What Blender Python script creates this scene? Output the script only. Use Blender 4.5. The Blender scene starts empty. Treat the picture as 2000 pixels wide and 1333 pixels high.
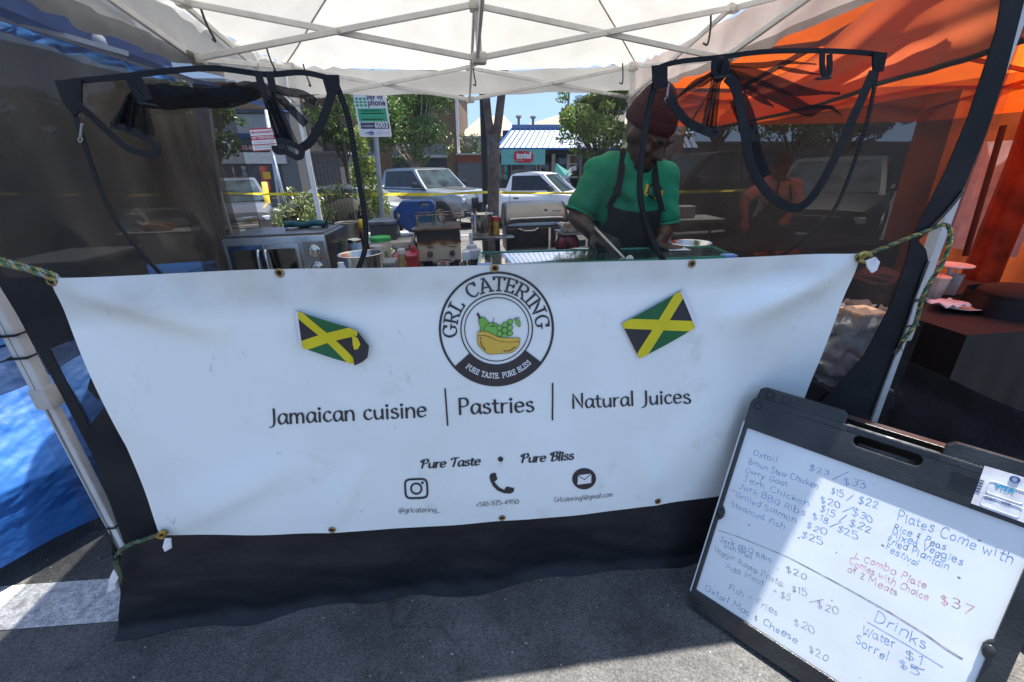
import bpy, bmesh, math, random
from mathutils import Vector as V, Matrix, noise
from mathutils.geometry import tessellate_polygon
random.seed(7)
PI = math.pi
SC = bpy.context.scene
COL = SC.collection
# ------------------------------------------------------------------ camera
FPX, PITCH, ROLL, CAMH = 812.84, 0.391734, -0.028962, 1.6
_f = V((0, math.cos(PITCH), -math.sin(PITCH))); _r = V((1, 0, 0)); _u = V((0, math.sin(PITCH), math.cos(PITCH)))
CR = _r*math.cos(ROLL) + _u*math.sin(ROLL); CU = -_r*math.sin(ROLL) + _u*math.cos(ROLL); CF = _f
CC = V((0, 0, CAMH))
cam = bpy.data.cameras.new('camera'); camo = bpy.data.objects.new('camera', cam); COL.objects.link(camo)
cam.sensor_width = 36; cam.sensor_fit = 'HORIZONTAL'; cam.lens = FPX*36/2000; cam.clip_start = .02; cam.clip_end = 2000
m = Matrix((CR, CU, -CF)).transposed().to_4x4(); m.translation = CC; camo.matrix_world = m
SC.camera = camo
# ------------------------------------------------------------------ sky, sun, exposure
YAW = 0.112007
EU = V((math.cos(YAW), math.sin(YAW), 0)); EN = V((-math.sin(YAW), math.cos(YAW), 0)); OO = V((-1.43835, 1.13551, 0))
sdir = (EU*.20 + EN*.15 + V((0, 0, 1))).normalized()
s_el = math.asin(sdir.z); s_az = math.atan2(sdir.x, sdir.y)
world = bpy.data.worlds.new('World'); SC.world = world; world.use_nodes = True
nt = world.node_tree; bg = nt.nodes['Background']
sky = nt.nodes.new('ShaderNodeTexSky'); sky.sky_type = 'NISHITA'; sky.sun_disc = False
sky.sun_elevation = s_el; sky.sun_rotation = s_az; sky.air_density = 1.1; sky.dust_density = .6; sky.ozone_density = .2
_sc = nt.nodes.new('ShaderNodeTexCoord'); _sa = nt.nodes.new('ShaderNodeVectorMath'); _sa.operation = 'ADD'; _sa.inputs[1].default_value = (0, 0, .32); _sn = nt.nodes.new('ShaderNodeVectorMath'); _sn.operation = 'NORMALIZE'
nt.links.new(_sc.outputs['Generated'], _sa.inputs[0]); nt.links.new(_sa.outputs[0], _sn.inputs[0]); nt.links.new(_sn.outputs[0], sky.inputs[0])
nt.links.new(sky.outputs[0], bg.inputs[0]); bg.inputs[1].default_value = .095
sl = bpy.data.lights.new('sun', 'SUN'); sl.energy = 4.8; sl.angle = math.radians(.53); sl.color = (1, .955, .88)
so = bpy.data.objects.new('sun', sl); COL.objects.link(so); so.rotation_euler = (-sdir).to_track_quat('-Z', 'Y').to_euler(); so.location = (0, 0, 20)
SC.view_settings.view_transform = 'Standard'; SC.view_settings.look = 'None'; SC.view_settings.gamma = 1
SC.view_settings.exposure = 1.75
SC.render.engine = 'CYCLES'
SC.cycles.max_bounces = 10; SC.cycles.transparent_max_bounces = 32; SC.cycles.transmission_bounces = 8; SC.cycles.diffuse_bounces = 5
SC.cycles.use_denoising = True; SC.cycles.sample_clamp_indirect = 8; SC.cycles.caustics_refractive = False; SC.cycles.caustics_reflective = False

# ------------------------------------------------------------------ places
def B(u, v, z): return OO + EU*u + EN*v + V((0, 0, z))
def ray(x, y): return CF + CR*((x-1000)/FPX) - CU*((y-666.5)/FPX)
def pv(x, y, v):
    d = ray(x, y); t = (OO + EN*v - CC).dot(EN)/d.dot(EN); return CC + d*t
def pu(x, y, u):
    d = ray(x, y); t = (OO + EU*u - CC).dot(EU)/d.dot(EU); return CC + d*t
def pz(x, y, z):
    d = ray(x, y); return CC + d*((z-CAMH)/d.z)
def pY(x, y, Y):
    d = ray(x, y); return CC + d*(Y/d.y)
def uvz(P): q = P-OO; return q.dot(EU), q.dot(EN), P.z
def gz(x, y): return -min(.25, max(0, .0167*(y-4)))

# ------------------------------------------------------------------ materials
MATS = {}
def lin(c):
    return tuple(((x/255)/12.92 if x/255 <= .04045 else ((x/255+.055)/1.055)**2.4) for x in c)
def mat(name, col, rough=.6, metal=0, var=.12, scale=8, bump=0, bscale=40, spec=.5, trans=0, transp=0, coat=0, col2=None, sheen=0, grain=None):
    if name in MATS: return MATS[name]
    m = bpy.data.materials.new(name); m.use_nodes = True; n = m.node_tree.nodes; L = m.node_tree.links
    b = n['Principled BSDF']; out = n['Material Output']
    b.inputs['Roughness'].default_value = rough; b.inputs['Metallic'].default_value = metal
    b.inputs['Specular IOR Level'].default_value = spec
    if coat: b.inputs['Coat Weight'].default_value = coat; b.inputs['Coat Roughness'].default_value = .05
    tc = n.new('ShaderNodeTexCoord'); nz = n.new('ShaderNodeTexNoise'); nz.inputs['Scale'].default_value = scale; nz.inputs['Detail'].default_value = 5
    L.new(tc.outputs['Object'], nz.inputs['Vector'])
    cr = n.new('ShaderNodeMix'); cr.data_type = 'RGBA'
    c2 = col2 if col2 else tuple(max(0, c*(1-var*2)) for c in col)
    c1 = col if col2 else tuple(min(1, c*(1+var)) for c in col)
    cr.inputs[6].default_value = (*c1, 1); cr.inputs[7].default_value = (*c2, 1)
    mr = n.new('ShaderNodeMapRange'); mr.inputs[1].default_value = .35; mr.inputs[2].default_value = .7
    L.new(nz.outputs['Fac'], mr.inputs[0]); L.new(mr.outputs[0], cr.inputs[0])
    csock = cr.outputs[2]
    if grain:
        v2 = n.new('ShaderNodeTexVoronoi'); v2.inputs['Scale'].default_value = grain[0]; L.new(tc.outputs['Object'], v2.inputs['Vector'])
        m2 = n.new('ShaderNodeMix'); m2.data_type = 'RGBA'; m2.blend_type = 'MULTIPLY'; m2.inputs[0].default_value = 1
        hs = n.new('ShaderNodeMapRange'); hs.inputs[3].default_value = 1-grain[1]; hs.inputs[4].default_value = 1+grain[1]
        sx = n.new('ShaderNodeSeparateColor'); L.new(v2.outputs['Color'], sx.inputs[0]); L.new(sx.outputs[0], hs.inputs[0])
        L.new(csock, m2.inputs[6]); L.new(hs.outputs[0], m2.inputs[7]); csock = m2.outputs[2]
    L.new(csock, b.inputs['Base Color'])
    if bump:
        nb = n.new('ShaderNodeTexNoise'); nb.inputs['Scale'].default_value = bscale; nb.inputs['Detail'].default_value = 4
        L.new(tc.outputs['Object'], nb.inputs['Vector'])
        bp = n.new('ShaderNodeBump'); bp.inputs['Strength'].default_value = min(1, bump); bp.inputs['Distance'].default_value = .02
        L.new(nb.outputs['Fac'], bp.inputs['Height']); L.new(bp.outputs[0], b.inputs['Normal'])
    sh = b.outputs[0]
    if trans:
        t = n.new('ShaderNodeBsdfTranslucent'); L.new(csock, t.inputs[0])
        mx = n.new('ShaderNodeMixShader'); mx.inputs[0].default_value = trans; L.new(sh, mx.inputs[1]); L.new(t.outputs[0], mx.inputs[2]); sh = mx.outputs[0]
        if bump: L.new(bp.outputs[0], t.inputs['Normal'])
    if transp:
        t = n.new('ShaderNodeBsdfTransparent')
        mx = n.new('ShaderNodeMixShader'); mx.inputs[0].default_value = transp; L.new(sh, mx.inputs[1]); L.new(t.outputs[0], mx.inputs[2]); sh = mx.outputs[0]
    L.new(sh, out.inputs[0])
    MATS[name] = m; return m
def glassmat(name, col, rough=.02, ior=1.45):
    m = bpy.data.materials.new(name); m.use_nodes = True; b = m.node_tree.nodes['Principled BSDF']
    b.inputs['Base Color'].default_value = (*col, 1); b.inputs['Roughness'].default_value = rough; b.inputs['Transmission Weight'].default_value = 1; b.inputs['IOR'].default_value = ior
    return m

# ------------------------------------------------------------------ mesh builder
def wm(o):
    return (wm(o.parent) @ o.matrix_basis) if o.parent else o.matrix_basis.copy()
class MB:
    def __init__(s): s.v = []; s.f = []; s.mi = []; s.cur = 0
    def add(s, vs, fs):
        o = len(s.v); s.v += [V(p) for p in vs]; s.f += [tuple(i+o for i in f) for f in fs]; s.mi += [s.cur]*len(fs); return s
    def box(s, c, size, ax=None):
        c = V(c); X, Y, Z = ax if ax else (V((1, 0, 0)), V((0, 1, 0)), V((0, 0, 1)))
        hx, hy, hz = [d/2 for d in size]
        vs = [c+X*(a*hx)+Y*(b*hy)+Z*(d*hz) for a in (-1, 1) for b in (-1, 1) for d in (-1, 1)]
        return s.add(vs, [(0, 1, 3, 2), (4, 6, 7, 5), (0, 4, 5, 1), (2, 3, 7, 6), (0, 2, 6, 4), (1, 5, 7, 3)])
    def bbox(s, c, size, ax=None, b=.01, seg=2):
        # box with rounded vertical-profile edges via bmesh bevel
        bm = bmesh.new(); t = MB().box((0, 0, 0), size); vs = [bm.verts.new(p) for p in t.v]; [bm.faces.new([vs[i] for i in f]) for f in t.f]
        bmesh.ops.bevel(bm, geom=bm.edges[:], offset=b, segments=seg, affect='EDGES', profile=.6)
        c = V(c); X, Y, Z = ax if ax else (V((1, 0, 0)), V((0, 1, 0)), V((0, 0, 1)))
        bm.verts.index_update()
        s.add([c+X*p.co.x+Y*p.co.y+Z*p.co.z for p in bm.verts], [tuple(q.index for q in f.verts) for f in bm.faces]); bm.free(); return s
    def bar(s, p, q, w, h=None, up=V((0, 0, 1))):
        p = V(p); q = V(q); d = (q-p); L = d.length; d.normalize(); h = h or w
        x = d.cross(up)
        if x.length < 1e-4: x = d.cross(V((0, 1, 0)))
        x.normalize(); y = x.cross(d)
        return s.box((p+q)/2, (L, w, h), (d, x, y))
    def tube(s, pts, r, n=8, cap=True, closed=False):
        pts = [V(p) for p in pts]; N = len(pts); rs = r if isinstance(r, (list, tuple)) else [r]*N
        prev = None; rings = []
        for i in range(N):
            t = (pts[(i+1) % N] - pts[i-1]) if closed else (pts[min(i+1, N-1)]-pts[max(i-1, 0)])
            if t.length < 1e-9: t = V((0, 0, 1))
            t.normalize()
            if prev is None:
                a = t.cross(V((0, 0, 1)));
                if a.length < .05: a = t.cross(V((1, 0, 0)))
            else:
                a = prev - t*prev.dot(t)
                if a.length < 1e-5: a = t.cross(V((1, 0, 0)))
            a.normalize(); prev = a; b = t.cross(a)
            rings.append([pts[i]+(a*math.cos(2*PI*k/n)+b*math.sin(2*PI*k/n))*rs[i] for k in range(n)])
        vs = [p for rg in rings for p in rg]; fs = []
        for i in range(N if closed else N-1):
            j = (i+1) % N
            for k in range(n): fs.append((i*n+k, i*n+(k+1) % n, j*n+(k+1) % n, j*n+k))
        if cap and not closed: fs.append(tuple(range(n-1, -1, -1))); fs.append(tuple((N-1)*n+k for k in range(n)))
        return s.add(vs, fs)
    def lathe(s, c, prof, n=20, ax=None, cap=True):
        c = V(c); X, Y, Z = ax if ax else (V((1, 0, 0)), V((0, 1, 0)), V((0, 0, 1)))
        vs = []; fs = []; N = len(prof)
        for r, z in prof:
            for k in range(n): a = 2*PI*k/n; vs.append(c+X*(r*math.cos(a))+Y*(r*math.sin(a))+Z*z)
        for i in range(N-1):
            for k in range(n): fs.append((i*n+k, i*n+(k+1) % n, (i+1)*n+(k+1) % n, (i+1)*n+k))
        if cap: fs.append(tuple(range(n-1, -1, -1))); fs.append(tuple((N-1)*n+k for k in range(n)))
        return s.add(vs, fs)
    def ell(s, c, r, ax=None, n=16, m=10):
        prof = [(max(1e-4, math.sin(PI*i/m)), -math.cos(PI*i/m)) for i in range(m+1)]
        c = V(c); X, Y, Z = ax if ax else (V((1, 0, 0)), V((0, 1, 0)), V((0, 0, 1)))
        return s.lathe(c, prof, n, (X*r[0], Y*r[1], Z*r[2]))
    def caps(s, p, q, r0, r1, n=12):
        p = V(p); q = V(q); d = q-p; L = d.length; d.normalize(); a = d.cross(V((0, 0, 1)))
        if a.length < .05: a = d.cross(V((1, 0, 0)))
        a.normalize(); b = d.cross(a)
        prof = [(max(1e-4, r0*math.sin(t)), -r0*math.cos(t)) for t in [i*PI/10 for i in range(6)]] + [(max(1e-4, r1*math.cos(t)), L+r1*math.sin(t)) for t in [i*PI/10 for i in range(6)]]
        return s.lathe(p, prof, n, (a, b, d))
    def grid(s, fn, nu, nv):
        vs = [fn(i/nu, j/nv) for j in range(nv+1) for i in range(nu+1)]; w = nu+1
        return s.add(vs, [(j*w+i, j*w+i+1, (j+1)*w+i+1, (j+1)*w+i) for j in range(nv) for i in range(nu)])
    def ribbon(s, pts, wv):
        # pts: centre line, wv: half-width vector (or list)
        pts = [V(p) for p in pts]; n = len(pts); W = wv if isinstance(wv, list) else [V(wv)]*n
        vs = []
        for p, w in zip(pts, W): vs += [p-w, p+w]
        return s.add(vs, [(2*i, 2*i+1, 2*i+3, 2*i+2) for i in range(n-1)])
    def poly(s, pts, holes=()):
        loops = [[V(p) for p in pts]]+[[V(p) for p in h] for h in holes]
        flat = [p for l in loops for p in l]; return s.add(flat, tessellate_polygon(loops))
    def prism(s, pts, d):
        pts = [V(p) for p in pts]; d = V(d); n = len(pts); tri = tessellate_polygon([pts])
        fs = [tuple(t) for t in tri]+[tuple(i+n for i in reversed(t)) for t in tri]+[(i, (i+1) % n, (i+1) % n+n, i+n) for i in range(n)]
        return s.add(pts+[p+d for p in pts], fs)
    def build(s, name, m, parent=None, smooth=False, bevel=0, solid=0, remesh=0, sub=0, lsm=0, auto=0):
        me = bpy.data.meshes.new(name)
        off = wm(parent).inverted() if parent is not None else None
        vs = [tuple(off @ p) for p in s.v] if parent is not None else [tuple(p) for p in s.v]
        me.from_pydata(vs, [], s.f); me.update()
        bm = bmesh.new(); bm.from_mesh(me); bmesh.ops.recalc_face_normals(bm, faces=bm.faces); bm.to_mesh(me); bm.free()
        ms = m if isinstance(m, (list, tuple)) else [m]
        for k in ms: me.materials.append(k)
        if len(ms) > 1:
            me.polygons.foreach_set('material_index', s.mi)
        if smooth: me.polygons.foreach_set('use_smooth', [True]*len(me.polygons))
        o = bpy.data.objects.new(name, me); COL.objects.link(o)
        if parent is not None: o.parent = parent
        mods = []
        if remesh:
            q = o.modifiers.new('r', 'REMESH'); q.mode = 'VOXEL'; q.voxel_size = remesh; q.use_smooth_shade = True; mods.append(q)
            q = o.modifiers.new('s', 'SMOOTH'); q.iterations = lsm or 4; q.factor = .5; mods.append(q)
        if solid: q = o.modifiers.new('so', 'SOLIDIFY'); q.thickness = solid; q.offset = 0; mods.append(q)
        if bevel: q = o.modifiers.new('b', 'BEVEL'); q.width = bevel; q.segments = 2; q.limit_method = 'ANGLE'; q.angle_limit = .6; mods.append(q)
        if sub: q = o.modifiers.new('su', 'SUBSURF'); q.levels = sub; q.render_levels = sub; mods.append(q)
        if mods:
            dg = bpy.context.evaluated_depsgraph_get(); ev = o.evaluated_get(dg); nm = bpy.data.meshes.new_from_object(ev)
            o.modifiers.clear(); o.data = nm; nm.name = name; bpy.data.meshes.remove(me); me = nm
        if auto:
            me.polygons.foreach_set('use_smooth', [True]*len(me.polygons))
            try: me.set_sharp_from_angle(angle=auto)
            except Exception: pass
        return o
def wrap(o, label, cat, group=None, kind=None):
    if label: o['label'] = label
    if cat: o['category'] = cat
    if group: o['group'] = group
    if kind: o['kind'] = kind
    return o
def thing(name, label, cat, loc=(0, 0, 0), group=None, rz=0):
    o = bpy.data.objects.new(name, None); COL.objects.link(o); o.empty_display_size = .1
    o.location = loc; o.rotation_euler = (0, 0, rz); o.matrix_world = Matrix.Translation(V(loc)) @ Matrix.Rotation(rz, 4, 'Z')
    return wrap(o, label, cat, group)
def copy_tree(o, parent=None):
    c = o.copy(); COL.objects.link(c); c.parent = parent
    for ch in list(o.children): copy_tree(ch, c)
    return c
def smooth_pts(P, n=6, closed=False):
    P = [V(p) for p in P]; N = len(P); out = []
    for i in range(N if closed else N-1):
        a = P[i-1] if (i or closed) else P[0]*2-P[1]; b = P[i]; c = P[(i+1) % N]
        d = P[(i+2) % N] if (closed or i+2 < N) else c*2-b
        for k in range(n):
            t = k/n; out.append(.5*((2*b)+(c-a)*t+(2*a-5*b+4*c-d)*t*t+(3*b-a-3*c+d)*t**3))
    if not closed: out.append(P[-1])
    return out

# ------------------------------------------------------------------ lettering: stroke glyphs (cap height 100)
GL = {
'a': (58, '~50,50 36,62 18,58 6,36 10,10 24,0 40,12 50,34;~51,61 50,30 51,10 58,1'), 'b': (58, '8,100 8,2;~8,40 24,62 44,56 52,32 44,8 24,0 8,14'),
'c': (50, '~46,50 32,62 14,54 6,30 14,8 32,0 48,10'), 'd': (60, '~50,46 34,62 14,54 6,28 16,4 34,2 50,22;51,100 51,0'),
'e': (54, '~8,34 28,34 48,36 44,54 28,62 12,54 6,32 12,8 30,0 48,10'), 'f': (38, '~42,94 30,100 20,88 18,60 18,0;2,60 36,60'),
'g': (58, '~50,48 34,62 14,54 6,30 16,6 34,6 50,26;~51,60 52,10 50,-16 36,-30 16,-27 8,-18'), 'h': (58, '8,100 8,0;~8,38 24,60 42,58 50,40 50,0'),
'i': (22, '11,60 11,0;o11,82'), 'k': (52, '8,100 8,0;46,60 10,26;22,38 48,0'), 'l': (22, '11,100 11,0'),
'm': (88, '8,60 8,0;~8,38 22,60 38,56 43,38 43,0;~43,38 58,60 73,56 78,38 78,0'), 'n': (58, '8,60 8,0;~8,38 24,60 42,58 50,40 50,0'),
'o': (58, '~29,62 10,52 6,30 14,6 29,0 46,8 52,32 44,56 29,62'), 'p': (58, '8,60 8,-30;~8,40 24,62 44,56 52,32 44,8 24,0 8,16'),
'r': (40, '8,60 8,0;~8,36 20,56 38,60'), 's': (46, '~40,52 26,62 10,54 12,40 30,32 42,20 36,4 20,0 6,8'),
't': (38, '~16,86 16,30 20,6 36,2;2,60 34,60'), 'u': (60, '~8,60 8,24 16,3 32,2 50,22;51,60 51,0'), 'v': (50, '4,60 25,0 46,60'),
'w': (76, '4,60 20,0 38,50 56,0 72,60'), 'x': (50, '4,60 46,0;46,60 4,0'), 'y': (52, '4,60 27,4;48,60 16,-30'),
'A': (72, '4,0 36,100 68,0;16,34 56,34'), 'B': (62, '8,0 8,100;~8,100 38,98 47,78 38,56 8,54;~8,54 46,50 56,28 44,4 8,0'),
'C': (66, '~60,84 42,100 18,90 6,52 16,12 40,0 62,14'), 'D': (70, '8,0 8,100;~8,100 40,94 62,66 60,30 40,6 8,0'),
'E': (56, '50,100 8,100 8,0 50,0;8,52 42,52'), 'F': (52, '50,100 8,100 8,0;8,54 42,54'),
'G': (72, '~62,84 44,100 20,92 6,54 16,12 42,0 62,12;62,12 62,44'), 'I': (26, '13,0 13,100'), 'J': (42, '~30,100 30,20 22,-10 4,-18'),
'L': (54, '8,100 8,0 50,0'), 'M': (86, '8,0 10,100 42,30 74,100 76,0'), 'N': (74, '8,0 8,100 64,0 64,100'),
'O': (76, '~38,100 14,86 6,50 16,12 38,0 62,12 70,50 60,88 38,100'), 'P': (58, '8,0 8,100;~8,100 40,98 52,76 42,52 8,46'),
'Q': (78, '~38,100 14,86 6,50 16,12 38,0 62,12 70,50 60,88 38,100;44,26 76,-8'), 'R': (66, '8,0 8,100;~8,100 40,98 52,76 42,54 8,48;28,48 60,0'),
'S': (54, '~48,86 30,100 12,90 10,70 28,54 46,40 48,16 28,0 6,12'), 'T': (60, '30,0 30,100;2,100 58,100'), 'U': (68, '~8,100 8,30 18,4 34,0 52,6 60,30 60,100'),
'V': (64, '4,100 32,0 60,100'), 'W': (96, '4,100 24,0 48,84 72,0 92,100'),
'0': (60, '~30,100 12,86 6,50 14,12 30,0 46,12 54,50 46,88 30,100'), '1': (30, '4,80 18,100 18,0'), '2': (54, '~8,80 26,100 46,86 42,60 8,0;8,0 50,0'),
'3': (52, '~8,92 28,100 44,84 36,58 18,54;~18,54 42,50 48,24 30,0 6,8'), '4': (58, '42,0 42,100 4,30 56,30'), '5': (52, '46,100 12,100 10,58;~10,58 32,64 48,40 42,10 22,0 4,8'),
'7': (50, '4,100 48,100 20,0'), '8': (52, '~26,54 10,72 14,94 26,100 40,94 44,72 26,54 6,30 10,6 26,0 42,6 47,30 26,54'), '9': (54, '~46,66 32,50 12,58 6,80 18,98 38,96 47,76 44,30 28,0'),
'$': (54, '~46,84 28,96 12,88 12,70 28,54 44,40 46,18 28,4 8,14;28,112 28,-12'), '/': (44, '2,-8 42,108'), '&': (44, '~36,64 12,54 28,36 10,22 36,10;24,78 22,-8'),
'+': (52, '6,40 46,40;26,62 26,18'), '.': (20, 'o10,3'), '-': (36, '4,34 32,34'), '_': (56, '2,-10 54,-10'), '*': (40, '20,90 20,40;2,78 38,52;38,78 2,52'), "'": (16, '8,96 8,76'),
'@': (96, '~64,52 50,60 36,50 32,30 42,16 56,22 64,44;~66,56 63,28 72,16 86,26 90,50 76,80 48,88 20,74 8,40 20,4 50,-10 74,-4'), ' ': (34, ''),
}
SERIF = {'R': '-4,0 22,0;-4,100 10,100;48,0 74,0', 'L': '-4,100 24,100;-4,0 8,0;50,0 50,22', 'C': '60,72 60,98', 'A': '-8,0 18,0;54,0 82,0;24,100 37,100', 'T': '16,0 46,0;2,100 2,82;58,100 58,82',
 'E': '-4,100 8,100;-4,0 8,0;50,100 50,80;50,0 50,20;42,62 42,42', 'I': '-3,0 29,0;-3,100 29,100', 'N': '-5,0 22,0;-7,100 10,100;50,100 78,100', 'G': '48,44 76,44;62,74 62,98', 'P': '-4,0 24,0;-4,100 8,100',
 'U': '-5,100 22,100;46,100 74,100', 'S': '47,76 47,98;8,2 8,24', 'B': '-4,0 8,0;-4,100 8,100'}
def parse(st):
    out = []
    for s in st.split(';'):
        s = s.strip()
        if not s: continue
        k = 'l'
        if s[0] in '~o': k = s[0]; s = s[1:]
        pts = [tuple(float(a) for a in p.split(',')) for p in s.split()]
        if k == '~': pts = [(p.x, p.y) for p in smooth_pts([(a, b, 0) for a, b in pts], 5)]
        out.append((k, pts))
    return out
def strokes(text, serif=False, slant=0, track=6, jit=0, over=None):
    """-> list of (kind, pts) in units of cap height, total width"""
    x = 0; out = []
    for ch in text:
        w, st = (over or {}).get(ch, GL.get(ch, GL[' ']))
        dy = random.uniform(-jit, jit); rot = random.uniform(-jit, jit)*.012; sc = 1+random.uniform(-jit, jit)*.012
        g = parse(st) + (parse(SERIF.get(ch, '')) if serif else [])
        for k, pts in g:
            out.append((k, [((x+(a*sc+b*slant-b*rot))/100, (b*sc+dy)/100) for a, b in pts], ch))
        x += w*sc+track
    return out, (x-track)/100
def pen(mb, st, mapf, hw, nib=None, lift=.0, dl=.00004, sub=1):
    """lay flat ribbons for strokes. mapf(x, y, lift)->world; hw half width in glyph units; nib=(angle, min ratio)"""
    for idx, (k, pts, ch) in enumerate(st):
        lf = lift+dl*(idx % 7)
        if k == 'o' or len(pts) == 1:
            a, b = pts[0]; r = hw*1.35
            vs = [mapf(a+r*math.cos(2*PI*i/10), b+r*math.sin(2*PI*i/10), lf) for i in range(10)]; mb.add(vs, [tuple(range(10))]); continue
        if sub > 1:
            q = []
            for i in range(len(pts)-1):
                for j in range(sub): t = j/sub; q.append((pts[i][0]*(1-t)+pts[i+1][0]*t, pts[i][1]*(1-t)+pts[i+1][1]*t))
            q.append(pts[-1]); pts = q
        n = len(pts); L = []
        for i in range(n):
            a = pts[max(0, i-1)]; c = pts[min(n-1, i+1)]; b = pts[i]
            d1 = (b[0]-a[0], b[1]-a[1]); d2 = (c[0]-b[0], c[1]-b[1])
            l1 = math.hypot(*d1); l2 = math.hypot(*d2)
            if l1 > 1e-6 and l2 > 1e-6:
                tx, ty = d1[0]/l1+d2[0]/l2, d1[1]/l1+d2[1]/l2
            else: tx, ty = (d1 if l1 > l2 else d2)
            l = math.hypot(tx, ty) or 1; tx /= l; ty /= l
            mit = 1
            if l1 > 1e-6 and l2 > 1e-6:
                cs = max(.45, abs(-ty*(-d1[1]/l1)+tx*(d1[0]/l1))); mit = 1/cs
            w = hw*mit
            if nib: w *= nib[1]+(1-nib[1])*abs(math.sin(math.atan2(ty, tx)-nib[0]))
            ex = 0
            if i == 0 and not (k == '~' and len(pts) > 30): ex = -hw*.6
            if i == n-1: ex = hw*.6
            L.append((b[0]+tx*ex-ty*w, b[1]+ty*ex+tx*w, b[0]+tx*ex+ty*w, b[1]+ty*ex-tx*w))
        vs = []
        for x0, y0, x1, y1 in L: vs += [mapf(x0, y0, lf), mapf(x1, y1, lf)]
        mb.add(vs, [(2*i, 2*i+1, 2*i+3, 2*i+2) for i in range(n-1)])
def btext(body, bold=0):
    """built-in font -> (verts2d, faces), width; cap height about .72 of size 1"""
    cu = bpy.data.curves.new('t', 'FONT'); cu.body = body; cu.size = 1; cu.offset = bold; cu.resolution_u = 3
    o = bpy.data.objects.new('t', cu); COL.objects.link(o)
    dg = bpy.context.evaluated_depsgraph_get(); me = bpy.data.meshes.new_from_object(o.evaluated_get(dg))
    vs = [(p.co.x, p.co.y) for p in me.vertices]; fs = [tuple(f.vertices) for f in me.polygons]
    bpy.data.objects.remove(o); bpy.data.curves.remove(cu); bpy.data.meshes.remove(me)
    x0 = min(a for a, b in vs); x1 = max(a for a, b in vs); y0 = min(b for a, b in vs); y1 = max(b for a, b in vs)
    return [(a-x0, b) for a, b in vs], fs, x1-x0, (y0, y1)
def flat_text(mb, body, o, ex, ey, width, bold=0, sy=1):
    """built-in lettering on a plane: o = baseline start, ex, ey unit vectors"""
    vs, fs, w, _ = btext(body, bold); k = width/w; o = V(o)
    mb.add([o+ex*(a*k)+ey*(b*k*sy) for a, b in vs], fs)
# ================================================================== GROUND
M_asph = mat('asphalt', (.135, .131, .124), .9, var=.3, scale=1.1, bump=.7, bscale=140, col2=(.085, .084, .083), grain=(170, .32), spec=.3)
_n = M_asph.node_tree.nodes; _l = M_asph.node_tree.links; _b = _n['Principled BSDF']; _old = _b.inputs['Base Color'].links[0].from_socket
_tc = _n.new('ShaderNodeTexCoord'); _w = _n.new('ShaderNodeTexNoise'); _w.inputs['Scale'].default_value = 2.2; _w.inputs['Detail'].default_value = 3; _l.new(_tc.outputs['Object'], _w.inputs['Vector'])
_mv = _n.new('ShaderNodeVectorMath'); _mv.operation = 'MULTIPLY_ADD'; _mv.inputs[1].default_value = (.5, .5, .5); _l.new(_w.outputs['Color'], _mv.inputs[0]); _l.new(_tc.outputs['Object'], _mv.inputs[2])
_vo = _n.new('ShaderNodeTexVoronoi'); _vo.feature = 'DISTANCE_TO_EDGE'; _vo.inputs['Scale'].default_value = .75; _l.new(_mv.outputs[0], _vo.inputs['Vector'])
_r1 = _n.new('ShaderNodeMapRange'); _r1.inputs[1].default_value = .0; _r1.inputs[2].default_value = .006; _r1.inputs[3].default_value = .72; _r1.inputs[4].default_value = 1; _l.new(_vo.outputs['Distance'], _r1.inputs[0])
_s = _n.new('ShaderNodeTexNoise'); _s.inputs['Scale'].default_value = 3.1; _s.inputs['Detail'].default_value = 7; _s.inputs['Roughness'].default_value = .7; _l.new(_tc.outputs['Object'], _s.inputs['Vector'])
_r2 = _n.new('ShaderNodeMapRange'); _r2.inputs[1].default_value = .42; _r2.inputs[2].default_value = .68; _r2.inputs[3].default_value = 1.12; _r2.inputs[4].default_value = .55; _l.new(_s.outputs['Fac'], _r2.inputs[0])
_m1 = _n.new('ShaderNodeMath'); _m1.operation = 'MULTIPLY'; _l.new(_r1.outputs[0], _m1.inputs[0]); _l.new(_r2.outputs[0], _m1.inputs[1])
_mx = _n.new('ShaderNodeMix'); _mx.data_type = 'RGBA'; _mx.blend_type = 'MULTIPLY'; _mx.inputs[0].default_value = 1; _l.new(_old, _mx.inputs[6]); _l.new(_m1.outputs[0], _mx.inputs[7]); _l.new(_mx.outputs[2], _b.inputs['Base Color'])
M_paint = mat('road_paint', (.62, .62, .6), .8, var=.25, scale=30, bump=.6, bscale=150, col2=(.32, .32, .32), grain=(200, .3))
xs = sorted(set([-260, -120, -60, -30] + [i for i in range(-20, 21, 2)] + [30, 60, 120, 260])); ys = sorted(set([-60, -20, -8] + [i*.5 for i in range(-4, 44)] + [24, 30, 50, 100, 200, 400]))
g = MB(); w = len(xs)
g.add([V((x, y, gz(x, y))) for y in ys for x in xs], [(j*w+i, j*w+i+1, (j+1)*w+i+1, (j+1)*w+i) for j in range(len(ys)-1) for i in range(w-1)])
wrap(g.build('ground', M_asph, smooth=True), 'grey asphalt of the street market lot', None, kind='structure')
def stripe(a, b, wd, n=12, z=.004):
    a = V(a); b = V(b); d = (b-a).normalized(); s = V((-d.y, d.x, 0))*wd/2; k = MB()
    k.grid(lambda u, t: (lambda p: V((p.x, p.y, gz(p.x, p.y)+z)))(a.lerp(b, u)+s*(2*t-1)), n, 1); return k
wrap(stripe((-3.9, 1.09, 0), (-1.2, 1.225, 0), .2).build('painted_line', M_paint), 'worn white parking line', None, kind='structure')
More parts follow.
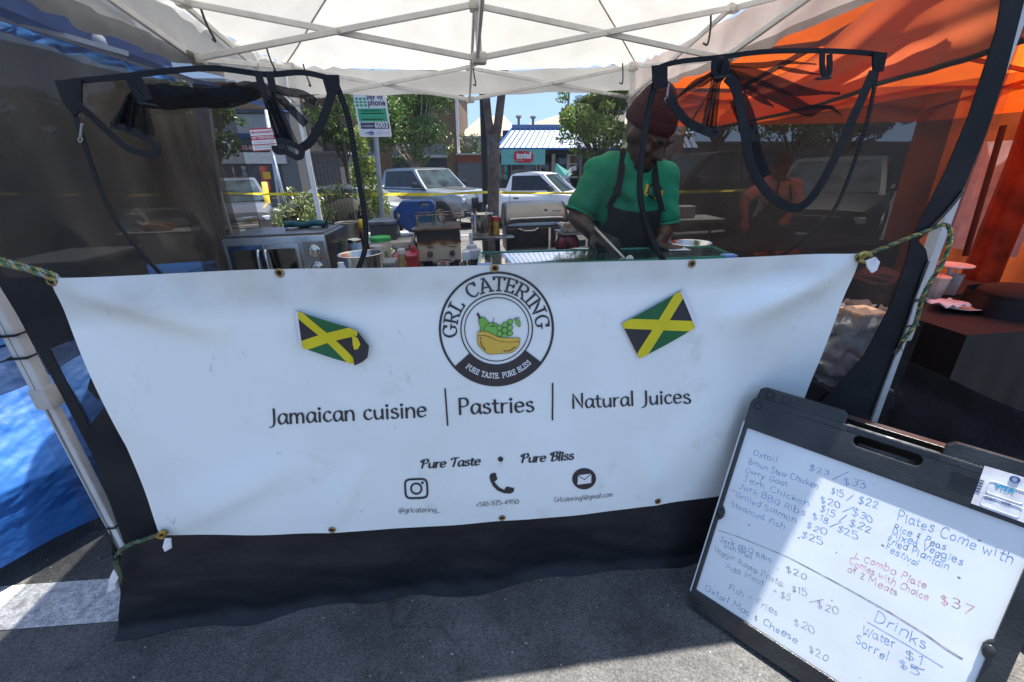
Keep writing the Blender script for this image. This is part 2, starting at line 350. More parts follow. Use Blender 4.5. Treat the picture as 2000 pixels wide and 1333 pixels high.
for a, b in (((-6.2, 10.2, 0), (-3.2, 11.4, 0)), ((-9, 12.2, 0), (9, 12.6, 0)), ((3.2, 9, 0), (4.6, 13, 0))):
    wrap(stripe(a, b, .12, 30).build('parking_bay_line', M_paint), 'white parking bay line', None, kind='structure')

gv = MB()
for _ in range(420):
    x = random.uniform(-2.6, 2.6); y = random.uniform(.45, 1.5) if random.random() < .8 else random.uniform(1.5, 9); r = random.uniform(.0012, .004)*(1 if y < 2 else 2.2); gv.ell((x, y, gz(x, y)+r*.4), (r*random.uniform(.7, 1.6), r, r*.7), n=6, m=4)
wrap(gv.build('gravel', mat('pale_grit', (.38, .36, .33), .8, var=.4, scale=300)), 'loose pale grit scattered on the asphalt', None, kind='stuff')
# ================================================================== CANOPY TENT
S = 2.95; H = S/2; ZT = 2.4225; ZB = 2.178
M_roof = mat('white_polyester', (.80, .78, .73), .8, var=.05, scale=3, bump=.12, bscale=60, trans=.25)
M_white = mat('white_steel', (.76, .76, .755), .4, var=.06, scale=12)
M_plast = mat('grey_white_plastic', (.66, .64, .6), .5, var=.1, scale=20)
M_seam = mat('grey_seam', (.38, .35, .3), .9)
M_nylon = mat('black_nylon', (.009, .0105, .014), .72, var=.5, scale=5, col2=(.022, .022, .024), bump=.15, bscale=25, spec=.18)
M_black = mat('black_plastic', (.014, .015, .017), .45, spec=.3, var=.3, scale=10)
tent = thing('canopy_tent', 'white pop-up canopy tent with steel scissor trusses over the food booth', 'tent', B(H, H, 0))
PK = V((H, H, 3.3))
def roofp(i, s, t):
    c = [(-.05, -.05), (S+.05, -.05), (S+.05, S+.05), (-.05, S+.05)]
    a, b = c[i], c[(i+1) % 4]
    eu = a[0]+(b[0]-a[0])*s; ev = a[1]+(b[1]-a[1])*s
    sag = 4*s*(1-s)
    ez = ZT+.035-.05*sag
    u = eu+(PK.x-eu)*t; v = ev+(PK.y-ev)*t; z = ez+(PK.z-ez)*t
    z -= .10*sag*math.sin(PI*min(1, t*1.15))*(1-t)
    z += .012*noise.noise(V((u*3, v*3, 1.7)))*(1-t)
    cr = math.exp(-(min(s, 1-s)/.16)**2)*math.exp(-t*3)    # creases fanning out of the corners
    z += .02*cr*math.sin(min(s, 1-s)*110)
    return B(u, v, z)
rb = MB()
for i in range(4): rb.grid(lambda s, t, i=i: roofp(i, s, t), 40, 24)
rb.build('roof', M_roof, tent, smooth=True)
sm = MB()
for i in range(4): sm.tube([roofp(i, 0, t/12)-V((0, 0, .006)) for t in range(12)], .006, 6)
sm.build('hip_seam', M_seam, tent, smooth=True)
def valance(i, zlo, amp, k, nm):
    c = [(-.055, -.055), (S+.055, -.055), (S+.055, S+.055), (-.055, S+.055)]; a, b = c[i], c[(i+1) % 4]
    d = V((b[0]-a[0], b[1]-a[1], 0)).normalized(); nn = V((d.y, -d.x, 0))
    def f(s, t):
        sag = 4*s*(1-s); zt = ZT+.033-.05*sag; zl = zlo(s)
        q = V((a[0]+(b[0]-a[0])*s, a[1]+(b[1]-a[1])*s, 0))+nn*(amp*t*(math.sin(s*k)+.6*math.sin(s*k*2.3+1)))
        return B(q.x, q.y, zt+(zl-zt)*t+.006*math.sin(s*k*1.7))
    MB().grid(f, 120, 8).build(nm, M_roof, tent, smooth=True)
valance(0, lambda s: 2.14, .006, 30, 'valance')
valance(1, lambda s: 2.175+.01*math.sin(s*9), .016, 34, 'valance')
valance(2, lambda s: 2.245-.02*math.sin(s*PI), .008, 18, 'valance')
valance(3, lambda s: 2.15+.012*math.sin(s*7), .02, 46, 'valance')
M_zip = mat('black_zip_teeth', (.01, .01, .012), .3)
LEGS = [(0, 0), (S, 0), (S, S), (0, S)]
for i, (u, v) in enumerate(LEGS):
    lg = MB(); lg.bar(B(u, v, 1.0), B(u, v, 2.45), .036, up=EN); lg.bar(B(u, v, .02), B(u, v, 1.02), .029, up=EN)
    L_ = lg.build('leg', M_white, tent, bevel=.004)
    k = MB(); k.bbox(B(u, v, .99), (.048, .048, .07), (EU, EN, V((0, 0, 1))), .01)
    k.build('leg_slider', M_plast, L_, auto=.6)
    k = MB(); k.box(B(u, v, .008), (.09, .09, .012), (EU, EN, V((0, 0, 1)))); k.build('foot', M_plast, L_, bevel=.003)
    for zz in (ZT, ZB):
        k = MB(); k.bbox(B(u, v, zz), (.075, .075, .07), (EU, EN, V((0, 0, 1))), .012); k.build('corner_bracket', M_plast, tent, auto=.6)
    if i < 2:
        for zz in ((.36, .47, 1.13, 1.2, 1.42) if i == 0 else (.3, .42, 1.02, 1.12)):
            r = .021 if zz < 1 else .025; k = MB()
            k.tube([B(u+a*r, v+b*r, zz+.004*math.sin(a*3)) for a, b in ((1, 1), (-1, 1), (-1, -1), (1, -1))], .004, 6, closed=True)
            k.bar(B(u-.02, v-r-.003, zz), B(u-.06, v-r-.012, zz-.008), .004)
            k.build('zip_tie', M_black, L_, smooth=True)
def truss(a, b, ofs=(0, 0)):
    ua, va = a; ub, vb = b
    for (z0, z1, o) in ((ZT, ZB, .012), (ZB, ZT, -.012)):
        k = MB(); d = V((ub-ua, vb-va, 0)).normalized(); s = V((-d.y, d.x, 0))*o
        k.bar(B(ua+s.x, va+s.y, z0), B(ub+s.x, vb+s.y, z1), .018, .030)
        k.build('truss_bar', M_white, tent, bevel=.004)
    k = MB(); mid = B((ua+ub)/2, (va+vb)/2, (ZT+ZB)/2); d = EU*(ub-ua)+EN*(vb-va); d.normalize(); sd = d.cross(V((0, 0, 1)))
    k.lathe(mid-sd*.026, [(.006, 0), (.011, .002), (.011, .05), (.006, .052)], 10, (d, V((0, 0, 1)), sd)); k.build('pivot_bolt', M_plast, tent)
mids = [(H, 0), (S, H), (H, S), (0, H)]
for a, b in zip(LEGS, mids): truss(a, b)
for a, b in zip(mids, LEGS[1:]+LEGS[:1]): truss(a, b)
for mm in mids:
    truss(mm, (H, H))
    for zz in (ZT, ZB):
        k = MB(); k.bbox(B(mm[0], mm[1], zz), (.06, .06, .05), (EU, EN, V((0, 0, 1))), .01); k.build('truss_bracket', M_plast, tent, auto=.6)
for zz in (ZT, ZB):
    k = MB(); k.bbox(B(H, H, zz), (.08, .08, .055), (EU, EN, V((0, 0, 1))), .012); k.build('truss_bracket', M_plast, tent, auto=.6)
k = MB(); k.tube([B(H, H, ZB-.03), B(H, H, 3.29)], .016, 12); k.build('peak_pole', M_white, tent, smooth=True)
for u, v in ((.03, H+.1), (.05, S-.6), (S-.05, H+.15), (H+.03, S-.02), (S-.12, S-.05), (.12, S-.05)):
    k = MB(); k.tube(smooth_pts([B(u, v, 2.44), B(u+.01, v, 2.36), B(u+.02, v+.03, 2.29), B(u, v+.05, 2.3)], 5), .006, 6)
    k.build('hook_strap', mat('dark_strap', (.05, .045, .04), .7), tent, smooth=True)

# ================================================================== MESH SCREEN WALLS
def netmat(nm, col, tp, var=.3, scale=2): return mat(nm, col, .95, var=var, scale=scale, transp=tp, spec=.1)
M_net = netmat('black_net', (.06, .058, .056), .80)
M_netside = netmat('black_net_doubled', (.06, .055, .052), .42)
M_netdense = netmat('black_net_bunched', (.018, .019, .022), .30)
VS = -.035
def W2(pts): return [pv(x, y, VS) for x, y in pts]
op1 = smooth_pts(W2([(118, 170), (215, 150), (330, 139), (420, 134), (520, 146), (590, 142), (658, 152)]), 4) + smooth_pts(W2([(662, 170), (680, 230), (697, 330), (712, 420), (714, 480), (702, 520), (690, 545)]), 4) + smooth_pts(W2([(330, 550), (300, 520), (240, 450), (205, 390), (175, 310), (150, 235), (128, 190)]), 4)
op2 = smooth_pts(W2([(1277, 136), (1320, 122), (1400, 113), (1500, 101), (1620, 100), (1700, 105), (1724, 110)]), 4) + smooth_pts(W2([(1716, 140), (1690, 250), (1640, 390), (1600, 440), (1540, 490), (1470, 525)]), 4) + smooth_pts(W2([(1310, 525), (1288, 498), (1263, 440), (1249, 380), (1252, 300), (1264, 220), (1273, 160)]), 4)
screen = thing('mesh_screen_wall', 'black mosquito net front wall with two zipped openings above the banner', 'screen wall', B(H, VS, 0))
outer = [B(-.03, VS, .5), B(S+.03, VS, .5), B(S+.03, VS, 2.3), B(-.03, VS, 2.3)]
MB().poly(outer, [op1, op2]).build('net', M_net, screen)
def curve_px(pts, n=5, v=VS-.004): return smooth_pts([pv(x, y, v) for x, y in pts], n)
def tape(pts, wd, nm, m=M_nylon, par=screen, th=.004):
    k = MB(); n = len(pts); W = []
    for i in range(n):
        d = (pts[min(i+1, n-1)]-pts[max(i-1, 0)]).normalized(); W.append(d.cross(EN).normalized()*wd/2)
    k.ribbon(pts, W); return k.build(nm, m, par, solid=th)
Z1L = [(128, 185), (150, 235), (175, 310), (205, 390), (240, 450), (300, 520), (330, 550)]
Z1R = [(655, 160), (680, 230), (697, 330), (712, 420), (714, 480), (702, 520), (690, 545)]
Z2L = [(1282, 150), (1266, 220), (1254, 300), (1250, 380), (1264, 440), (1290, 500), (1315, 530)]
Z2R = [(1715, 130), (1690, 250), (1640, 390), (1600, 440), (1540, 490), (1470, 525)]
for zc, wd in ((Z1L, .009), (Z1R, .014), (Z2L, .017), (Z2R, .010)):
    zt_ = tape(curve_px(zc), wd, 'zipper')
    k = MB(); pts = curve_px(zc, 30, VS-.009)
    for i in range(0, len(pts)-1, 2):
        d = (pts[i+1]-pts[i]).normalized(); k.box(pts[i], (.002, .005, .002), (d, d.cross(EN), EN))
    k.build('zipper_teeth', M_zip, zt_)
tape(curve_px([(112, 166), (160, 158), (240, 150), (330, 139), (420, 134), (520, 146), (590, 142), (655, 156)]), .012, 'top_band')
tape(curve_px([(1275, 137), (1320, 122), (1400, 113), (1500, 101), (1620, 100), (1700, 105), (1728, 110)]), .012, 'top_band')
for q in ([(108, 158), (160, 156), (160, 215), (146, 228), (124, 200)], [(628, 147), (662, 147), (664, 178), (655, 188), (640, 188)], [(1273, 129), (1303, 126), (1303, 170), (1276, 175)], [(1704, 104), (1732, 103), (1724, 140), (1705, 142)]):
    MB().poly([pv(x, y, VS-.012) for x, y in q]).build('corner_patch', M_nylon, screen, solid=.006)
for x, y in ((1306, 172), (160, 250)):
    k = MB(); k.tube(curve_px([(x, y-8), (x-2, y+8), (x-3, y+18)], 3, VS-.018), .003, 6); k.tube(curve_px([(x-3, y+17), (x-7, y+23), (x-3, y+29), (x+1, y+23)], 4, VS-.018), .0018, 6, closed=True)
    k.build('zip_pull', mat('zip_metal', (.25, .25, .26), .3, .9), screen, smooth=True)
# rolled and tied flap of the left opening
fl = thing('net_flap', 'black net flap rolled up and tied with two straps across the left opening', 'net flap', pv(400, 180, -.05))
cen = smooth_pts([pv(x, y, -.06) for x, y in [(262, 185), (300, 182), (360, 186), (420, 186), (470, 178), (515, 168)]], 6)
k = MB(); n = len(cen)
def rolled(s, a):
    i = min(n-1, int(s*(n-1))); p = cen[i]; r = .010+.014*math.sin(PI*(.1+.85*s))*(.8+.3*math.sin(s*9)); ang = 2*PI*a
    r *= 1+.12*math.sin(ang*5+s*14)+.06*math.sin(ang*9-s*30)
    return p+V((0, 0, 1))*(r*1.15*math.sin(ang)-.006)+EN*(r*.7*math.cos(ang))
k.grid(rolled, 60, 26); k.build('roll', mat('black_net_roll', (.009, .010, .013), .85, var=.4, scale=10, transp=.30, spec=.2), fl, smooth=True)
k = MB()   # loose net hanging under the roll
lo = smooth_pts([pv(x, y, -.055) for x, y in [(270, 188), (330, 196), (400, 208), (460, 204), (515, 182)]], 6)
hi = smooth_pts([pv(x, y, -.055) for x, y in [(270, 170), (330, 168), (400, 165), (460, 166), (515, 160)]], 6)
k.grid(lambda s, t: hi[min(len(hi)-1, int(s*(len(hi)-1)))].lerp(lo[min(len(lo)-1, int(s*(len(lo)-1)))], t)+EN*(.012*math.sin(s*25+t*5)), 30, 6)
k.build('loose_net', M_netdense, fl, smooth=True)
def tail(top, bot, wt, wb, nm, par, m, v=-.06, fold=5, amp=.02):
    a = smooth_pts([pv(x, y, v) for x, y in top], 6); b = smooth_pts([pv(x, y, v) for x, y in bot], 6)
    MB().grid(lambda s, t: a[min(len(a)-1, int(s*(len(a)-1)))].lerp(b[min(len(b)-1, int(s*(len(b)-1)))], t)+EN*(amp*math.sin(s*fold*2*PI)*(.3+.7*t)), 48, 14).build(nm, m, par, smooth=True)
tail([(255, 180), (265, 180), (285, 182)], [(217, 242), (258, 256), (304, 268)], 0, 0, 'hanging_tail', fl, M_netdense, fold=3)
tail([(246, 188), (258, 184), (276, 184)], [(226, 240), (246, 246), (262, 252)], 0, 0, 'hanging_tail', fl, MATS['black_net_roll'], fold=2)
tape(smooth_pts([pv(x, y, -.075) for x, y in [(216, 243), (262, 258), (300, 280), (306, 296), (290, 302), (252, 290), (216, 262), (185, 232), (163, 214), (152, 205)]], 6), .016, 'hem_tape', par=fl)
tail([(503, 160), (515, 162), (530, 165)], [(538, 275), (560, 282), (586, 288)], 0, 0, 'hanging_tail', fl, M_netdense, fold=3)
tail([(508, 165), (518, 165), (530, 170)], [(546, 262), (556, 268), (572, 280)], 0, 0, 'hanging_tail', fl, MATS['black_net_roll'], fold=2)
tape(smooth_pts([pv(x, y, -.08) for x, y in [(536, 285), (540, 296), (556, 297), (566, 301), (580, 308), (589, 303), (586, 290), (560, 278), (540, 276)]], 6), .014, 'hem_tape', par=fl)
tape(smooth_pts([pv(x, y, -.05) for x, y in [(586, 292), (608, 275), (628, 240), (641, 205), (648, 182)]], 6), .02, 'hem_tape', par=fl)
for q in ([(252, 152), (262, 172), (272, 188), (282, 205)], [(268, 152), (282, 175), (292, 196)], [(504, 140), (510, 165), (518, 188), (524, 196)], [(526, 140), (530, 160), (535, 180)]):
    tape(smooth_pts([pv(x, y, -.1) for x, y in q], 5), .016, 'tie_strap', par=fl)
k = MB(); k.bar(pv(272, 201, -.1), pv(309, 207, -.1), .004, .012, up=EN); k.build('toggle', M_black, fl)
for q in ([(530, 172), (560, 180), (590, 185), (617, 200)], [(535, 180), (570, 215), (598, 244)]):
    tape(smooth_pts([pv(x, y, -.05) for x, y in q], 4), .02, 'net_strand', M_netdense, fl, .001)
# gathered flap of the right opening
fr = thing('net_flap', 'black net flap gathered into one knot with a long loop in the right opening', 'net flap', pv(1450, 200, -.05))
tail([(1392, 150), (1400, 148), (1408, 150)], [(1372, 255), (1384, 258), (1396, 262)], 0, 0, 'hanging_tail', fr, M_netdense, fold=3, amp=.012)
tail([(1396, 150), (1404, 150), (1412, 152)], [(1320, 205), (1345, 250), (1370, 260)], 0, 0, 'hanging_tail', fr, netmat('black_net_thin', (.06, .06, .055), .5), fold=2)
tape(smooth_pts([pv(x, y, -.07) for x, y in [(1306, 190), (1320, 212), (1340, 236), (1365, 250), (1395, 262), (1394, 252)]], 6), .022, 'hem_tape', par=fr)
tape(smooth_pts([pv(x, y, -.06) for x, y in [(1420, 150), (1436, 170), (1446, 210), (1455, 260), (1463, 310), (1480, 350), (1505, 382), (1540, 405), (1565, 403), (1590, 380), (1620, 330), (1650, 265), (1680, 200), (1706, 140)]], 8), .026, 'hem_tape', par=fr)
tape(smooth_pts([pv(x, y, -.055) for x, y in [(1440, 190), (1460, 240), (1472, 300), (1490, 350)]], 6), .05, 'net_strand', M_netdense, fr, .001)
for q, wd in (([(1415, 135), (1480, 150), (1540, 172), (1580, 180), (1640, 183)], .028), ([(1415, 140), (1470, 165), (1530, 192), (1580, 217), (1600, 214), (1625, 210)], .03), ([(1418, 128), (1490, 128), (1530, 122), (1595, 126)], .012), ([(1420, 140), (1450, 165), (1490, 195), (1510, 208)], .02), ([(1402, 142), (1375, 158), (1350, 168), (1310, 202)], .02), ([(1520, 132), (1560, 140), (1602, 146)], .008), ([(1580, 208), (1620, 210), (1632, 216), (1645, 228)], .008)):
    pts = smooth_pts([pv(x, y, -.055) for x, y in q], 6); n = len(pts); k = MB()
    k.ribbon(pts, [EU.cross(EN)*(wd*.5*(.25+math.sin(PI*min(1, .15+i/n)))) for i in range(n)]); k.build('net_strand', mat('black_net_strand', (.008, .008, .010), .8, transp=.35, spec=.15), fr, solid=.003)
for q in ([(1396, 112), (1394, 135), (1400, 150), (1412, 148), (1416, 125)], [(1412, 112), (1420, 130), (1416, 148)], [(1606, 102), (1606, 132), (1612, 148), (1620, 140), (1620, 106)]):
    tape(smooth_pts([pv(x, y, -.09) for x, y in q], 5), .014, 'tie_strap', par=fr)
for a, b in (((1394, 153), (1425, 148)), ((1595, 154), (1621, 153))):
    k = MB(); k.bar(pv(*a, -.1), pv(*b, -.1), .005, .012, up=EN); k.build('toggle', M_black, fr)
k = MB(); k.ell(pv(1406, 136, -.06), (.022, .02, .03)); k.build('knot', M_nylon, fr, smooth=True)
# opaque panels of the front wall
def panel_px(pts, v, nm, par, m=M_nylon, th=.004, holes=()):
    return MB().poly([pv(x, y, v) for x, y in pts], [[pv(x, y, v) for x, y in h] for h in holes]).build(nm, m, par, solid=th)
win = [(97, 682), (158, 660), (190, 720), (176, 735), (170, 752), (178, 772), (200, 780), (215, 776), (175, 832)]
panel_px([(-8, 545), (110, 540), (168, 655), (97, 682), (175, 832), (212, 784), (190, 779), (172, 760), (176, 740), (196, 727), (235, 800), (275, 890), (322, 1060), (330, 1100), (243, 1060), (182, 890), (120, 770), (32, 610)], -.045, 'corner_panel', screen)
MB().poly([pv(x, y, -.042) for x, y in win]).build('clear_window', netmat('net_window', (.05, .06, .07), .85), screen)
cp = [(1962, -40), (1945, 60), (1926, 120), (1890, 230), (1848, 330), (1815, 395), (1778, 470), (1772, 500), (1742, 590), (1690, 690), (1630, 760), (1590, 800), (1540, 960), (1640, 960), (1690, 845), (1706, 800), (1742, 705), (1765, 650), (1790, 570), (1812, 510), (1808, 488), (1793, 470), (1822, 440), (1880, 372), (1925, 262), (1962, 150), (2010, -40)]
panel_px(cp, -.05, 'corner_panel', screen)
lz = MB()
for q, v in (([(38, 585), (62, 610), (110, 720), (160, 800), (213, 905), (240, 960)], -.03), ([(1880, 375), (1850, 412), (1800, 462)], -.055), ([(1812, 512), (1790, 570), (1765, 650), (1742, 705), (1700, 812)], -.055)):
    pts = smooth_pts([pv(x, y, v) for x, y in q], 26)
    for i in range(len(pts)-1):
        d = (pts[i+1]-pts[i]).normalized(); lz.box(pts[i], (.003, .012, .004), (d, d.cross(EN), EN))
lz.build('corner_zip_teeth', M_zip, screen)
# skirt: solid lower cloth that trails on the ground
def skirt(s, t):
    u0_ = .045-.145*t**.8; u = u0_+s*(S+.15-u0_); fold = .016*math.sin(s*23+t*1.5)+.010*math.sin(s*47+t*4)+.030*noise.noise(V((s*9, t*3, .3)))+.014*math.sin(s*16-t*7)*math.sin(t*PI)+.012*noise.noise(V((s*22-t*5, t*7, 2)))
    hl = max(0, 1-abs(s-.03)/.12)
    v = VS-.012-(.018*t)+fold*t*.8-.02*hl*t; z = (.40+.16*min(1, s*6))*(1-t)+.004
    if t > .93: v -= (t-.93)*.3
    return B(u, v, max(.004+.004*math.sin(s*40)**2, z))
M_skirt = mat('black_skirt_cloth', (.007, .009, .0135), .55, var=.4, scale=3, bump=1, bscale=5, spec=.35, col2=(.014, .015, .018))
MB().grid(skirt, 180, 36).build('skirt', M_skirt, screen, smooth=True)
k = MB()   # cloth tail bunched outside the front leg
k.grid(lambda s, t: B(-.04-.02*math.sin(t*3)-.10*t*t*(1-s*.3), -.02+.10*(1-s)+.02*math.sin(s*9+t*4), .5*(1-t)+.012)+EU*(.045*s), 24, 20)
k.build('corner_tail', mat('grey_brown_net', (.05, .045, .04), .8, var=.3, scale=6, transp=.12), screen, smooth=True)
# net side walls
def sidewall(u0, label, lean, z1, v1=S):
    t = thing('mesh_screen_wall', label, 'screen wall', B(u0, H, 0))
    def f(s, tt):
        z = .02+(z1-.02)*tt; return B(u0+lean*(.018*math.sin(s*30+2*tt)+.012*math.sin(s*71))*(1-.5*tt), -.02+s*v1, z)
    MB().grid(f, 160, 12).build('net', M_netside, t, smooth=True); return t
sidewall(-.012, 'black net side wall next to the blue tarp, running back from the left front leg', 1, 2.2, 1.75)
rw = sidewall(S+.012, 'black net side wall between the booth and the orange tent', 1, 2.2)
def curtain(u0, u1, v0, v1, z0, z1, nm, lab, m, k_=9, pinch=.3):
    t = thing(nm, lab, 'curtain', B((u0+u1)/2, (v0+v1)/2, z0))
    def f(s, q):
        w_ = 1-pinch*math.sin(PI*q); u = (u0+u1)/2+(u1-u0)*(s-.5)*w_; v = (v0+v1)/2+(v1-v0)*(s-.5)*w_
        return B(u, v+.03*math.sin(s*k_*2*PI+q), z0+(z1-z0)*q)
    MB().grid(f, 120, 10).build('net', m, t, smooth=True); return t
curtain(.02, .36, S-.01, S-.05, .05, 2.2, 'net_curtain', 'black net curtain gathered beside the rear leg behind the toaster oven', mat('black_net_gathered', (.03, .03, .032), .85, transp=.35), 9, .1)
curtain(2.42, S-.04, S-.02, S-.05, .05, 2.2, 'net_curtain', 'dark net curtain bunched at the rear corner right of the cook', mat('black_net_gathered2', (.035, .034, .036), .85, transp=.42), 8, .2)
# ================================================================== BANNER
VB = -.075
def uz(x, y):
    u, v, z = uvz(pv(x, y, VB)); return u, z
topc = [uz(*p) for p in [(105, 541), (330, 533), (550, 524), (760, 522), (965, 516), (1150, 511), (1350, 506), (1520, 501), (1680, 495)]]
botc = [uz(*p) for p in [(312, 1046), (480, 1042), (650, 1036), (820, 1026), (980, 1014), (1130, 1001), (1283, 985), (1410, 970), (1533, 955)]]
TL, TR, BL, BR = topc[0], topc[-1], botc[0], botc[-1]
def interp(c, s):
    x = s*(len(c)-1); i = min(len(c)-2, int(x)); t = x-i
    p = [c[max(0, i-1)], c[i], c[i+1], c[min(len(c)-1, i+2)]]
    return tuple(.5*(2*p[1][k]+(p[2][k]-p[0][k])*t+(2*p[0][k]-5*p[1][k]+4*p[2][k]-p[3][k])*t*t+(3*p[1][k]-p[0][k]-3*p[2][k]+p[3][k])*t**3) for k in (0, 1))
def bl(s, t):
    a = interp(topc, s); b = interp(botc, s); bow = .012*math.sin(PI*t)*(1-2*s)
    return a[0]*(1-t)+b[0]*t+bow, a[1]*(1-t)+b[1]*t
_creases = []
for (x0, y0), (x1, y1), amp, wd in [((1678, 500), (1380, 640), .055, .042), ((1676, 505), (1560, 790), .012, .05), ((108, 545), (470, 650), .040, .045), ((110, 548), (260, 880), .018, .04), ((1500, 640), (1440, 960), -.018, .07), ((1400, 700), (1290, 960), .016, .06), ((552, 530), (600, 690), .013, .035), ((966, 522), (930, 640), .009, .035), ((652, 1026), (720, 880), .014, .035), ((1284, 975), (1240, 840), .014, .035), ((320, 1040), (620, 880), .018, .05)]:
    _creases.append((uz(x0, y0), uz(x1, y1), amp, wd))
def bv(u, z):
    d = VB - .012*math.sin(max(0, min(1, (u-.1)/2.5))*PI) + .02*max(0, min(1, (u-2.0)/.5))
    for (a, b), (c, e), amp, wd in _creases:
        dx, dz = c-a, e-b; l2 = dx*dx+dz*dz; t = ((u-a)*dx+(z-b)*dz)/l2
        tt = max(0, min(1, t)); px, pz_ = a+dx*tt, b+dz*tt; ds = math.hypot(u-px, z-pz_)
        ds *= (1 if ((u-px)*dz-(z-pz_)*dx) > 0 else .55)
        d -= amp*math.sin(PI*min(1, .08+tt*.95))*math.exp(-(ds/wd)**2)
    d += .009*noise.noise(V((u*2.3, z*2.0, 4)))+.004*noise.noise(V((u*5.5, z*3.2, 9)))
    return d
def pb(x, y, lift=0):
    u, z = uz(x, y); return B(u, bv(u, z)-.0022-lift, z)
M_vinyl = bpy.data.materials.new('white_vinyl'); M_vinyl.use_nodes = True
_n = M_vinyl.node_tree.nodes; _l = M_vinyl.node_tree.links; _b = _n['Principled BSDF']; _b.inputs['Roughness'].default_value = .42
_tc = _n.new('ShaderNodeTexCoord'); _prev = None
def _mixn(prev, scale, lo, hi, col, sc3=(1, 1, 1), det=6, fac=1):
    mp = _n.new('ShaderNodeMapping'); mp.inputs[3].default_value = sc3; _l.new(_tc.outputs['Object'], mp.inputs[0])
    z = _n.new('ShaderNodeTexNoise'); z.inputs['Scale'].default_value = scale; z.inputs['Detail'].default_value = det; z.inputs['Roughness'].default_value = .65; _l.new(mp.outputs[0], z.inputs['Vector'])
    r = _n.new('ShaderNodeMapRange'); r.inputs[1].default_value = lo; r.inputs[2].default_value = hi; r.inputs[4].default_value = fac; _l.new(z.outputs['Fac'], r.inputs[0])
    x = _n.new('ShaderNodeMix'); x.data_type = 'RGBA'; _l.new(r.outputs[0], x.inputs[0]); x.inputs[7].default_value = (*col, 1)
    if prev is None: x.inputs[6].default_value = (.745, .79, .79, 1)
    else: _l.new(prev, x.inputs[6])
    return x.outputs[2]
_c = _mixn(None, 1.6, .45, .75, (.66, .695, .675), fac=.8)
_c = _mixn(_c, 5, .60, .80, (.48, .48, .43), (1, 1, 1), fac=.65)
_c = _mixn(_c, 26, .66, .76, (.36, .36, .35), (1, 1, .5), fac=.7)
_c = _mixn(_c, 60, .70, .78, (.30, .30, .31), (1, 1, 3), fac=.6)
# grime worn along the top hem
_sx = _n.new('ShaderNodeSeparateXYZ'); _l.new(_tc.outputs['Object'], _sx.inputs[0])
_mr = _n.new('ShaderNodeMapRange'); _mr.inputs[1].default_value = -.06; _mr.inputs[2].default_value = .0; _l.new(_sx.outputs[2], _mr.inputs[0])
_nz = _n.new('ShaderNodeTexNoise'); _nz.inputs['Scale'].default_value = 7; _nz.inputs['Detail'].default_value = 6; _l.new(_tc.outputs['Object'], _nz.inputs['Vector'])
_mm = _n.new('ShaderNodeMath'); _mm.operation = 'MULTIPLY'; _l.new(_mr.outputs[0], _mm.inputs[0]); _l.new(_nz.outputs['Fac'], _mm.inputs[1])
_mx = _n.new('ShaderNodeMix'); _mx.data_type = 'RGBA'; _l.new(_mm.outputs[0], _mx.inputs[0]); _l.new(_c, _mx.inputs[6]); _mx.inputs[7].default_value = (.42, .40, .35, 1)
_l.new(_mx.outputs[2], _b.inputs['Base Color'])
banner = thing('vinyl_banner', 'long white vinyl banner tied across the front of the food booth with round fruit logo', 'banner', B(1.4, VB, 1.28))
MB().grid(lambda s, t: (lambda q: B(q[0], bv(*q), q[1]))(bl(s, t)), 220, 100).build('sheet', M_vinyl, banner, smooth=True)
M_ink = mat('black_ink', (.022, .020, .026), .5, var=.1); M_brass = mat('brass', (.34, .22, .09), .35, .9, var=.3, scale=60)
M_inkw = mat('white_ink', (.72, .73, .75), .5, var=.03)
M_hole = mat('dark_hole', (.01, .01, .01), .9)
for x, y in [(550, 531), (965, 522), (1348, 514), (1672, 503), (112, 547), (651, 1028), (980, 1007), (1283, 976), (322, 1038)]:
    c = pb(x, y, .001); k = MB(); k.tube([c+EU*(.0095*math.cos(a*PI/8))+V((0, 0, .0095*math.sin(a*PI/8))) for a in range(16)], .0032, 8, closed=True)
    gr = k.build('grommet', M_brass, banner, smooth=True)
    k = MB(); k.lathe(c+EN*.0005, [(.0085, 0), (.0085, .0015)], 14, (EU, V((0, 0, 1)), -EN)); k.build('eyelet', M_hole, gr)
def ink(nm, st, x0, y0, x1, y1, cap, hw, nib=None, total=None, m=None, sub=2):
    sx = x1-x0; sy = y1-y0; L = math.hypot(sx, sy); ex = (sx/L, sy/L); ey = (ex[1], -ex[0]); k = L/total
    def f(a, b, lf): return pb(x0+ex[0]*a*k+ey[0]*b*cap, y0+ex[1]*a*k+ey[1]*b*cap, lf)
    mb = MB(); pen(mb, st, f, hw, nib, 0, .0001, sub); return mb.build(nm, m or M_ink, banner)
NIB = (math.radians(-62), .55)
NB2 = (math.radians(22), .38)
for txt, x0, y0, x1, y1, cap, hw in [('Jamaican cuisine', 528, 827, 834, 809, 31, .068), ('Pastries', 896, 806, 1042, 800, 31, .070), ('Natural Juices', 1116, 794.5, 1346, 785, 28, .068), ('@grlcatering_', 779, 998, 860, 995, 10, .05), ('+510-575-4950', 929, 985, 1013, 979, 8.5, .055), ('Grlcatering1@gmail.com', 1081, 975, 1195, 966, 9.5, .05)]:
    st, w_ = strokes(txt, track=7); ink('lettering', st, x0, y0, x1, y1, cap, hw, NB2, w_)
SW = {'P': (70, '18,0 26,96;~26,96 54,100 66,78 50,54 24,48;~26,96 8,92 0,78 8,72'), 'T': (66, '~8,76 4,90 20,98 44,96 68,100;~40,97 36,40 30,0'), 'B': (70, '18,0 26,96;~26,96 54,100 62,80 50,60 28,54;~28,54 60,50 64,22 46,2 18,0;~26,96 8,92 0,78 8,72')}
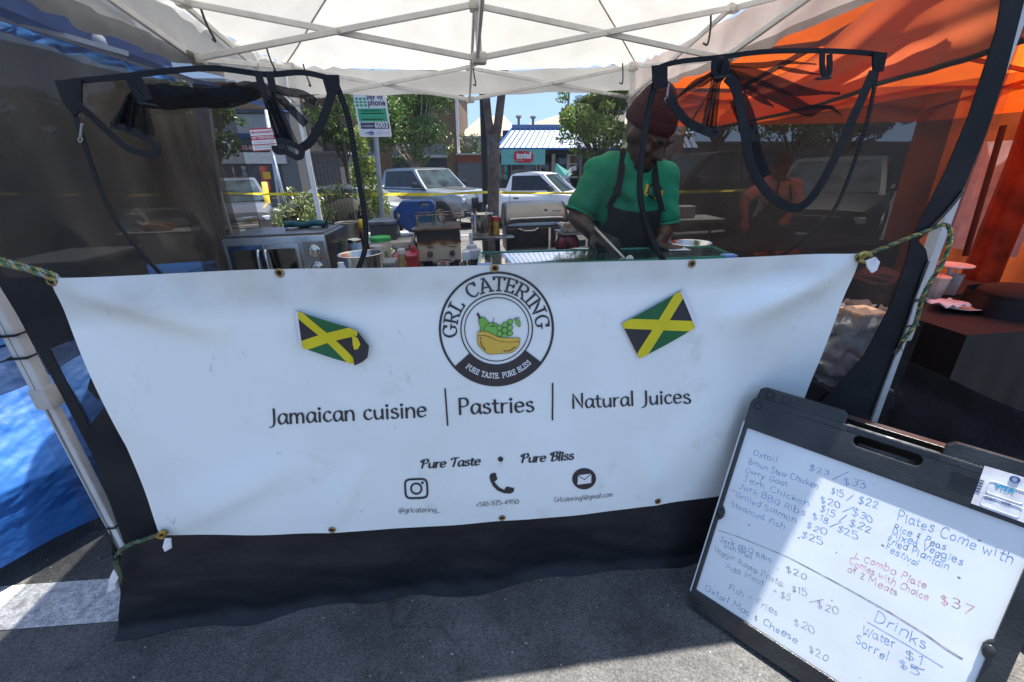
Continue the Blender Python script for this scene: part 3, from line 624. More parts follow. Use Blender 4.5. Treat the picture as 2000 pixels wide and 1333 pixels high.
for txt, x0, y0, x1, y1 in [('Pure Taste', 821, 910, 937, 904), ('Pure Bliss', 1015, 899, 1118, 893)]:
    st, w_ = strokes(txt, slant=.18, track=4, over=SW); ink('lettering', st, x0, y0, x1, y1, 16.5, .10, NB2, w_)
def disc_px(mb, cx, cy, rx, ry, lift, n=40): mb.add([pb(cx+rx*math.cos(2*PI*i/n), cy+ry*math.sin(2*PI*i/n), lift) for i in range(n)], [tuple(range(n))])
def ring_px(mb, cx, cy, r0, r1, lift, a0=0, a1=2*PI, n=96, sub=1):
    mb.grid(lambda s, t: (lambda r, a: pb(cx+r*math.cos(a), cy-r*math.sin(a), lift))(r0+(r1-r0)*t, a0+(a1-a0)*s), n, sub)
def line_px(mb, pts, wd, lift, n=1):
    if n > 1: pts = [(p.x, p.y) for p in smooth_pts([(a, b, 0) for a, b in pts], n)]
    pen(mb, [('l', pts, '')], lambda a, b, lf: pb(a, b, lf), wd/2, None, lift, 0, 1)
mb = MB(); line_px(mb, [(869.5, 755.5), (872, 790), (874.5, 827)], 3.2, 0); mb.build('divider_line', M_ink, banner); mb = MB(); line_px(mb, [(1078, 746), (1078, 780), (1077.5, 817)], 3.2, 0); mb.build('divider_line', M_ink, banner)
mb = MB(); disc_px(mb, 977, 893, 5.2, 5, 0); mb.build('round_dot', M_ink, banner)
# logo roundel
lg = MB(); LX, LY = 968.9, 639.6
ring_px(lg, LX, LY, 107.2, 111.6, 0); ring_px(lg, LX+.6, LY+1, 68.2, 70.6, 0); ring_px(lg, LX+.6, LY+1, 61.2, 63, 0)
ring_px(lg, LX, LY, 70.8, 108, .0002, math.radians(222), math.radians(323), 60, 6)
st, w_ = strokes('GRL CATERING', serif=True, track=14)
def arcmap(a, b, lf):
    th = math.radians(189.5-187*(a/w_)); r = 77+b*26; return pb(LX+r*math.cos(th), LY+2-r*math.sin(th), lf)
pen(lg, st, arcmap, .066, (math.radians(20), .62), .0001, .0001, 3)
logo = lg.build('logo', M_ink, banner)
mb = MB(); st, w2 = strokes('PURE TASTE. PURE BLISS', serif=True, track=12)
def arcmap2(a, b, lf):
    th = math.radians(231.5+83.5*(a/w2)); r = 95.5-b*9.5; return pb(LX+r*math.cos(th), LY-r*math.sin(th), lf)
pen(mb, st, arcmap2, .075, None, .0008, .0001, 2); mb.build('lettering', M_inkw, logo)
def Lp(x, y): return 840+x/5.554, 520+y/5.554
def fill(nm, pts, m, lift, sm_=4, par=None):
    q = [Lp(*p) for p in pts]
    if sm_: q = [(p.x, p.y) for p in smooth_pts([(a, b, 0) for a, b in q], sm_, True)]
    mb = MB(); mb.poly([pb(a, b, lift) for a, b in q]); o = mb.build(nm, m, par or logo)
    k = MB(); line_px(k, q+[q[0], q[1]], .8, lift+.0004); k.build('outline', M_ink, par or logo)
M_lgreen = mat('green_ink', (.16, .42, .07), .5, var=.05); M_lyel = mat('yellow_ink', (.62, .40, .055), .5, var=.05)
fill('pear', [(525, 545), (548, 533), (580, 535), (605, 560), (635, 605), (600, 640), (580, 692), (545, 692), (540, 640), (525, 590)], M_lgreen, .0002)
mb = MB(); line_px(mb, [Lp(513, 497), Lp(536, 545)], 4.5, .0009); line_px(mb, [Lp(690, 548), Lp(680, 570), Lp(677, 640)], 1.1, .0016, 3); line_px(mb, [Lp(640, 632), Lp(676, 642), Lp(706, 630)], 1, .0016, 3); line_px(mb, [Lp(885, 575), Lp(915, 555), Lp(940, 546), Lp(968, 546)], .9, .0016, 3); mb.build('stem', M_ink, logo)
fill('apple', [(672+88*math.cos(a*PI/9), 676+80*math.sin(a*PI/9)) for a in range(18)], M_lgreen, .0010)
for i, (x, y) in enumerate([(748, 655), (808, 620), (865, 590), (862, 653), (805, 682), (750, 718), (862, 715), (805, 742)]):
    fill('grape', [(x+30*math.cos(a*PI/6), y+30*math.sin(a*PI/6)) for a in range(12)], M_lgreen, .0017+.00003*i, 3)
fill('leaf', [(920, 555), (950, 560), (970, 590), (970, 645), (935, 625), (920, 590)], M_lgreen, .0017)
fill('bowl', [(514, 720), (520, 693), (560, 690), (600, 692), (660, 715), (720, 745), (790, 762), (880, 764), (955, 764), (969, 780), (966, 815), (952, 855), (920, 892), (870, 923), (760, 930), (640, 935), (600, 915), (550, 870), (522, 830), (514, 775)], M_lyel, .0023)
mb = MB()
line_px(mb, [Lp(517, 738), (Lp(560, 735)), Lp(620, 742), Lp(700, 780), Lp(780, 803), Lp(880, 808), Lp(966, 803)], 1, .003, 4); line_px(mb, [Lp(547, 792), Lp(555, 835), Lp(597, 888)], 1.9, .003, 4); line_px(mb, [Lp(820, 903), Lp(860, 900), Lp(920, 858)], 1.9, .003, 4)
for p in ((546, 764), (800, 902)): disc_px(mb, *Lp(*p), 1.6, 1.6, .003, 10)
mb.build('bowl_line', M_ink, logo)
# icons
mb = MB(); c = (813.6, 950.5); rr = []
for i in range(48):
    a = 2*PI*i/48; ca, sa = math.cos(a), math.sin(a); p = (abs(ca)**.42*(1 if ca > 0 else -1), abs(sa)**.42*(1 if sa > 0 else -1)); rr.append((c[0]+p[0]*21.4+p[1]*1.0, c[1]+p[1]*18.6-p[0]*1.2))
line_px(mb, rr+rr[:2], 4, 0); ring_px(mb, *c, 8.4, 12, 0, n=40); disc_px(mb, 825.6, 938.7, 2.8, 2.6, 0, 14); mb.build('camera_icon', M_ink, banner)
ph = [(870, 252), (905, 247), (921, 298), (897, 320), (915, 345), (940, 368), (975, 386), (994, 358), (1056, 370), (1052, 400), (1025, 416), (970, 412), (920, 390), (885, 355), (862, 310), (856, 275)]
mb = MB(); mb.poly([pb(750+a/4.1667, 860+b/4.1667) for a, b in ph]); mb.build('phone_icon', M_ink, banner)
mb = MB(); disc_px(mb, 1138.8, 930.3, 23.3, 20.2, 0); ei = mb.build('mail_icon', M_ink, banner)
mb = MB(); mb.poly([pb(750+a/4.1667, 860+b/4.1667, .0004) for a, b in [(1570, 263), (1678, 252), (1676, 326), (1565, 338)]]); mb.build('envelope', M_inkw, ei)
mb = MB(); line_px(mb, [(750+a/4.1667, 860+b/4.1667) for a, b in [(1570, 264), (1622, 298), (1678, 253)]], 1.5, .0008); mb.build('envelope_line', M_ink, ei)
# two small paper flags taped on
M_fg = mat('flag_green', (.004, .10, .032), .6, var=.06); M_fy = mat('flag_yellow', (.62, .52, .006), .6, var=.05); M_fb = mat('flag_black', (.018, .018, .026), .6, var=.1); M_fw = mat('flag_hem', (.66, .66, .72), .7, var=.05)
def flag(label, q, lift, hoist):
    o = thing('small_flag', label, 'flag', pb(*q[0]))
    def at(s, t, lf=0):
        x = (q[0][0]*(1-s)+q[1][0]*s)*(1-t)+(q[3][0]*(1-s)+q[2][0]*s)*t; y = (q[0][1]*(1-s)+q[1][1]*s)*(1-t)+(q[3][1]*(1-s)+q[2][1]*s)*t
        return pb(x, y, .003+lift(s, t)+lf)
    wy = .09; wx = wy*.62; N = 44
    mb = MB()
    for j in range(N):
        for i in range(N):
            pass
    mb.grid(lambda s, t: at(s, t), N, N); mb.mi = []
    for j in range(N):
        for i in range(N):
            s, t = (i+.5)/N, (j+.5)/N; left = s < min(t, 1-t); right = s > max(t, 1-t)
            mb.mi.append(1 if (left or right) else 0)
    mb.build('flag_cloth', [M_fg, M_fb], o, smooth=True, solid=.001)
    k = MB()
    for a, b in (((0, 0), (1, 1)), ((0, 1), (1, 0))):
        pts = [(a[0]+(b[0]-a[0])*i/24, a[1]+(b[1]-a[1])*i/24) for i in range(25)]
        vs = []
        for s, t in pts:
            dsx = wx; e = 1 if b[1] > a[1] else -1
            lf = .0014 if e > 0 else .0010
            vs += [at(min(1, max(0, s+dsx)), min(1, max(0, t-e*wy)), lf), at(s, t, lf), at(min(1, max(0, s-dsx)), min(1, max(0, t+e*wy)), lf)]
        k.add(vs, [f for i in range(24) for f in ((3*i, 3*i+1, 3*i+4, 3*i+3), (3*i+1, 3*i+2, 3*i+5, 3*i+4))])
    k.build('yellow_cross', M_fy, o)
    k = MB(); k.grid(lambda s, t: at(hoist[0]+(hoist[1]-hoist[0])*s, t, .0022), 2, 12); k.build('hem', M_fw, o)
    return o
f1 = flag('small green, black and yellow flag with a curled corner, left of the round logo', [(584, 599), (703, 640), (697, 707), (591, 672)], lambda s, t: .004+.012*math.sin(PI*s)*(.6+.4*math.cos(t*5))+.012*max(0, s-.85)/.15*(1-t), (0, .05))
k = MB(); k.poly([pb(x, y, .018) for x, y in [(703, 640), (725, 668), (722, 690), (712, 699), (697, 706), (694, 690)]]); k.build('curled_corner', M_fb, f1, solid=.001)
k = MB(); q = [(693, 648), (703, 652), (709, 664), (704, 673), (697, 675), (694, 664)]; k.poly([pb(x, y, .021) for x, y in q]); k.build('curled_edge', M_fy, f1, solid=.001)
flag('small flat green, black and yellow flag slanting upward, right of the round logo', [(1328, 563.5), (1211, 629), (1245, 697), (1357, 634)], lambda s, t: .003+.004*math.sin(PI*s), (0, .045))

# ================================================================== ROPES
M_ry = mat('rope_yellow', (.30, .25, .06), .85, var=.4, scale=80); M_rg = mat('rope_green', (.06, .15, .08), .85, var=.4, scale=80); M_rd = mat('rope_dirty', (.09, .085, .05), .9, var=.5, scale=50)
M_tape = mat('white_tape', (.7, .7, .72), .5, var=.1, scale=30)
def rope(label, pts, r, ms, tail=None):
    o = thing('tie_rope', label, 'rope', pts[0])
    pts = smooth_pts(pts, 14); n = len(pts); acc = [0]
    for i in range(1, n): acc.append(acc[-1]+(pts[i]-pts[i-1]).length)
    for j, m in enumerate(ms):
        q = []
        for i in range(n):
            t = (pts[min(i+1, n-1)]-pts[max(0, i-1)]).normalized(); a = t.cross(EN)
            if a.length < .1: a = t.cross(EU)
            a.normalize(); b = t.cross(a); ph_ = 2*PI*j/len(ms)+acc[i]/r*.9
            q.append(pts[i]+(a*math.cos(ph_)+b*math.sin(ph_))*r*.55)
        k = MB(); k.tube(q, r*.62, 6); k.build('strand', m, o, smooth=True)
    return o
def frays(o, c, d, n, L, m):
    k = MB()
    for i in range(n):
        e = V((random.uniform(-1, 1), random.uniform(-1, 1), random.uniform(-1, 1)))*.35; k.tube([c, c+(d+e*.5)*L*.5, c+(d+e)*L], [.002, .0015, .0008], 5)
    k.build('frayed_end', m, o, smooth=True); wrap(o.children[-1] if o.children else o, None, None)
r1 = rope('braided yellow and green rope holding the upper left corner of the banner', [B(-.02, -.03, 1.41), B(.0, -.05, 1.395), pv(-20, 505, -.07), pv(25, 514, -.075), pv(65, 524, -.08), pv(104, 536, -.085), pv(116, 547, -.088), pv(104, 546, -.09), pv(60, 530, -.09), pv(20, 520, -.085), pv(-20, 510, -.08)], .0052, [M_ry, M_rg, mat('rope_white', (.32, .32, .28), .9, var=.3, scale=60)])
r2 = rope('yellow and green rope from the upper right banner corner with a long dangling end', [pb(1672, 503, .004), pv(1688, 500, -.085), pv(1720, 487, -.08), pv(1770, 467, -.07), pv(1815, 450, -.06), pv(1838, 440, -.06), pv(1852, 443, -.062), pv(1856, 462, -.064), pv(1850, 492, -.066), pv(1836, 522, -.068), pv(1818, 550, -.07), pv(1802, 580, -.072), pv(1794, 610, -.074), pv(1786, 635, -.075), pv(1772, 655, -.078), pv(1762, 668, -.08)], .0062, [M_ry, M_rg, M_rd])
frays(r2, pv(1766, 664, -.08), V((-.3, 0, -1)), 12, .05, M_rd)
k = MB(); k.tube(smooth_pts([pv(x, y, -.09) for x, y in [(1675, 500), (1690, 494), (1702, 503), (1692, 512), (1680, 507), (1694, 498)]], 5), .006, 7); k.build('knot', M_ry, r2, smooth=True)
k = MB(); k.poly([pv(x, y, -.098) for x, y in [(1690, 510), (1710, 502), (1718, 512), (1712, 528), (1702, 534), (1694, 524)]]); k.build('tape_wrap', M_tape, r2, solid=.006, bevel=.002)
r3 = rope('dirty knotted rope tying the lower left banner corner to the leg', [pb(318, 1040, .004), pv(300, 1048, -.085), pv(280, 1055, -.075), pv(262, 1060, -.07), pv(246, 1068, -.075), pv(232, 1078, -.085), pv(227, 1095, -.09), pv(230, 1112, -.095), pv(236, 1124, -.1)], .0065, [M_rd, M_rg, M_rd])
frays(r3, pv(234, 1118, -.1), V((-.1, 0, -1)), 16, .055, M_rd)
k = MB(); k.tube(smooth_pts([pv(x, y, -.095) for x, y in [(312, 1040), (322, 1040), (320, 1050), (308, 1048), (314, 1040)]], 5), .0055, 7); k.build('knot', mat('rope_orange', (.34, .2, .04), .85, var=.3, scale=60), r3, smooth=True)
for q in ([(322, 1052), (334, 1052), (336, 1070), (322, 1078), (318, 1068)], [(214, 1130), (222, 1112), (232, 1128), (226, 1150), (208, 1160)]):
    k = MB(); k.poly([pv(x, y, -.105) for x, y in q]); k.build('tape_wrap', M_tape, r3, solid=.006, bevel=.002)

# ================================================================== MENU BOARD
bx, by, psi, phi, bw, bh = .6484, 1.0961, -.798, .362, .727, .856
BE = V((math.cos(psi), math.sin(psi), 0)); BK = V((-math.sin(psi), math.cos(psi), 0))
BU = V((0, 0, math.cos(phi)))+BK*math.sin(phi); BN = BE.cross(BU).normalized()
if BN.dot(V((-1, -1, 0))) < 0: BN = -BN
BO = V((bx, by, .02))
def bpt(s, t, n=0): return BO+BE*s+BU*t+BN*n
def bpx(x, y):
    d = ray(x, y); t = (BO-CC).dot(BN)/d.dot(BN); P = CC+d*t-BO; return P.dot(BE), P.dot(BU)
PD = -.009      # panel sits this far behind the frame face
def bpp(x, y):
    d = ray(x, y); o = BO+BN*PD; t = (o-CC).dot(BN)/d.dot(BN); P = CC+d*t-BO; return P.dot(BE), P.dot(BU)
board = thing('menu_board', 'black plastic A-frame sign with a handwritten whiteboard menu', 'sign', BO+BE*bw/2)
M_bframe = mat('board_plastic', (.016, .018, .020), .34, var=.4, scale=7, bump=.12, bscale=120)
M_wb = mat('whiteboard', (.71, .745, .765), .32, var=.05, scale=4, bump=.02, bscale=12)
pTL = bpp(1472, 840); pBL = bpp(1350, 1145); pR = bpp(1966, 1210)
ix0 = (pTL[0]+pBL[0])/2; ix1 = (bpp(1990, 1162)[0]+bpp(1893, 1331)[0])/2; bw = ix1+.045; iy1 = pTL[1]; iy0 = pBL[1]
def rrect(x0, y0, x1, y1, r, n=5):
    out = []
    for cx, cy, a0 in ((x1-r, y1-r, 0), (x0+r, y1-r, 90), (x0+r, y0+r, 180), (x1-r, y0+r, 270)):
        for i in range(n+1): a = math.radians(a0+90*i/n); out.append((cx+r*math.cos(a), cy+r*math.sin(a)))
    return out
def slab(outer, holes, d, nm, m, par, bev=.004, base=0):
    mb = MB(); loops = [[bpt(a, b, base) for a, b in outer]]+[[bpt(a, b, base) for a, b in h] for h in holes]
    tri = tessellate_polygon(loops); flat = [p for l in loops for p in l]; n = len(flat)
    mb.add(flat+[p-BN*d for p in flat], [tuple(t) for t in tri]+[tuple(i+n for i in reversed(t)) for t in tri])
    o = 0
    for l in loops:
        c = len(l); mb.add([], [])
        mb.f += [(o+i, o+(i+1) % c, o+(i+1) % c+n, o+i+n) for i in range(c)]; mb.mi += [0]*c; o += c
    q = mb.build(nm, m, par)
    me = q.data; bm = bmesh.new(); bm.from_mesh(me); bmesh.ops.remove_doubles(bm, verts=bm.verts, dist=1e-5); pass
    if bev:
        ed = [e for e in bm.edges if len(e.link_faces) == 2 and e.calc_face_angle(0) > .8]
        bmesh.ops.bevel(bm, geom=ed, offset=bev, segments=2, affect='EDGES', profile=.5)
    bmesh.ops.triangulate(bm, faces=[f for f in bm.faces if len(f.verts) > 4]); bmesh.ops.recalc_face_normals(bm, faces=bm.faces); bm.to_mesh(me); bm.free(); return q
latch = [bpp(1405, 1000)[1], bpp(1938, 1262)[1]]
frm = rrect(0, 0, bw, bh, .03)
hole = []
lh = latch[0]
hole = [(ix1, iy1), (ix0, iy1), (ix0, lh+.03), (ix0+.008, lh+.022), (ix0+.014, lh+.008), (ix0+.014, lh-.008), (ix0+.008, lh-.022), (ix0, lh-.03), (ix0, iy0), (ix1, iy0), (ix1, lh-.03), (ix1-.008, lh-.022), (ix1-.014, lh-.008), (ix1-.014, lh+.008), (ix1-.008, lh+.022), (ix1, lh+.03)]
sl0 = bpx(1668, 858); sl1 = bpx(1800, 904); sy = (sl0[1]+sl1[1])/2
slot = rrect(sl0[0], sy-.017, sl1[0], sy+.017, .016)
slab(frm, [hole, slot], .024, 'frame', M_bframe, board)
mb = MB(); mb.poly([bpt(a, b, PD-.002) for a, b in rrect(ix0-.02, iy0-.02, ix1+.02, iy1+.02, .004)]); mb.build('whiteboard_panel', M_wb, board, solid=.004)
tb = bpx(1492, 778)[0], bpx(1655, 820)[0], bpx(1842, 880)[0]
slab([(.012, bh-.012), (tb[1], bh-.012), (tb[1]-.004, bh+.03), (tb[1]-.016, bh+.04), (.03, bh+.04), (.016, bh+.03)], [], .034, 'hinge_tab', M_bframe, board, .004, -.004)
slab([(tb[2], bh-.012), (bw-.012, bh-.012), (bw-.014, bh+.032), (bw-.03, bh+.044), (tb[2]+.02, bh+.044), (tb[2]+.004, bh+.03)], [], .034, 'hinge_tab', M_bframe, board, .004, -.004)
mb = MB()
for a in (.05, .1):
    for c in ((a-.012, a+.012),):
        mb.tube([bpt(c[0], bh+.008, -.002), bpt(c[1], bh+.008, -.002), bpt(c[1], bh+.028, -.002), bpt(c[0], bh+.028, -.002)], .002, 6, closed=True)
mb.build('moulded_square', M_bframe, board)
for a, b in ((.026, bh-.03), (.026, .035), (bw-.026, bh-.03), (bw-.026, .035)):
    mb = MB(); mb.tube([bpt(a+.012*math.cos(i*PI/10), b+.012*math.sin(i*PI/10), .0005) for i in range(20)], .0016, 6, closed=True); mb.build('screw_cap', M_black, board)
# rear leg of the A-frame
def rear(s, t, n):
    return BO+BE*s+V((0, 0, 1))*(t*math.cos(phi))+BK*(2*bh*math.sin(phi)+.06-t*math.sin(phi)+n)
mb = MB(); mb.prism([rear(a, b, 0) for a, b in rrect(0, 0, bw, bh-.01, .03)], BK*.03); mb.build('rear_panel', M_bframe, board, bevel=.004)
# raised ribs and moulded plaque near the sticker
pq = bpx(1858, 928); mb = MB()
for i in range(5): mb.bar(bpt(pq[0], pq[1]+.012-.008*i, .001), bpt(pq[0]+.06, pq[1]+.012-.008*i, .001), .002, .003, up=BN)
mb.build('moulded_plaque', M_black, board)
e0 = bpx(1655, 829)
mb = MB(); mb.tube([bpt(tb[1]+.004, bh-.003, -.004), bpt(tb[2]-.004, bh-.003, -.004)], .006, 8); mb.build('top_rail', mat('grey_rail_plastic', (.10, .10, .10), .25, var=.4, scale=30), board, smooth=True)  # rail is a lighter grey than the rest of the frame
mb = MB(); mb.tube([bpt(sl0[0]+.012, sy-.012, -.012), bpt(sl1[0]-.012, sy-.012, -.012)], .0075, 8); mb.build('handle_bar', M_bframe, board, smooth=True)
for a, b in ((ix0+.002, lh), (ix1-.002, lh)):
    mb = MB(); mb.ell(bpt(a, b, .003), (.012, .016, .006), (BE, BU, BN)); mb.build('latch_knob', M_bframe, board, smooth=True)
# sticker with card marks
st0 = bpx(1923, 910); st1 = bpx(1896, 983)
SE = BE; SU = BU
sh = st0[1]-st1[1]
stk = MB(); stk.poly([bpt(*p, .0012) for p in [st0, st1, (bw-.004, st1[1]-.003), (bw-.004, st0[1]+.004)]])
sk = stk.build('card_sticker', mat('sticker_paper', (.72, .73, .76), .4, var=.18, scale=24, col2=(.5, .5, .53)), board, solid=.0006)
M_cyan = mat('sticker_blue', (.01, .28, .47), .5, var=.05); M_navy = mat('sticker_navy', (.015, .05, .2), .5, var=.05)
def stext(t, p0, p1, m, bold=0, lf=.0024, par=None):
    a = bpx(*p0); b = bpx(*p1); o = bpt(a[0], a[1], lf); d = (bpt(b[0], b[1], lf)-o); L = d.length; ex = d.normalized(); ey = BN.cross(ex)
    if ey.dot(BU) < 0: ey = -ey
    k = MB(); flat_text(k, t, o, ex, ey, L, bold); return k.build('lettering', m, par or sk)
stext('VISA', (1940, 952), (1981, 965), M_cyan, .03); stext('DISC', (1923, 976), (1946, 981), M_navy, .012); stext('VER', (1954, 983), (1975, 989), M_navy, .012); stext('S', (1993, 942), (1998, 943.5), mat('sticker_grey', (.4, .42, .46), .5))
mb = MB(); c = bpx(1982, 936.5); mb.tube([bpt(c[0]+.0075*math.cos(i*PI/12), c[1]+.0075*math.sin(i*PI/12), .0026) for i in range(24)], .0018, 6, closed=True); mb.build('ring_mark', M_navy, sk)
def srect(x, y, w_, h_):
    a, b = bpx(x, y); mb = MB(); mb.tube([bpt(p, q, .0022) for p, q in rrect(a, b-h_, a+w_, b, .006, 3)], .0005, 4, closed=True); mb.build('card_outline', mat('sticker_line', (.5, .52, .58), .5), sk)
srect(1934, 938, .066, .034); srect(1921, 966, .07, .028)
# handwriting
HW = {'J': (56, '6,100 54,100;~32,100 32,24 22,2 4,12'), 'G': (70, '~60,84 42,100 18,88 6,50 16,10 40,0 58,16 58,40;36,42 66,42'), 'i': (24, '12,58 12,2;o12,80')}
M_mblue = mat('marker_blue', (.22, .35, .60), .6, var=.3, scale=60); M_mteal = mat('marker_teal', (.17, .29, .40), .6, var=.3, scale=60); M_mgrey = mat('marker_grey', (.36, .38, .45), .6, var=.3, scale=60); M_mred = mat('marker_red', (.68, .36, .38), .6, var=.3, scale=60)
def hand(txt, x0, y0, x1, y1, cap, m, hw=.00082):
    cap *= .80
    a = bpp(x0, y0); b = bpp(x1, y1); dx, dy = b[0]-a[0], b[1]-a[1]; L = math.hypot(dx, dy); ex = (dx/L, dy/L); ey = (-ex[1], ex[0])
    st, w_ = strokes(txt, jit=12, track=10, over=HW); k = L/w_
    mb = MB(); pen(mb, st, lambda p, q, lf: bpt(a[0]+ex[0]*p*k+ey[0]*q*cap, a[1]+ex[1]*p*k+ey[1]*q*cap, PD+.0002+lf), hw*(1+cap*8)/((k+cap)/2), None, 0, .00002)
    mb.build('handwriting', m, board)
b_, t_, g_, r_ = M_mblue, M_mteal, M_mgrey, M_mred
for txt, x0, y0, x1, y1, cap, m in [
 ('Oxtail', 1470, 889, 1517, 904, .026, b_), ('Brown Stew Chicken', 1462, 906, 1598, 956, .025, b_), ('Curry Goat', 1455, 922, 1538, 951, .024, b_), ('Jerk Chicken', 1451, 940, 1580, 989, .027, b_), ('Jerk BBQ Ribs', 1443, 954, 1571, 1008, .026, b_), ('Grilled Salmon', 1436, 971, 1555, 1022, .026, b_), ('Steamed Fish', 1427, 990, 1532, 1034, .026, b_), ('*', 1425, 963, 1436, 967, .024, r_),
 ('$23', 1578, 919, 1619, 929, .022, b_), ('/', 1626, 937, 1652, 941, .032, b_), ('$33', 1647, 945, 1692, 955, .026, b_), ('$15', 1622, 964, 1648, 971, .026, b_), ('/', 1652, 976, 1676, 982, .026, b_), ('$22', 1674, 983, 1714, 994, .026, b_), ('$20', 1602, 981, 1642, 994, .026, b_), ('/', 1645, 1000, 1666, 1006, .026, b_), ('$30', 1661, 1007, 1706, 1021, .028, b_),
 ('$15', 1600, 999, 1630, 1010, .025, b_), ('/', 1637, 1018, 1660, 1024, .026, b_), ('$22', 1656, 1025, 1700, 1041, .027, b_), ('$18', 1587, 1012, 1617, 1023, .025, b_), ('/', 1620, 1029, 1640, 1034, .026, b_), ('$25', 1633, 1037, 1677, 1054, .026, b_), ('$20', 1573, 1030, 1615, 1046, .026, b_), ('$25', 1562, 1048, 1608, 1066, .026, b_),
 ('Jerk BBQ Ribs', 1406, 1058, 1506, 1099, .024, t_), ('with Fries', 1413, 1069, 1469, 1093, .020, t_), ('Veggie Rasta Pasta.', 1393, 1076, 1532, 1148, .026, g_), ('$20', 1535, 1117, 1575, 1134, .026, t_), ("'Add Meat", 1414, 1108, 1492, 1145, .025, g_), ('+', 1508, 1156, 1516, 1160, .022, g_), ('$5', 1523, 1166, 1543, 1174, .026, g_), ('$15', 1546, 1155, 1577, 1167, .026, g_), ('/', 1580, 1174, 1604, 1184, .028, g_), ('$20', 1596, 1184, 1638, 1203, .028, g_),
 ('Fish + Fries', 1422, 1151, 1518, 1203, .030, g_), ('$20', 1550, 1220, 1593, 1239, .028, g_), ('Oxtail Mac & Cheese', 1376, 1153, 1557, 1258, .028, t_), ('$20', 1580, 1273, 1616, 1293, .028, g_),
 ('Plates Come with', 1752, 1014, 1978, 1101, .036, b_), ('Rice & Peas', 1745, 1033, 1846, 1075, .025, b_), ('Mixed Veggies', 1740, 1047, 1879, 1105, .026, b_), ('Fried Plantain', 1733, 1059, 1852, 1114, .024, b_), ('Festival', 1729, 1073, 1792, 1106, .024, b_),
 ('L Combo Plate', 1669, 1088, 1808, 1151, .026, r_), ('Comes with Choice', 1658, 1101, 1812, 1175, .025, r_), ('of 2 Meats', 1654, 1115, 1752, 1163, .025, r_), ('$37', 1836, 1177, 1897, 1201, .03, r_),
 ('Drinks', 1706, 1212, 1808, 1268, .042, b_), ('Water', 1682, 1237, 1748, 1267, .034, b_), ('Sorrel', 1670, 1256, 1734, 1291, .034, b_), ('$1', 1766, 1285, 1803, 1301, .03, b_), ('$5', 1756, 1304, 1797, 1322, .03, b_)]:
    hand(txt, x0, y0, x1, y1, cap, m)
def mline(pts, w0, w1, m):
    q = [bpp(*p) for p in pts]; mb = MB(); n = len(q); vs = []
    for i, p in enumerate(q):
        a = q[max(0, i-1)]; b = q[min(n-1, i+1)]; l = math.hypot(b[0]-a[0], b[1]-a[1]); t = ((b[0]-a[0])/l, (b[1]-a[1])/l); w_ = w0+(w1-w0)*i/(n-1)
        vs += [bpt(p[0]-t[1]*w_, p[1]+t[0]*w_, PD+.0002), bpt(p[0]+t[1]*w_, p[1]-t[0]*w_, PD+.0002)]
    mb.add(vs, [(2*i, 2*i+1, 2*i+3, 2*i+2) for i in range(n-1)]); mb.build('ruled_line', m, board)
mline([(1402, 1036), (1440, 1048), (1540, 1089), (1640, 1142), (1740, 1198), (1808, 1240), (1850, 1270), (1880, 1288)], .0016, .0032, mat('marker_smudge', (.36, .35, .38), .7, var=.3, scale=40))
mline([(1694, 1215), (1770, 1259), (1842, 1304)], .0012, .0012, b_); mline([(1778, 1301), (1806, 1309)], .0014, .0014, b_)
mb = MB()
for i in range(26):
    a = random.uniform(ix0+.02, ix1-.02); b = random.uniform(iy0+.01, iy1-.01); r = random.choice([.0012, .0016, .002, .0035])
    mb.add([bpt(a+r*random.uniform(.6, 1.4)*math.cos(j), b+r*random.uniform(.4, 1)*math.sin(j), PD+.0003) for j in range(6)], [tuple(range(6))])
mb.build('dirt_mark', mat('dirt', (.2, .19, .2), .9), board)
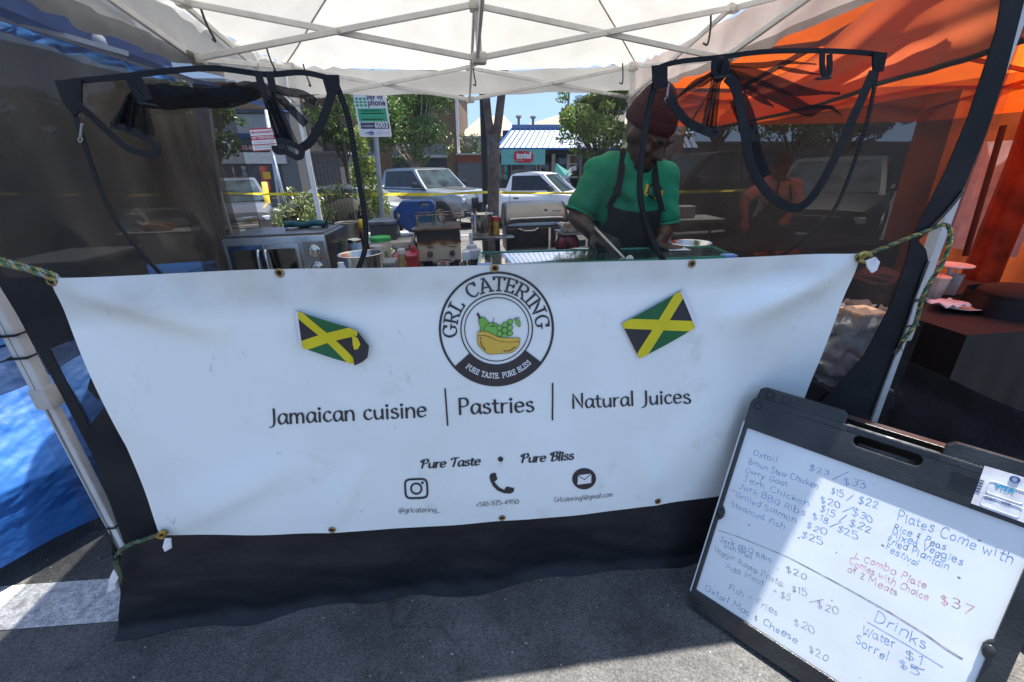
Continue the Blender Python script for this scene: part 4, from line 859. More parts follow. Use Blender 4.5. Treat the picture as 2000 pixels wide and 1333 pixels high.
# ================================================================== PEOPLE
M_skin = mat('brown_skin', (.062, .029, .018), .5, var=.12, scale=14, bump=.05, bscale=200)
M_skin2 = mat('tan_skin', (.30, .16, .10), .5, var=.1, scale=14)
M_shirt = mat('green_cotton', (.013, .24, .115), .85, var=.12, scale=9, bump=.25, bscale=14)
M_apron = mat('black_apron', (.008, .008, .009), .85, var=.25, scale=9, bump=.2, bscale=16)
M_bean = mat('maroon_knit', (.05, .0065, .009), .9, var=.2, scale=20, bump=.5, bscale=120)
M_glove = mat('black_nitrile', (.009, .009, .010), .45, var=.2, scale=20, bump=.1, bscale=60)
M_hair = mat('dark_hair', (.012, .010, .009), .7, var=.4, scale=60)
M_jean = mat('dark_trousers', (.02, .022, .03), .85)
def head_into(mb, hc, fw, sc=1.0):
    fw = fw.normalized(); rt = fw.cross(V((0, 0, 1))).normalized(); up = rt.cross(fw)
    A = lambda f, r, u: hc+fw*f*sc+rt*r*sc+up*u*sc
    mb.ell(A(-.012, 0, .022), (.078*sc, .094*sc, .100*sc), (rt, fw, up), 24, 14)
    mb.ell(A(.030, 0, -.045), (.060*sc, .060*sc, .070*sc), (rt, fw, up), 20, 12)
    mb.ell(A(.062, 0, -.092), (.034*sc, .026*sc, .024*sc), (rt, fw, up), 14, 8)
    mb.caps(A(.078, 0, .012), A(.108, 0, -.030), .011*sc, .016*sc); mb.ell(A(.098, .014, -.034), (.011*sc, .012*sc, .009*sc)); mb.ell(A(.098, -.014, -.034), (.011*sc, .012*sc, .009*sc))
    mb.caps(A(.076, .055, .022), A(.084, 0, .020), .013*sc, .010*sc); mb.caps(A(.076, -.055, .022), A(.084, 0, .020), .013*sc, .010*sc)
    mb.caps(A(.082, .022, -.062), A(.082, -.022, -.062), .010*sc, .010*sc); mb.caps(A(.079, .018, -.075), A(.079, -.018, -.075), .010*sc, .010*sc)
    for s in (-1, 1):
        mb.ell(A(.074, s*.032, .004), (.017*sc, .012*sc, .011*sc), (rt, fw, up), 12, 8)
        mb.ell(A(.066, s*.046, -.025), (.022*sc, .018*sc, .02*sc), (rt, fw, up), 12, 8)
        mb.ell(A(-.012, s*.082, -.012), (.012*sc, .022*sc, .034*sc), (rt, fw, up), 12, 8)
    return A
def hand_into(mb, w, d, nrm, curl=.8, s=1, thumb=1):
    """palm from wrist w along d, back-of-hand normal nrm; five bent fingers and a thumb"""
    d = d.normalized(); nrm = (nrm-d*nrm.dot(d)).normalized(); sd = d.cross(nrm)*thumb
    for k in range(4):
        o = (k-1.5)*.021*s; mb.caps(w+sd*o*.5, w+d*.085*s+sd*o, .016*s, .0115*s, 8)
    for k, (L, o) in enumerate([(.068, 1.5), (.078, .5), (.072, -.5), (.056, -1.5)]):
        p = w+d*.088*s+sd*o*.021*s; a = 0; q = p
        for j, f in enumerate((.45, .32, .23)):
            a += curl*(.75, 1.0, .7)[j]*(1+.08*k); dr = d*math.cos(a)-nrm*math.sin(a); e = q+dr*L*f*1.05*s; mb.caps(q, e, (.0100-.0008*j)*s, (.0092-.0009*j)*s, 8); q = e
    t0 = w+d*.025*s+sd*.026*s; t1 = t0+(d*.55+sd*.75-nrm*.25).normalized()*.036*s; t2 = t1+(d*.9+sd*.15-nrm*.5).normalized()*.030*s; t3 = t2+(d*.9-sd*.25-nrm*.5).normalized()*.024*s
    mb.caps(t0, t1, .014*s, .012*s, 8); mb.caps(t1, t2, .012*s, .010*s, 8); mb.caps(t2, t3, .010*s, .008*s, 8)
def person(label, J, fw, m, sleeve=.62, grip=None, gloves=True, beanie=True, apron=True, group=None):
    pel = J['pel']; base = V((pel.x, pel.y, 0)); o = thing('person', label, 'person', base, group)
    nk = J['neck']; hc = J['head']; up = (nk-pel).normalized(); side = (J['shR']-J['shL']).normalized(); fr = side.cross(up).normalized()
    if fr.dot(fw) < 0: fr = -fr
    b = MB()
    def torso(mb, g):
        for t, (rx, ry) in [(0, (.155, .115)), (.16, (.15, .108)), (.32, (.145, .10)), (.48, (.15, .105)), (.64, (.165, .112)), (.78, (.168, .11)), (.88, (.15, .095))]:
            mb.ell(pel.lerp(nk, t), (rx*.885+g, ry*.93+g, .10), (side, fr, up), 22, 12)
        for s in ('L', 'R'):
            mb.caps(nk-up*.045, J['sh'+s], .052+g, .058+g); mb.caps(J['sh'+s], pel.lerp(nk, .66)+(J['sh'+s]-nk)*.5, .06+g, .075+g)
    torso(b, -.012)
    b.caps(nk-up*.03, hc-(hc-nk).normalized()*.05, .056, .052)
    A = head_into(b, hc, fw)
    for s in ('L', 'R'):
        sh, el, wr = J['sh'+s], J['el'+s], J['wr'+s]
        b.caps(sh, el, .050, .040); b.caps(el, el.lerp(wr, .3), .040, .043); b.caps(el.lerp(wr, .3), wr, .043, .029)
        hp = pel+side*((.09 if s == 'R' else -.09)); kn = hp*.5+V((hp.x, hp.y, 0))*.5+fr*.03; kn.z = pel.z*.52; ft = V((hp.x, hp.y, .09))
        b.caps(hp, kn, .085, .058); b.caps(kn, ft, .056, .040); b.caps(ft-V((0, 0, .03)), ft+fr*.16-V((0, 0, .055)), .042, .032)
        if not gloves: hand_into(b, wr, (wr-el).normalized(), V((0, 0, 1))+fr*.2, .7, 1, 1 if s == 'L' else -1)
    b.build('body', m['skin'], o, remesh=.008, lsm=4)
    # shirt
    k = MB(); torso(k, .006)
    for s in ('L', 'R'):
        sh, el, wr = J['sh'+s], J['el'+s], J['wr'+s]; e = sh.lerp(el, sleeve*1.15)
        k.caps(sh, sh.lerp(el, .5), .056, .060); k.caps(sh.lerp(el, .5), e, .060, .063)
        k.caps(sh.lerp(nk, .35), sh.lerp(el, .3)-up*.04, .06, .066)
    q = k.build('shirt', m['shirt'], o, remesh=.010, lsm=5)
    me = q.data   # cut the sleeve ends and the neck open, then wrinkle
    bm = bmesh.new(); bm.from_mesh(me); inv = wm(o)
    kill = []
    for vv in bm.verts:
        p = inv @ vv.co
        for s in ('L', 'R'):
            sh, el = J['sh'+s], J['el'+s]; d = (el-sh); t = (p-sh).dot(d)/d.length_squared
            if t > sleeve+.28 and (p-(sh+d*t)).length < .11 and (p-el).length < (1-sleeve)*d.length+.08: kill.append(vv); break
        else:
            if (p-nk).dot(up) > .012 and (p-nk).length < .09: kill.append(vv)
            elif (p-pel).dot(up) < -.06: kill.append(vv)
    bmesh.ops.delete(bm, geom=list(set(kill)), context='VERTS')
    bm.normal_update()
    for vv in bm.verts:
        p = inv @ vv.co; vv.co += vv.normal*(.007*noise.noise(V((p.x*8, p.y*8, p.z*5)))+.003*math.sin(p.z*34+p.x*40+5*noise.noise(p*7)))
    bm.to_mesh(me); bm.free()
    for s in ('L', 'R'):
        sh, el = J['sh'+s], J['el'+s]; d = el-sh; c_ = sh+d*(sleeve+.275); dn = d.normalized(); a_ = dn.cross(fr).normalized(); b_ = dn.cross(a_)
        kk = MB(); kk.tube([c_+(a_*math.cos(i*PI/12)+b_*math.sin(i*PI/12))*(.0615+.002*math.sin(i*1.7)) for i in range(24)], .006, 6, closed=True); kk.build('sleeve_hem', m['shirt'], q, smooth=True)
    # trousers and shoes
    k = MB(); k2 = MB()
    for s in (-1, 1):
        hp = pel+side*.09*s-up*.04; kn = V((hp.x, hp.y, pel.z*.52))+fr*.03; ft = V((hp.x, hp.y, .07))
        k.caps(hp, kn, .105, .078); k.caps(kn, ft, .076, .062); k2.caps(ft-V((0, 0, .02)), ft+fr*.17-V((0, 0, .03)), .052, .042)
    k.ell(pel-up*.02, (.17, .13, .11), (side, fr, up)); k.build('trousers', M_jean, o, remesh=.014, lsm=4); k2.build('shoes', M_black, o, remesh=.012, lsm=2)
    if beanie:
        fwn = fw.normalized(); rt = fwn.cross(V((0, 0, 1))).normalized(); uu = rt.cross(fwn)
        k = MB(); k.ell(A(-.020, 0, .056), (.089, .106, .108), (rt, fwn, uu), 28, 16); k.ell(A(-.036, 0, .098), (.068, .080, .088), (rt, fwn, uu), 24, 14)
        q = k.build('knit_cap', m['cap'], o, remesh=.007, lsm=5)
        bm = bmesh.new(); bm.from_mesh(q.data); bmesh.ops.delete(bm, geom=[vv for vv in bm.verts if (inv @ vv.co-A(0, 0, .036)).dot(uu-fwn*.12) < 0], context='VERTS'); bm.to_mesh(q.data); bm.free()
        k = MB(); n = 40; ring = []
        for i in range(n+1):
            a = 2*PI*i/n; ring.append(A(-.020+.104*math.cos(a), .087*math.sin(a), .050+.013*math.cos(a)))
        k.grid(lambda s, t: (lambda c: c+(c-A(-.02, 0, .05)).normalized()*(-.004+.007*math.sin(PI*t))+uu*(.05*(t-.5)))(ring[min(n, int(s*n+.5))]), n, 8)
        k.build('cap_cuff', m['cap'], o, smooth=True, solid=.004)
    else:
        fwn = fw.normalized(); rt = fwn.cross(V((0, 0, 1))).normalized(); uu = rt.cross(fwn)
        k = MB(); k.ell(A(-.026, 0, .036), (.088, .098, .100), (rt, fwn, uu), 24, 14); k.ell(A(-.08, 0, -.02), (.06, .04, .07), (rt, fwn, uu)); k.build('hair', M_hair, o, remesh=.01, lsm=3)
    k = MB()
    for s in (-1, 1): k.caps(A(.084, s*.048, .026), A(.092, s*.018, .024), .006, .006, 8)
    k.build('eyebrows', M_hair, o, smooth=True)
    if m.get('beard'):
        k = MB(); k.ell(A(.060, 0, -.094), (.044, .036, .034)); k.caps(A(.088, .02, -.052), A(.088, -.02, -.052), .007, .007, 8); k.build('beard', M_hair, o, remesh=.006, lsm=3)
    if apron:
        k = MB(); top = J.get('bib', .70)
        def ap(s, t):
            w_ = .115+(.215-.115)*min(1, max(0, (t-.12)/.34))**.8; a = (s-.5)*2
            c = nk.lerp(pel, (1-top)+t*(top+.28)); out = .155-.02*(1-t)+.006*math.sin(a*9+t*7)
            return c+side*(w_*a)+fr*(out*math.sqrt(max(.03, 1-(a*w_/.245)**2))-.012)-up*(.02*(1-t)*(1-a*a))
        k.grid(ap, 30, 36); k.build('apron', m['apron'], o, smooth=True, solid=.004)
        for s in (0, 1):
            p0 = ap(s, 0); sg = -1 if s == 0 else 1
            pts = smooth_pts([p0-up*.01, p0.lerp(nk, .4)+fr*.035+side*.012*sg, nk+side*.062*sg+up*.004+fr*.03, nk+side*.058*sg-fr*.05+up*.012], 6); kk = MB(); n = len(pts)
            kk.ribbon([p+fr*.012 for p in pts], [side*.013]*n); kk.build('apron_strap', m['apron'], o, solid=.004)
        kk = MB(); pq = ap(0, 0).lerp(nk, .3)+fr*.05-side*.008; kk.bbox(pq, (.032, .012, .04), (side, fr, up), .004); kk.build('strap_buckle', M_black, o)
    if gloves:
        for s in ('L', 'R'):
            el, wr = J['el'+s], J['wr'+s]; d = J.get('hd'+s, (wr-el)).normalized(); k = MB()
            k.caps(wr-(wr-el).normalized()*.05, wr, .036, .034)
            hand_into(k, wr, d, J.get('hn'+s, V((0, 0, 1))), J.get('cl'+s, 1.0), 1.08, 1 if s == 'L' else -1)
            k.build('glove', M_glove, o, remesh=.0045, lsm=3)
    return o, A, fr, side, up
Jm = dict(pel=B(2.06, .66, .99), neck=pv(1240, 300, .58), head=pv(1264, 264, .50), shL=pv(1167, 336, .60), shR=pv(1296, 346, .57), elL=pv(1126, 424, .58), wrL=pv(1160, 457, .44), elR=pv(1301, 445, .55), wrR=pv(1284, 478, .42))
Jm['hdL'] = (pv(1196, 478, .36)-Jm['wrL']); Jm['hnL'] = V((0, 0, 1))-EN*.5; Jm['hdR'] = EU*.5-EN*.6-V((0, 0, .15)); Jm['hnR'] = V((0, 0, 1))
cook, CA, cfr, csd, cup = person('cook in maroon knit cap, green t-shirt and black apron, stirring with a spoon', Jm, EU*.40-EN*.66-V((0, 0, .55)), dict(skin=M_skin, shirt=M_shirt, apron=M_apron, cap=M_bean, beard=1))
# printed badge on the chest of the shirt
k = MB(); bc = pv(1286, 372, .40)
def chest(a, b): return bc+csd*a+cup*b
o_ = None
from mathutils.bvhtree import BVHTree
sh_ = [c for c in cook.children if c.name.startswith('shirt')][0]
bt_ = BVHTree.FromPolygons([wm(sh_) @ p.co for p in sh_.data.vertices], [tuple(f.vertices) for f in sh_.data.polygons])
def onshirt(x, y, lift):
    d = ray(x, y).normalized(); h = bt_.ray_cast(CC, d)
    return (h[0]-d*lift) if h[0] else pv(x, y, .5)
def shirt_ring(cx, cy, r0, r1, nm, m, lift, a0=0, a1=2*PI):
    k = MB(); k.grid(lambda s, t: (lambda r, a: onshirt(cx+r*math.cos(a), cy-r*math.sin(a), lift))(r0+(r1-r0)*t, a0+(a1-a0)*s), 30, 2); k.build(nm, m, sh_)
M_py = mat('badge_yellow', (.55, .36, .03), .7, var=.08); M_pk = mat('badge_black', (.02, .02, .02), .7)
shirt_ring(1279, 374, 1, 16, 'badge', M_pk, .006); shirt_ring(1279, 374, 0.5, 12, 'badge', mat('badge_green', (.03, .17, .10), .8), .008)
for pts in ([(1262, 358), (1268, 362), (1264, 376), (1258, 378)], [(1288, 372), (1296, 372), (1293, 384), (1286, 392), (1276, 388)], [(1258, 377), (1268, 380), (1262, 384)]):
    k = MB(); k.poly([onshirt(x, y, .009) for x, y in pts]); k.build('badge', M_py, sh_)
k = MB(); p0 = pv(1182, 466, .33); p1 = pv(1207, 492, .22); k.tube([p0-(p1-p0)*.9, p0, p1, p1+(p1-p0)*.5], [.005, .005, .0045, .004], 8); k.ell(p1+(p1-p0)*.8, (.018, .012, .03))
M_steel = mat('stainless', (.62, .61, .58), .22, 1, var=.1, scale=10); M_steeld = mat('worn_steel', (.38, .36, .33), .35, 1, var=.25, scale=10)
wrap(k.build('serving_spoon', mat('pale_spoon', (.62, .58, .5), .4), smooth=True), 'long pale serving spoon held in the gloved hand of the cook', 'spoon')
Jp = dict(pel=B(4.62, 3.12, .86), neck=pv(1526, 352, 3.0), head=pv(1525, 326, 2.92), shL=pv(1496, 356, 3.0), shR=pv(1556, 362, 3.0), elL=pv(1452, 393, 2.95), wrL=pv(1455, 432, 2.8), elR=pv(1553, 408, 2.95), wrR=pv(1534, 428, 2.75))
M_ws = mat('white_cotton', (.74, .70, .68), .85, var=.06, scale=8, bump=.2, bscale=14)
person('vendor in a white t-shirt and dark apron leaning over a table inside the orange tent', Jp, -EN*.75-V((0, 0, .65))-EU*.1, dict(skin=M_skin2, shirt=M_ws, apron=M_apron), gloves=False, beanie=False)

# ================================================================== BOOTH EQUIPMENT
AX = (EU, EN, V((0, 0, 1)))
M_table = mat('grey_table_top', (.50, .50, .48), .6, var=.12, scale=10); M_tleg = mat('grey_steel_leg', (.2, .2, .21), .4, .6)
def table(label, u0, u1, v0, v1, z, nm='folding_table', m=None, group=None):
    t = thing(nm, label, 'table', B((u0+u1)/2, (v0+v1)/2, 0), group)
    k = MB(); k.bbox(B((u0+u1)/2, (v0+v1)/2, z-.02), (u1-u0, v1-v0, .04), AX, .012); k.build('table_top', m or M_table, t, auto=.6)
    for a, b in ((u0+.06, v0+.06), (u1-.06, v0+.06), (u1-.06, v1-.06), (u0+.06, v1-.06)):
        k = MB(); k.tube([B(a, b, .0), B(a, b, z-.03)], .014, 8); k.build('leg', M_tleg, t, smooth=True)
    return t
table('long grey counter table just behind the white banner', .12, 2.72, .06, .50, .93)
table('grey folding table under the toaster oven', .10, .95, .62, 1.22, .99)
table('grey folding table behind the toaster oven with tub and pans', .42, .99, 1.25, 2.05, 1.03)
table('low folding table at the back of the booth under the blue jerrycan', .42, 1.30, 2.25, 2.95, 1.075)
# toaster oven with two glass doors
ov = thing('toaster_oven', 'silver countertop toaster oven with two glass doors and round dials', 'toaster oven', B(.45, .98, .99))
M_ovb = mat('oven_black', (.02, .02, .023), .3, var=.2); M_ovs = mat('oven_silver', (.40, .40, .41), .28, .9, var=.1, scale=14); M_ovg = mat('oven_glass', (.012, .013, .015), .06, var=.2, coat=.6)
u0, u1, v0, v1, z0, z1 = .215, .672, .80, 1.16, 1.0, 1.345
k = MB(); k.bbox(B((u0+u1)/2, (v0+v1)/2, (z0+z1)/2), (u1-u0, v1-v0, z1-z0), AX, .02, 3); k.build('case', M_ovb, ov, auto=.6)
k = MB(); k.bbox(B((u0+u1)/2, v0-.004, (z0+z1)/2), (u1-u0-.005, .022, z1-z0-.01), AX, .006); k.build('front_frame', M_ovs, ov, auto=.6)
k = MB(); k.bbox(B((u0+u1)/2, (v0+v1)/2-.02, z1+.002), (u1-u0-.03, v1-v0-.06, .008), AX, .003); k.build('top_plate', mat('oven_top', (.22, .23, .25), .25, .8), ov)
for i, (a, b) in enumerate(((u0+.022, u0+.168), (u0+.182, u0+.335))):
    d_ = MB(); d_.bbox(B((a+b)/2, v0-.018, (z0+z1)/2-.01), (b-a, .014, .29), AX, .004); dr = d_.build('door', M_ovs if i else mat('oven_blue_steel', (.06, .10, .17), .2, .8), ov, auto=.6)
    k = MB(); k.box(B((a+b)/2, v0-.0255, (z0+z1)/2-.01), (b-a-.035, .003, .25), AX); k.build('door_glass', M_ovg, dr)
    hx = b-.008 if i == 0 else a+.010
    k = MB(); k.tube(smooth_pts([B(hx, v0-.024, 1.285), B(hx, v0-.05, 1.275), B(hx+(.004 if i else -.004), v0-.056, 1.18), B(hx, v0-.05, 1.07), B(hx, v0-.024, 1.06)], 4), .007, 8); k.build('door_handle', M_steel, dr, smooth=True)
k = MB(); k.bbox(B(u1-.058, v0-.016, (z0+z1)/2-.008), (.095, .008, .30), AX, .003); k.build('control_panel', mat('oven_panel', (.30, .30, .30), .35, .7), ov)
for zz in (1.272, 1.192, 1.11):
    k = MB(); k.lathe(B(u1-.058, v0-.020, zz), [(.029, 0), (.029, .006), (.022, .010), (.021, .026), (.018, .028)], 18, (EU, V((0, 0, 1)), -EN)); dl = k.build('dial', M_steel, ov, auto=.6)
    k = MB(); k.bbox(B(u1-.058, v0-.050, zz), (.007, .008, .036), AX, .002); k.build('dial_grip', M_steel, dl)
k = MB(); k.lathe(B(u1-.034, v0-.0205, 1.232), [(.006, 0), (.006, .003)], 10, (EU, V((0, 0, 1)), -EN)); k.build('red_light', mat('red_lens', (.4, .02, .02), .3), ov)
for a, b in ((u0+.04, v0+.04), (u1-.04, v0+.04), (u0+.04, v1-.04), (u1-.04, v1-.04)):
    k = MB(); k.lathe(B(a, b, .99), [(.014, 0), (.012, .012)], 10); k.build('foot', M_black, ov)
def towel(label, c, L, r, m):
    k = MB(); k.grid(lambda s, t: (lambda a: c+EU*(L*(s-.5))+EN*(r*1.6*math.cos(a))+V((0, 0, r*(.9+.9*math.sin(a))+.004*math.sin(s*11)+.003*noise.noise(V((s*9, t*9, 2))))))(2*PI*t), 30, 20)
    k.add([], []); o = k.build('folded_towel', m, smooth=True); return wrap(o, label, 'towel')
towel('teal folded towel lying on top of the toaster oven', B(.52, 1.02, 1.353), .2, .018, mat('teal_terry', (.02, .10, .13), .95, var=.2, scale=30, bump=.6, bscale=200))
k = thing('sauce_bottle', 'small bottle with yellow cap standing behind the toaster oven', 'bottle', B(.76, 1.16, .99)); c = B(.76, 1.16, .99)
q = MB(); q.lathe(c, [(.026, 0), (.028, .01), (.028, .22), (.018, .30), (.012, .33)], 16); q.build('bottle_body', mat('dark_sauce', (.05, .015, .008), .2), k, smooth=True); q = MB(); q.lathe(c, [(.014, .33), (.014, .372), (.009, .378)], 14); q.build('cap', mat('yellow_cap', (.65, .45, .02), .4), k, smooth=True)
# pans, tins, tubs
def vessel(nm, label, cat, c, r, h, m, flare=1.0, lip=.004, th=.004, handles=0, n=28):
    o = thing(nm, label, cat, c); k = MB(); r1 = r*flare
    k.lathe(c, [(.001, .002), (r*.96, .002), (r, .012), (r1, h-.004), (r1+lip, h), (r1+lip*.2, h+.002), (r1-th, h-.004), (r-th, .016), (.001, .008)], n, cap=False); k.build('pot_wall', m, o, auto=.7)
    for i in range(handles):
        a = PI*i; d = EU*math.cos(a)+EN*math.sin(a); q = MB(); s = d.cross(V((0, 0, 1)))
        q.tube(smooth_pts([c+d*r1+s*.035+V((0, 0, h*.8)), c+d*(r1+.03)+s*.03+V((0, 0, h*.82)), c+d*(r1+.03)-s*.03+V((0, 0, h*.82)), c+d*r1-s*.035+V((0, 0, h*.8))], 4), .005, 7); q.build('pot_handle', m, o, smooth=True)
    return o
vessel('mixing_bowl', 'wide stainless bowl near the banner edge, right of the toaster oven', 'bowl', B(.845, .66, .992), .088, .275, M_steel, 1.05, .005)
vessel('stock_pot', 'tall stainless stock pot left of the blue jerrycan', 'pot', B(.52, 1.85, 1.031), .085, .255, M_steeld, 1.0, .006, handles=2)
tin = thing('food_tin', 'short food tin with a pale orange and blue label beside the steel bowl', 'tin', B(.725, 1.1, .992)); c = B(.725, 1.1, .992)
k = MB(); k.lathe(c, [(.034, 0), (.036, .004), (.034, .01), (.034, .27), (.036, .276), (.034, .28), (.03, .276)], 22); k.build('tin_body', M_steel, tin, auto=.5)
k = MB(); k.lathe(c, [(.0346, .03), (.0346, .255)], 22, cap=False); k.build('label', mat('tin_label', (.55, .62, .68), .5, var=.3, scale=18, col2=(.62, .28, .06)), tin, smooth=True)
k = MB(); k.lathe(B(.725, 1.1, 1.2), [(.0352, 0), (.0352, .055)], 22, cap=False); k.build('label', mat('tin_label_blue', (.25, .42, .6), .5, var=.3, scale=30), tin, smooth=True)
cup = thing('white_cup', 'white plastic cup with a printed band standing behind the steel bowl', 'cup', B(.80, 1.28, 1.03)); c = B(.80, 1.28, 1.03)
k = MB(); k.lathe(c, [(.026, 0), (.035, .17), (.036, .175), (.034, .172), (.025, .005)], 18, cap=False); k.build('cup_wall', mat('white_cup_plastic', (.7, .7, .7), .4), cup, smooth=True)
tub = thing('plastic_tub', 'white plastic tub with a green lid and printed label', 'tub', B(.785, 1.52, 1.03)); c = B(.785, 1.52, 1.03)
k = MB(); k.lathe(c, [(.050, 0), (.053, .01), (.060, .155), (.064, .158), (.064, .168), (.058, .17)], 28); k.build('tub_wall', mat('tub_white', (.70, .72, .68), .4, var=.08), tub, auto=.6)
k = MB(); k.lathe(c, [(.0665, .166), (.0675, .186), (.063, .193), (.058, .188), (.001, .187)], 28); k.build('lid', mat('bright_green_lid', (.03, .42, .08), .35), tub, auto=.6)
k = MB(); k.grid(lambda s, t: c+EU*((.0548+.0045*t)*math.cos(-PI*.95+PI*.9*s))+EN*((.0548+.0045*t)*math.sin(-PI*.95+PI*.9*s))+V((0, 0, .03+.10*t)), 16, 2); k.build('label', mat('tub_label', (.35, .55, .33), .5, var=.3, scale=40, col2=(.60, .62, .55)), tub, smooth=True)
for a in (-1.95, -1.15):
    k = MB(); k.grid(lambda s, t: c+EU*((.0556+.0045*t)*math.cos(a+.45*s))+EN*((.0556+.0045*t)*math.sin(a+.45*s))+V((0, 0, .045+.06*t)), 6, 2); k.build('label_block', mat('tub_text', (.08, .16, .08), .5, var=.5, scale=90, col2=(.4, .5, .35)), tub)
# black skillet stand and lidded roaster between tub and fryer
st_ = thing('gas_stove', 'low black camping stove with a flat griddle plate left of the fryer', 'stove', B(.93, 1.9, 1.03))
k = MB(); k.bbox(B(.93, 1.95, .98), (.26, .34, .16), AX, .012); k.build('stove_body', M_black, st_, auto=.6)
k = MB(); k.lathe(B(.91, 1.92, 1.075), [(.01, 0), (.115, .002), (.13, .02), (.126, .024), (.11, .008), (.01, .006)], 26, cap=False); k.build('griddle_pan', mat('grey_pan', (.16, .15, .14), .4, .5), st_, auto=.6)
k = MB(); k.lathe(B(.92, 1.92, 1.08), [(.012, 0), (.014, .012), (.006, .02)], 10); k.build('pan_knob', M_black, st_)
for a in (.83, 1.03):
    for b in (1.82, 2.08): k = MB(); k.bar(B(a, b, 0), B(a, b, .9), .02); k.build('leg', M_black, st_)
# fryer
fy = thing('deep_fryer', 'scorched white two-basket gas fryer on a black stand', 'fryer', B(1.15, 1.75, 0))
M_enamel = bpy.data.materials.new('scorched_enamel'); M_enamel.use_nodes = True; n_ = M_enamel.node_tree.nodes; l_ = M_enamel.node_tree.links; b_s = n_['Principled BSDF']; b_s.inputs['Roughness'].default_value = .4
tc_ = n_.new('ShaderNodeTexCoord'); sp_ = n_.new('ShaderNodeSeparateXYZ'); l_.new(tc_.outputs['Object'], sp_.inputs[0]); nn_ = n_.new('ShaderNodeTexNoise'); nn_.inputs['Scale'].default_value = 16; nn_.inputs['Detail'].default_value = 6; l_.new(tc_.outputs['Object'], nn_.inputs['Vector'])
ad_ = n_.new('ShaderNodeMath'); ad_.operation = 'MULTIPLY_ADD'; ad_.inputs[1].default_value = .09; l_.new(nn_.outputs['Fac'], ad_.inputs[0]); l_.new(sp_.outputs[2], ad_.inputs[2])
cr_ = n_.new('ShaderNodeValToRGB'); cr_.color_ramp.elements[0].position = .0; cr_.color_ramp.elements[0].color = (.60, .57, .48, 1); e_ = cr_.color_ramp.elements
mr_ = n_.new('ShaderNodeMapRange'); mr_.inputs[1].default_value = 1.12; mr_.inputs[2].default_value = 1.26; l_.new(ad_.outputs[0], mr_.inputs[0]); l_.new(mr_.outputs[0], cr_.inputs[0])
for p_, c_ in ((.38, (.58, .53, .40, 1)), (.50, (.30, .14, .03, 1)), (.64, (.06, .022, .008, 1)), (1, (.02, .012, .008, 1))):
    q_ = e_.new(p_) if p_ < 1 else e_[-1]; q_.position = p_; q_.color = c_
l_.new(cr_.outputs[0], b_s.inputs['Base Color'])
k = MB(); k.bbox(B(1.15, 1.78, 1.135), (.288, .36, .205), AX, .006); k.build('fryer_body', M_enamel, fy, auto=.6)
k = MB(); k.bbox(B(1.15, 1.76, 1.243), (.315, .42, .016), AX, .004); k.build('oil_tray', mat('rusty_steel', (.14, .07, .035), .5, .6, var=.5, scale=18, col2=(.05, .03, .02)), fy, auto=.6)
for a in (1.085, 1.235):
    k = MB(); k.lathe(B(a, 1.598, 1.082), [(.020, 0), (.018, .016), (.008, .02)], 16, (EU, V((0, 0, 1)), -EN)); dl = k.build('dial', mat('dial_grey', (.07, .07, .06), .5), fy)
    k = MB(); k.bar(B(a-.018, 1.597, 1.125), B(a+.03, 1.597, 1.125), .002, .006, up=EN); k.build('dial_mark', M_black, fy)
for a in (1.02, 1.28):
    for b in (1.62, 1.94): k = MB(); k.tube([B(a, b, 0), B(a, b, 1.03)], .012, 8); k.build('leg', mat('rusty_leg', (.16, .14, .12), .4, .7, var=.3), fy, smooth=True)
k = MB(); k.box(B(1.15, 1.78, .95), (.25, .3, .10), AX); k.build('burner_box', M_black, fy)
for i, (a, m_) in enumerate(((1.075, mat('basket_green', (.04, .16, .08), .5, .3)), (1.235, mat('basket_wire', (.18, .15, .13), .4, .8)))):
    bk = MB()
    for zz in (1.25, 1.275, 1.30): bk.tube([B(a+x, 1.80+y, zz) for x, y in ((-.062, -.1), (.062, -.1), (.062, .1), (-.062, .1))], .002, 5, closed=True)
    for j in range(9):
        x = -.06+.015*j; bk.bar(B(a+x, 1.70, 1.25), B(a+x, 1.70, 1.315), .0018); bk.bar(B(a+x, 1.90, 1.25), B(a+x, 1.90, 1.315), .0018)
    bk.build('fry_basket', m_, fy)
k = MB(); k.tube([B(1.0, 1.70, 1.325), B(1.315, 1.70, 1.325)], .0045, 6); k.tube([B(1.0, 1.9, 1.325), B(1.315, 1.9, 1.325)], .0045, 6)
for a in (1.01, 1.12, 1.19, 1.305): k.tube([B(a, 1.70, 1.25), B(a, 1.70, 1.325)], .004, 6)
k.build('basket_rack', mat('rack_rust', (.30, .22, .18), .4, .7, var=.4, scale=40), fy, smooth=True)
# squeeze bottle and water bottle on the counter
sq = thing('squeeze_bottle', 'brown sauce squeeze bottle with a white nozzle cap', 'bottle', B(1.345, .56, .93)); c = B(1.345, .56, .93)
k = MB(); k.lathe(c, [(.034, 0), (.036, .01), (.036, .30), (.034, .318)], 24); k.build('bottle_body', mat('brown_sauce_bottle', (.045, .018, .014), .3, coat=.3), sq, auto=.6)
k = MB(); k.lathe(c, [(.0385, .312), (.0385, .345), (.037, .350), (.024, .354), (.022, .368), (.010, .374), (.008, .385), (.004, .408), (.003, .412)], 24); k.build('nozzle_cap', mat('white_poly', (.62, .63, .66), .4, trans=.15), sq, auto=.6)
wb = thing('water_bottle', 'clear plastic water bottle with white cap in front of the sauce bottle', 'bottle', B(1.315, .30, .93)); c = B(1.315, .30, .93)
M_clear = glassmat('clear_plastic', (.93, .96, .97), .03, 1.3)
k = MB(); k.lathe(c, [(.030, 0), (.034, .008), (.034, .22), (.0345, .26), (.031, .30), (.018, .345), (.0135, .352), (.0135, .362)], 26); k.build('bottle_body', M_clear, wb, auto=.7)
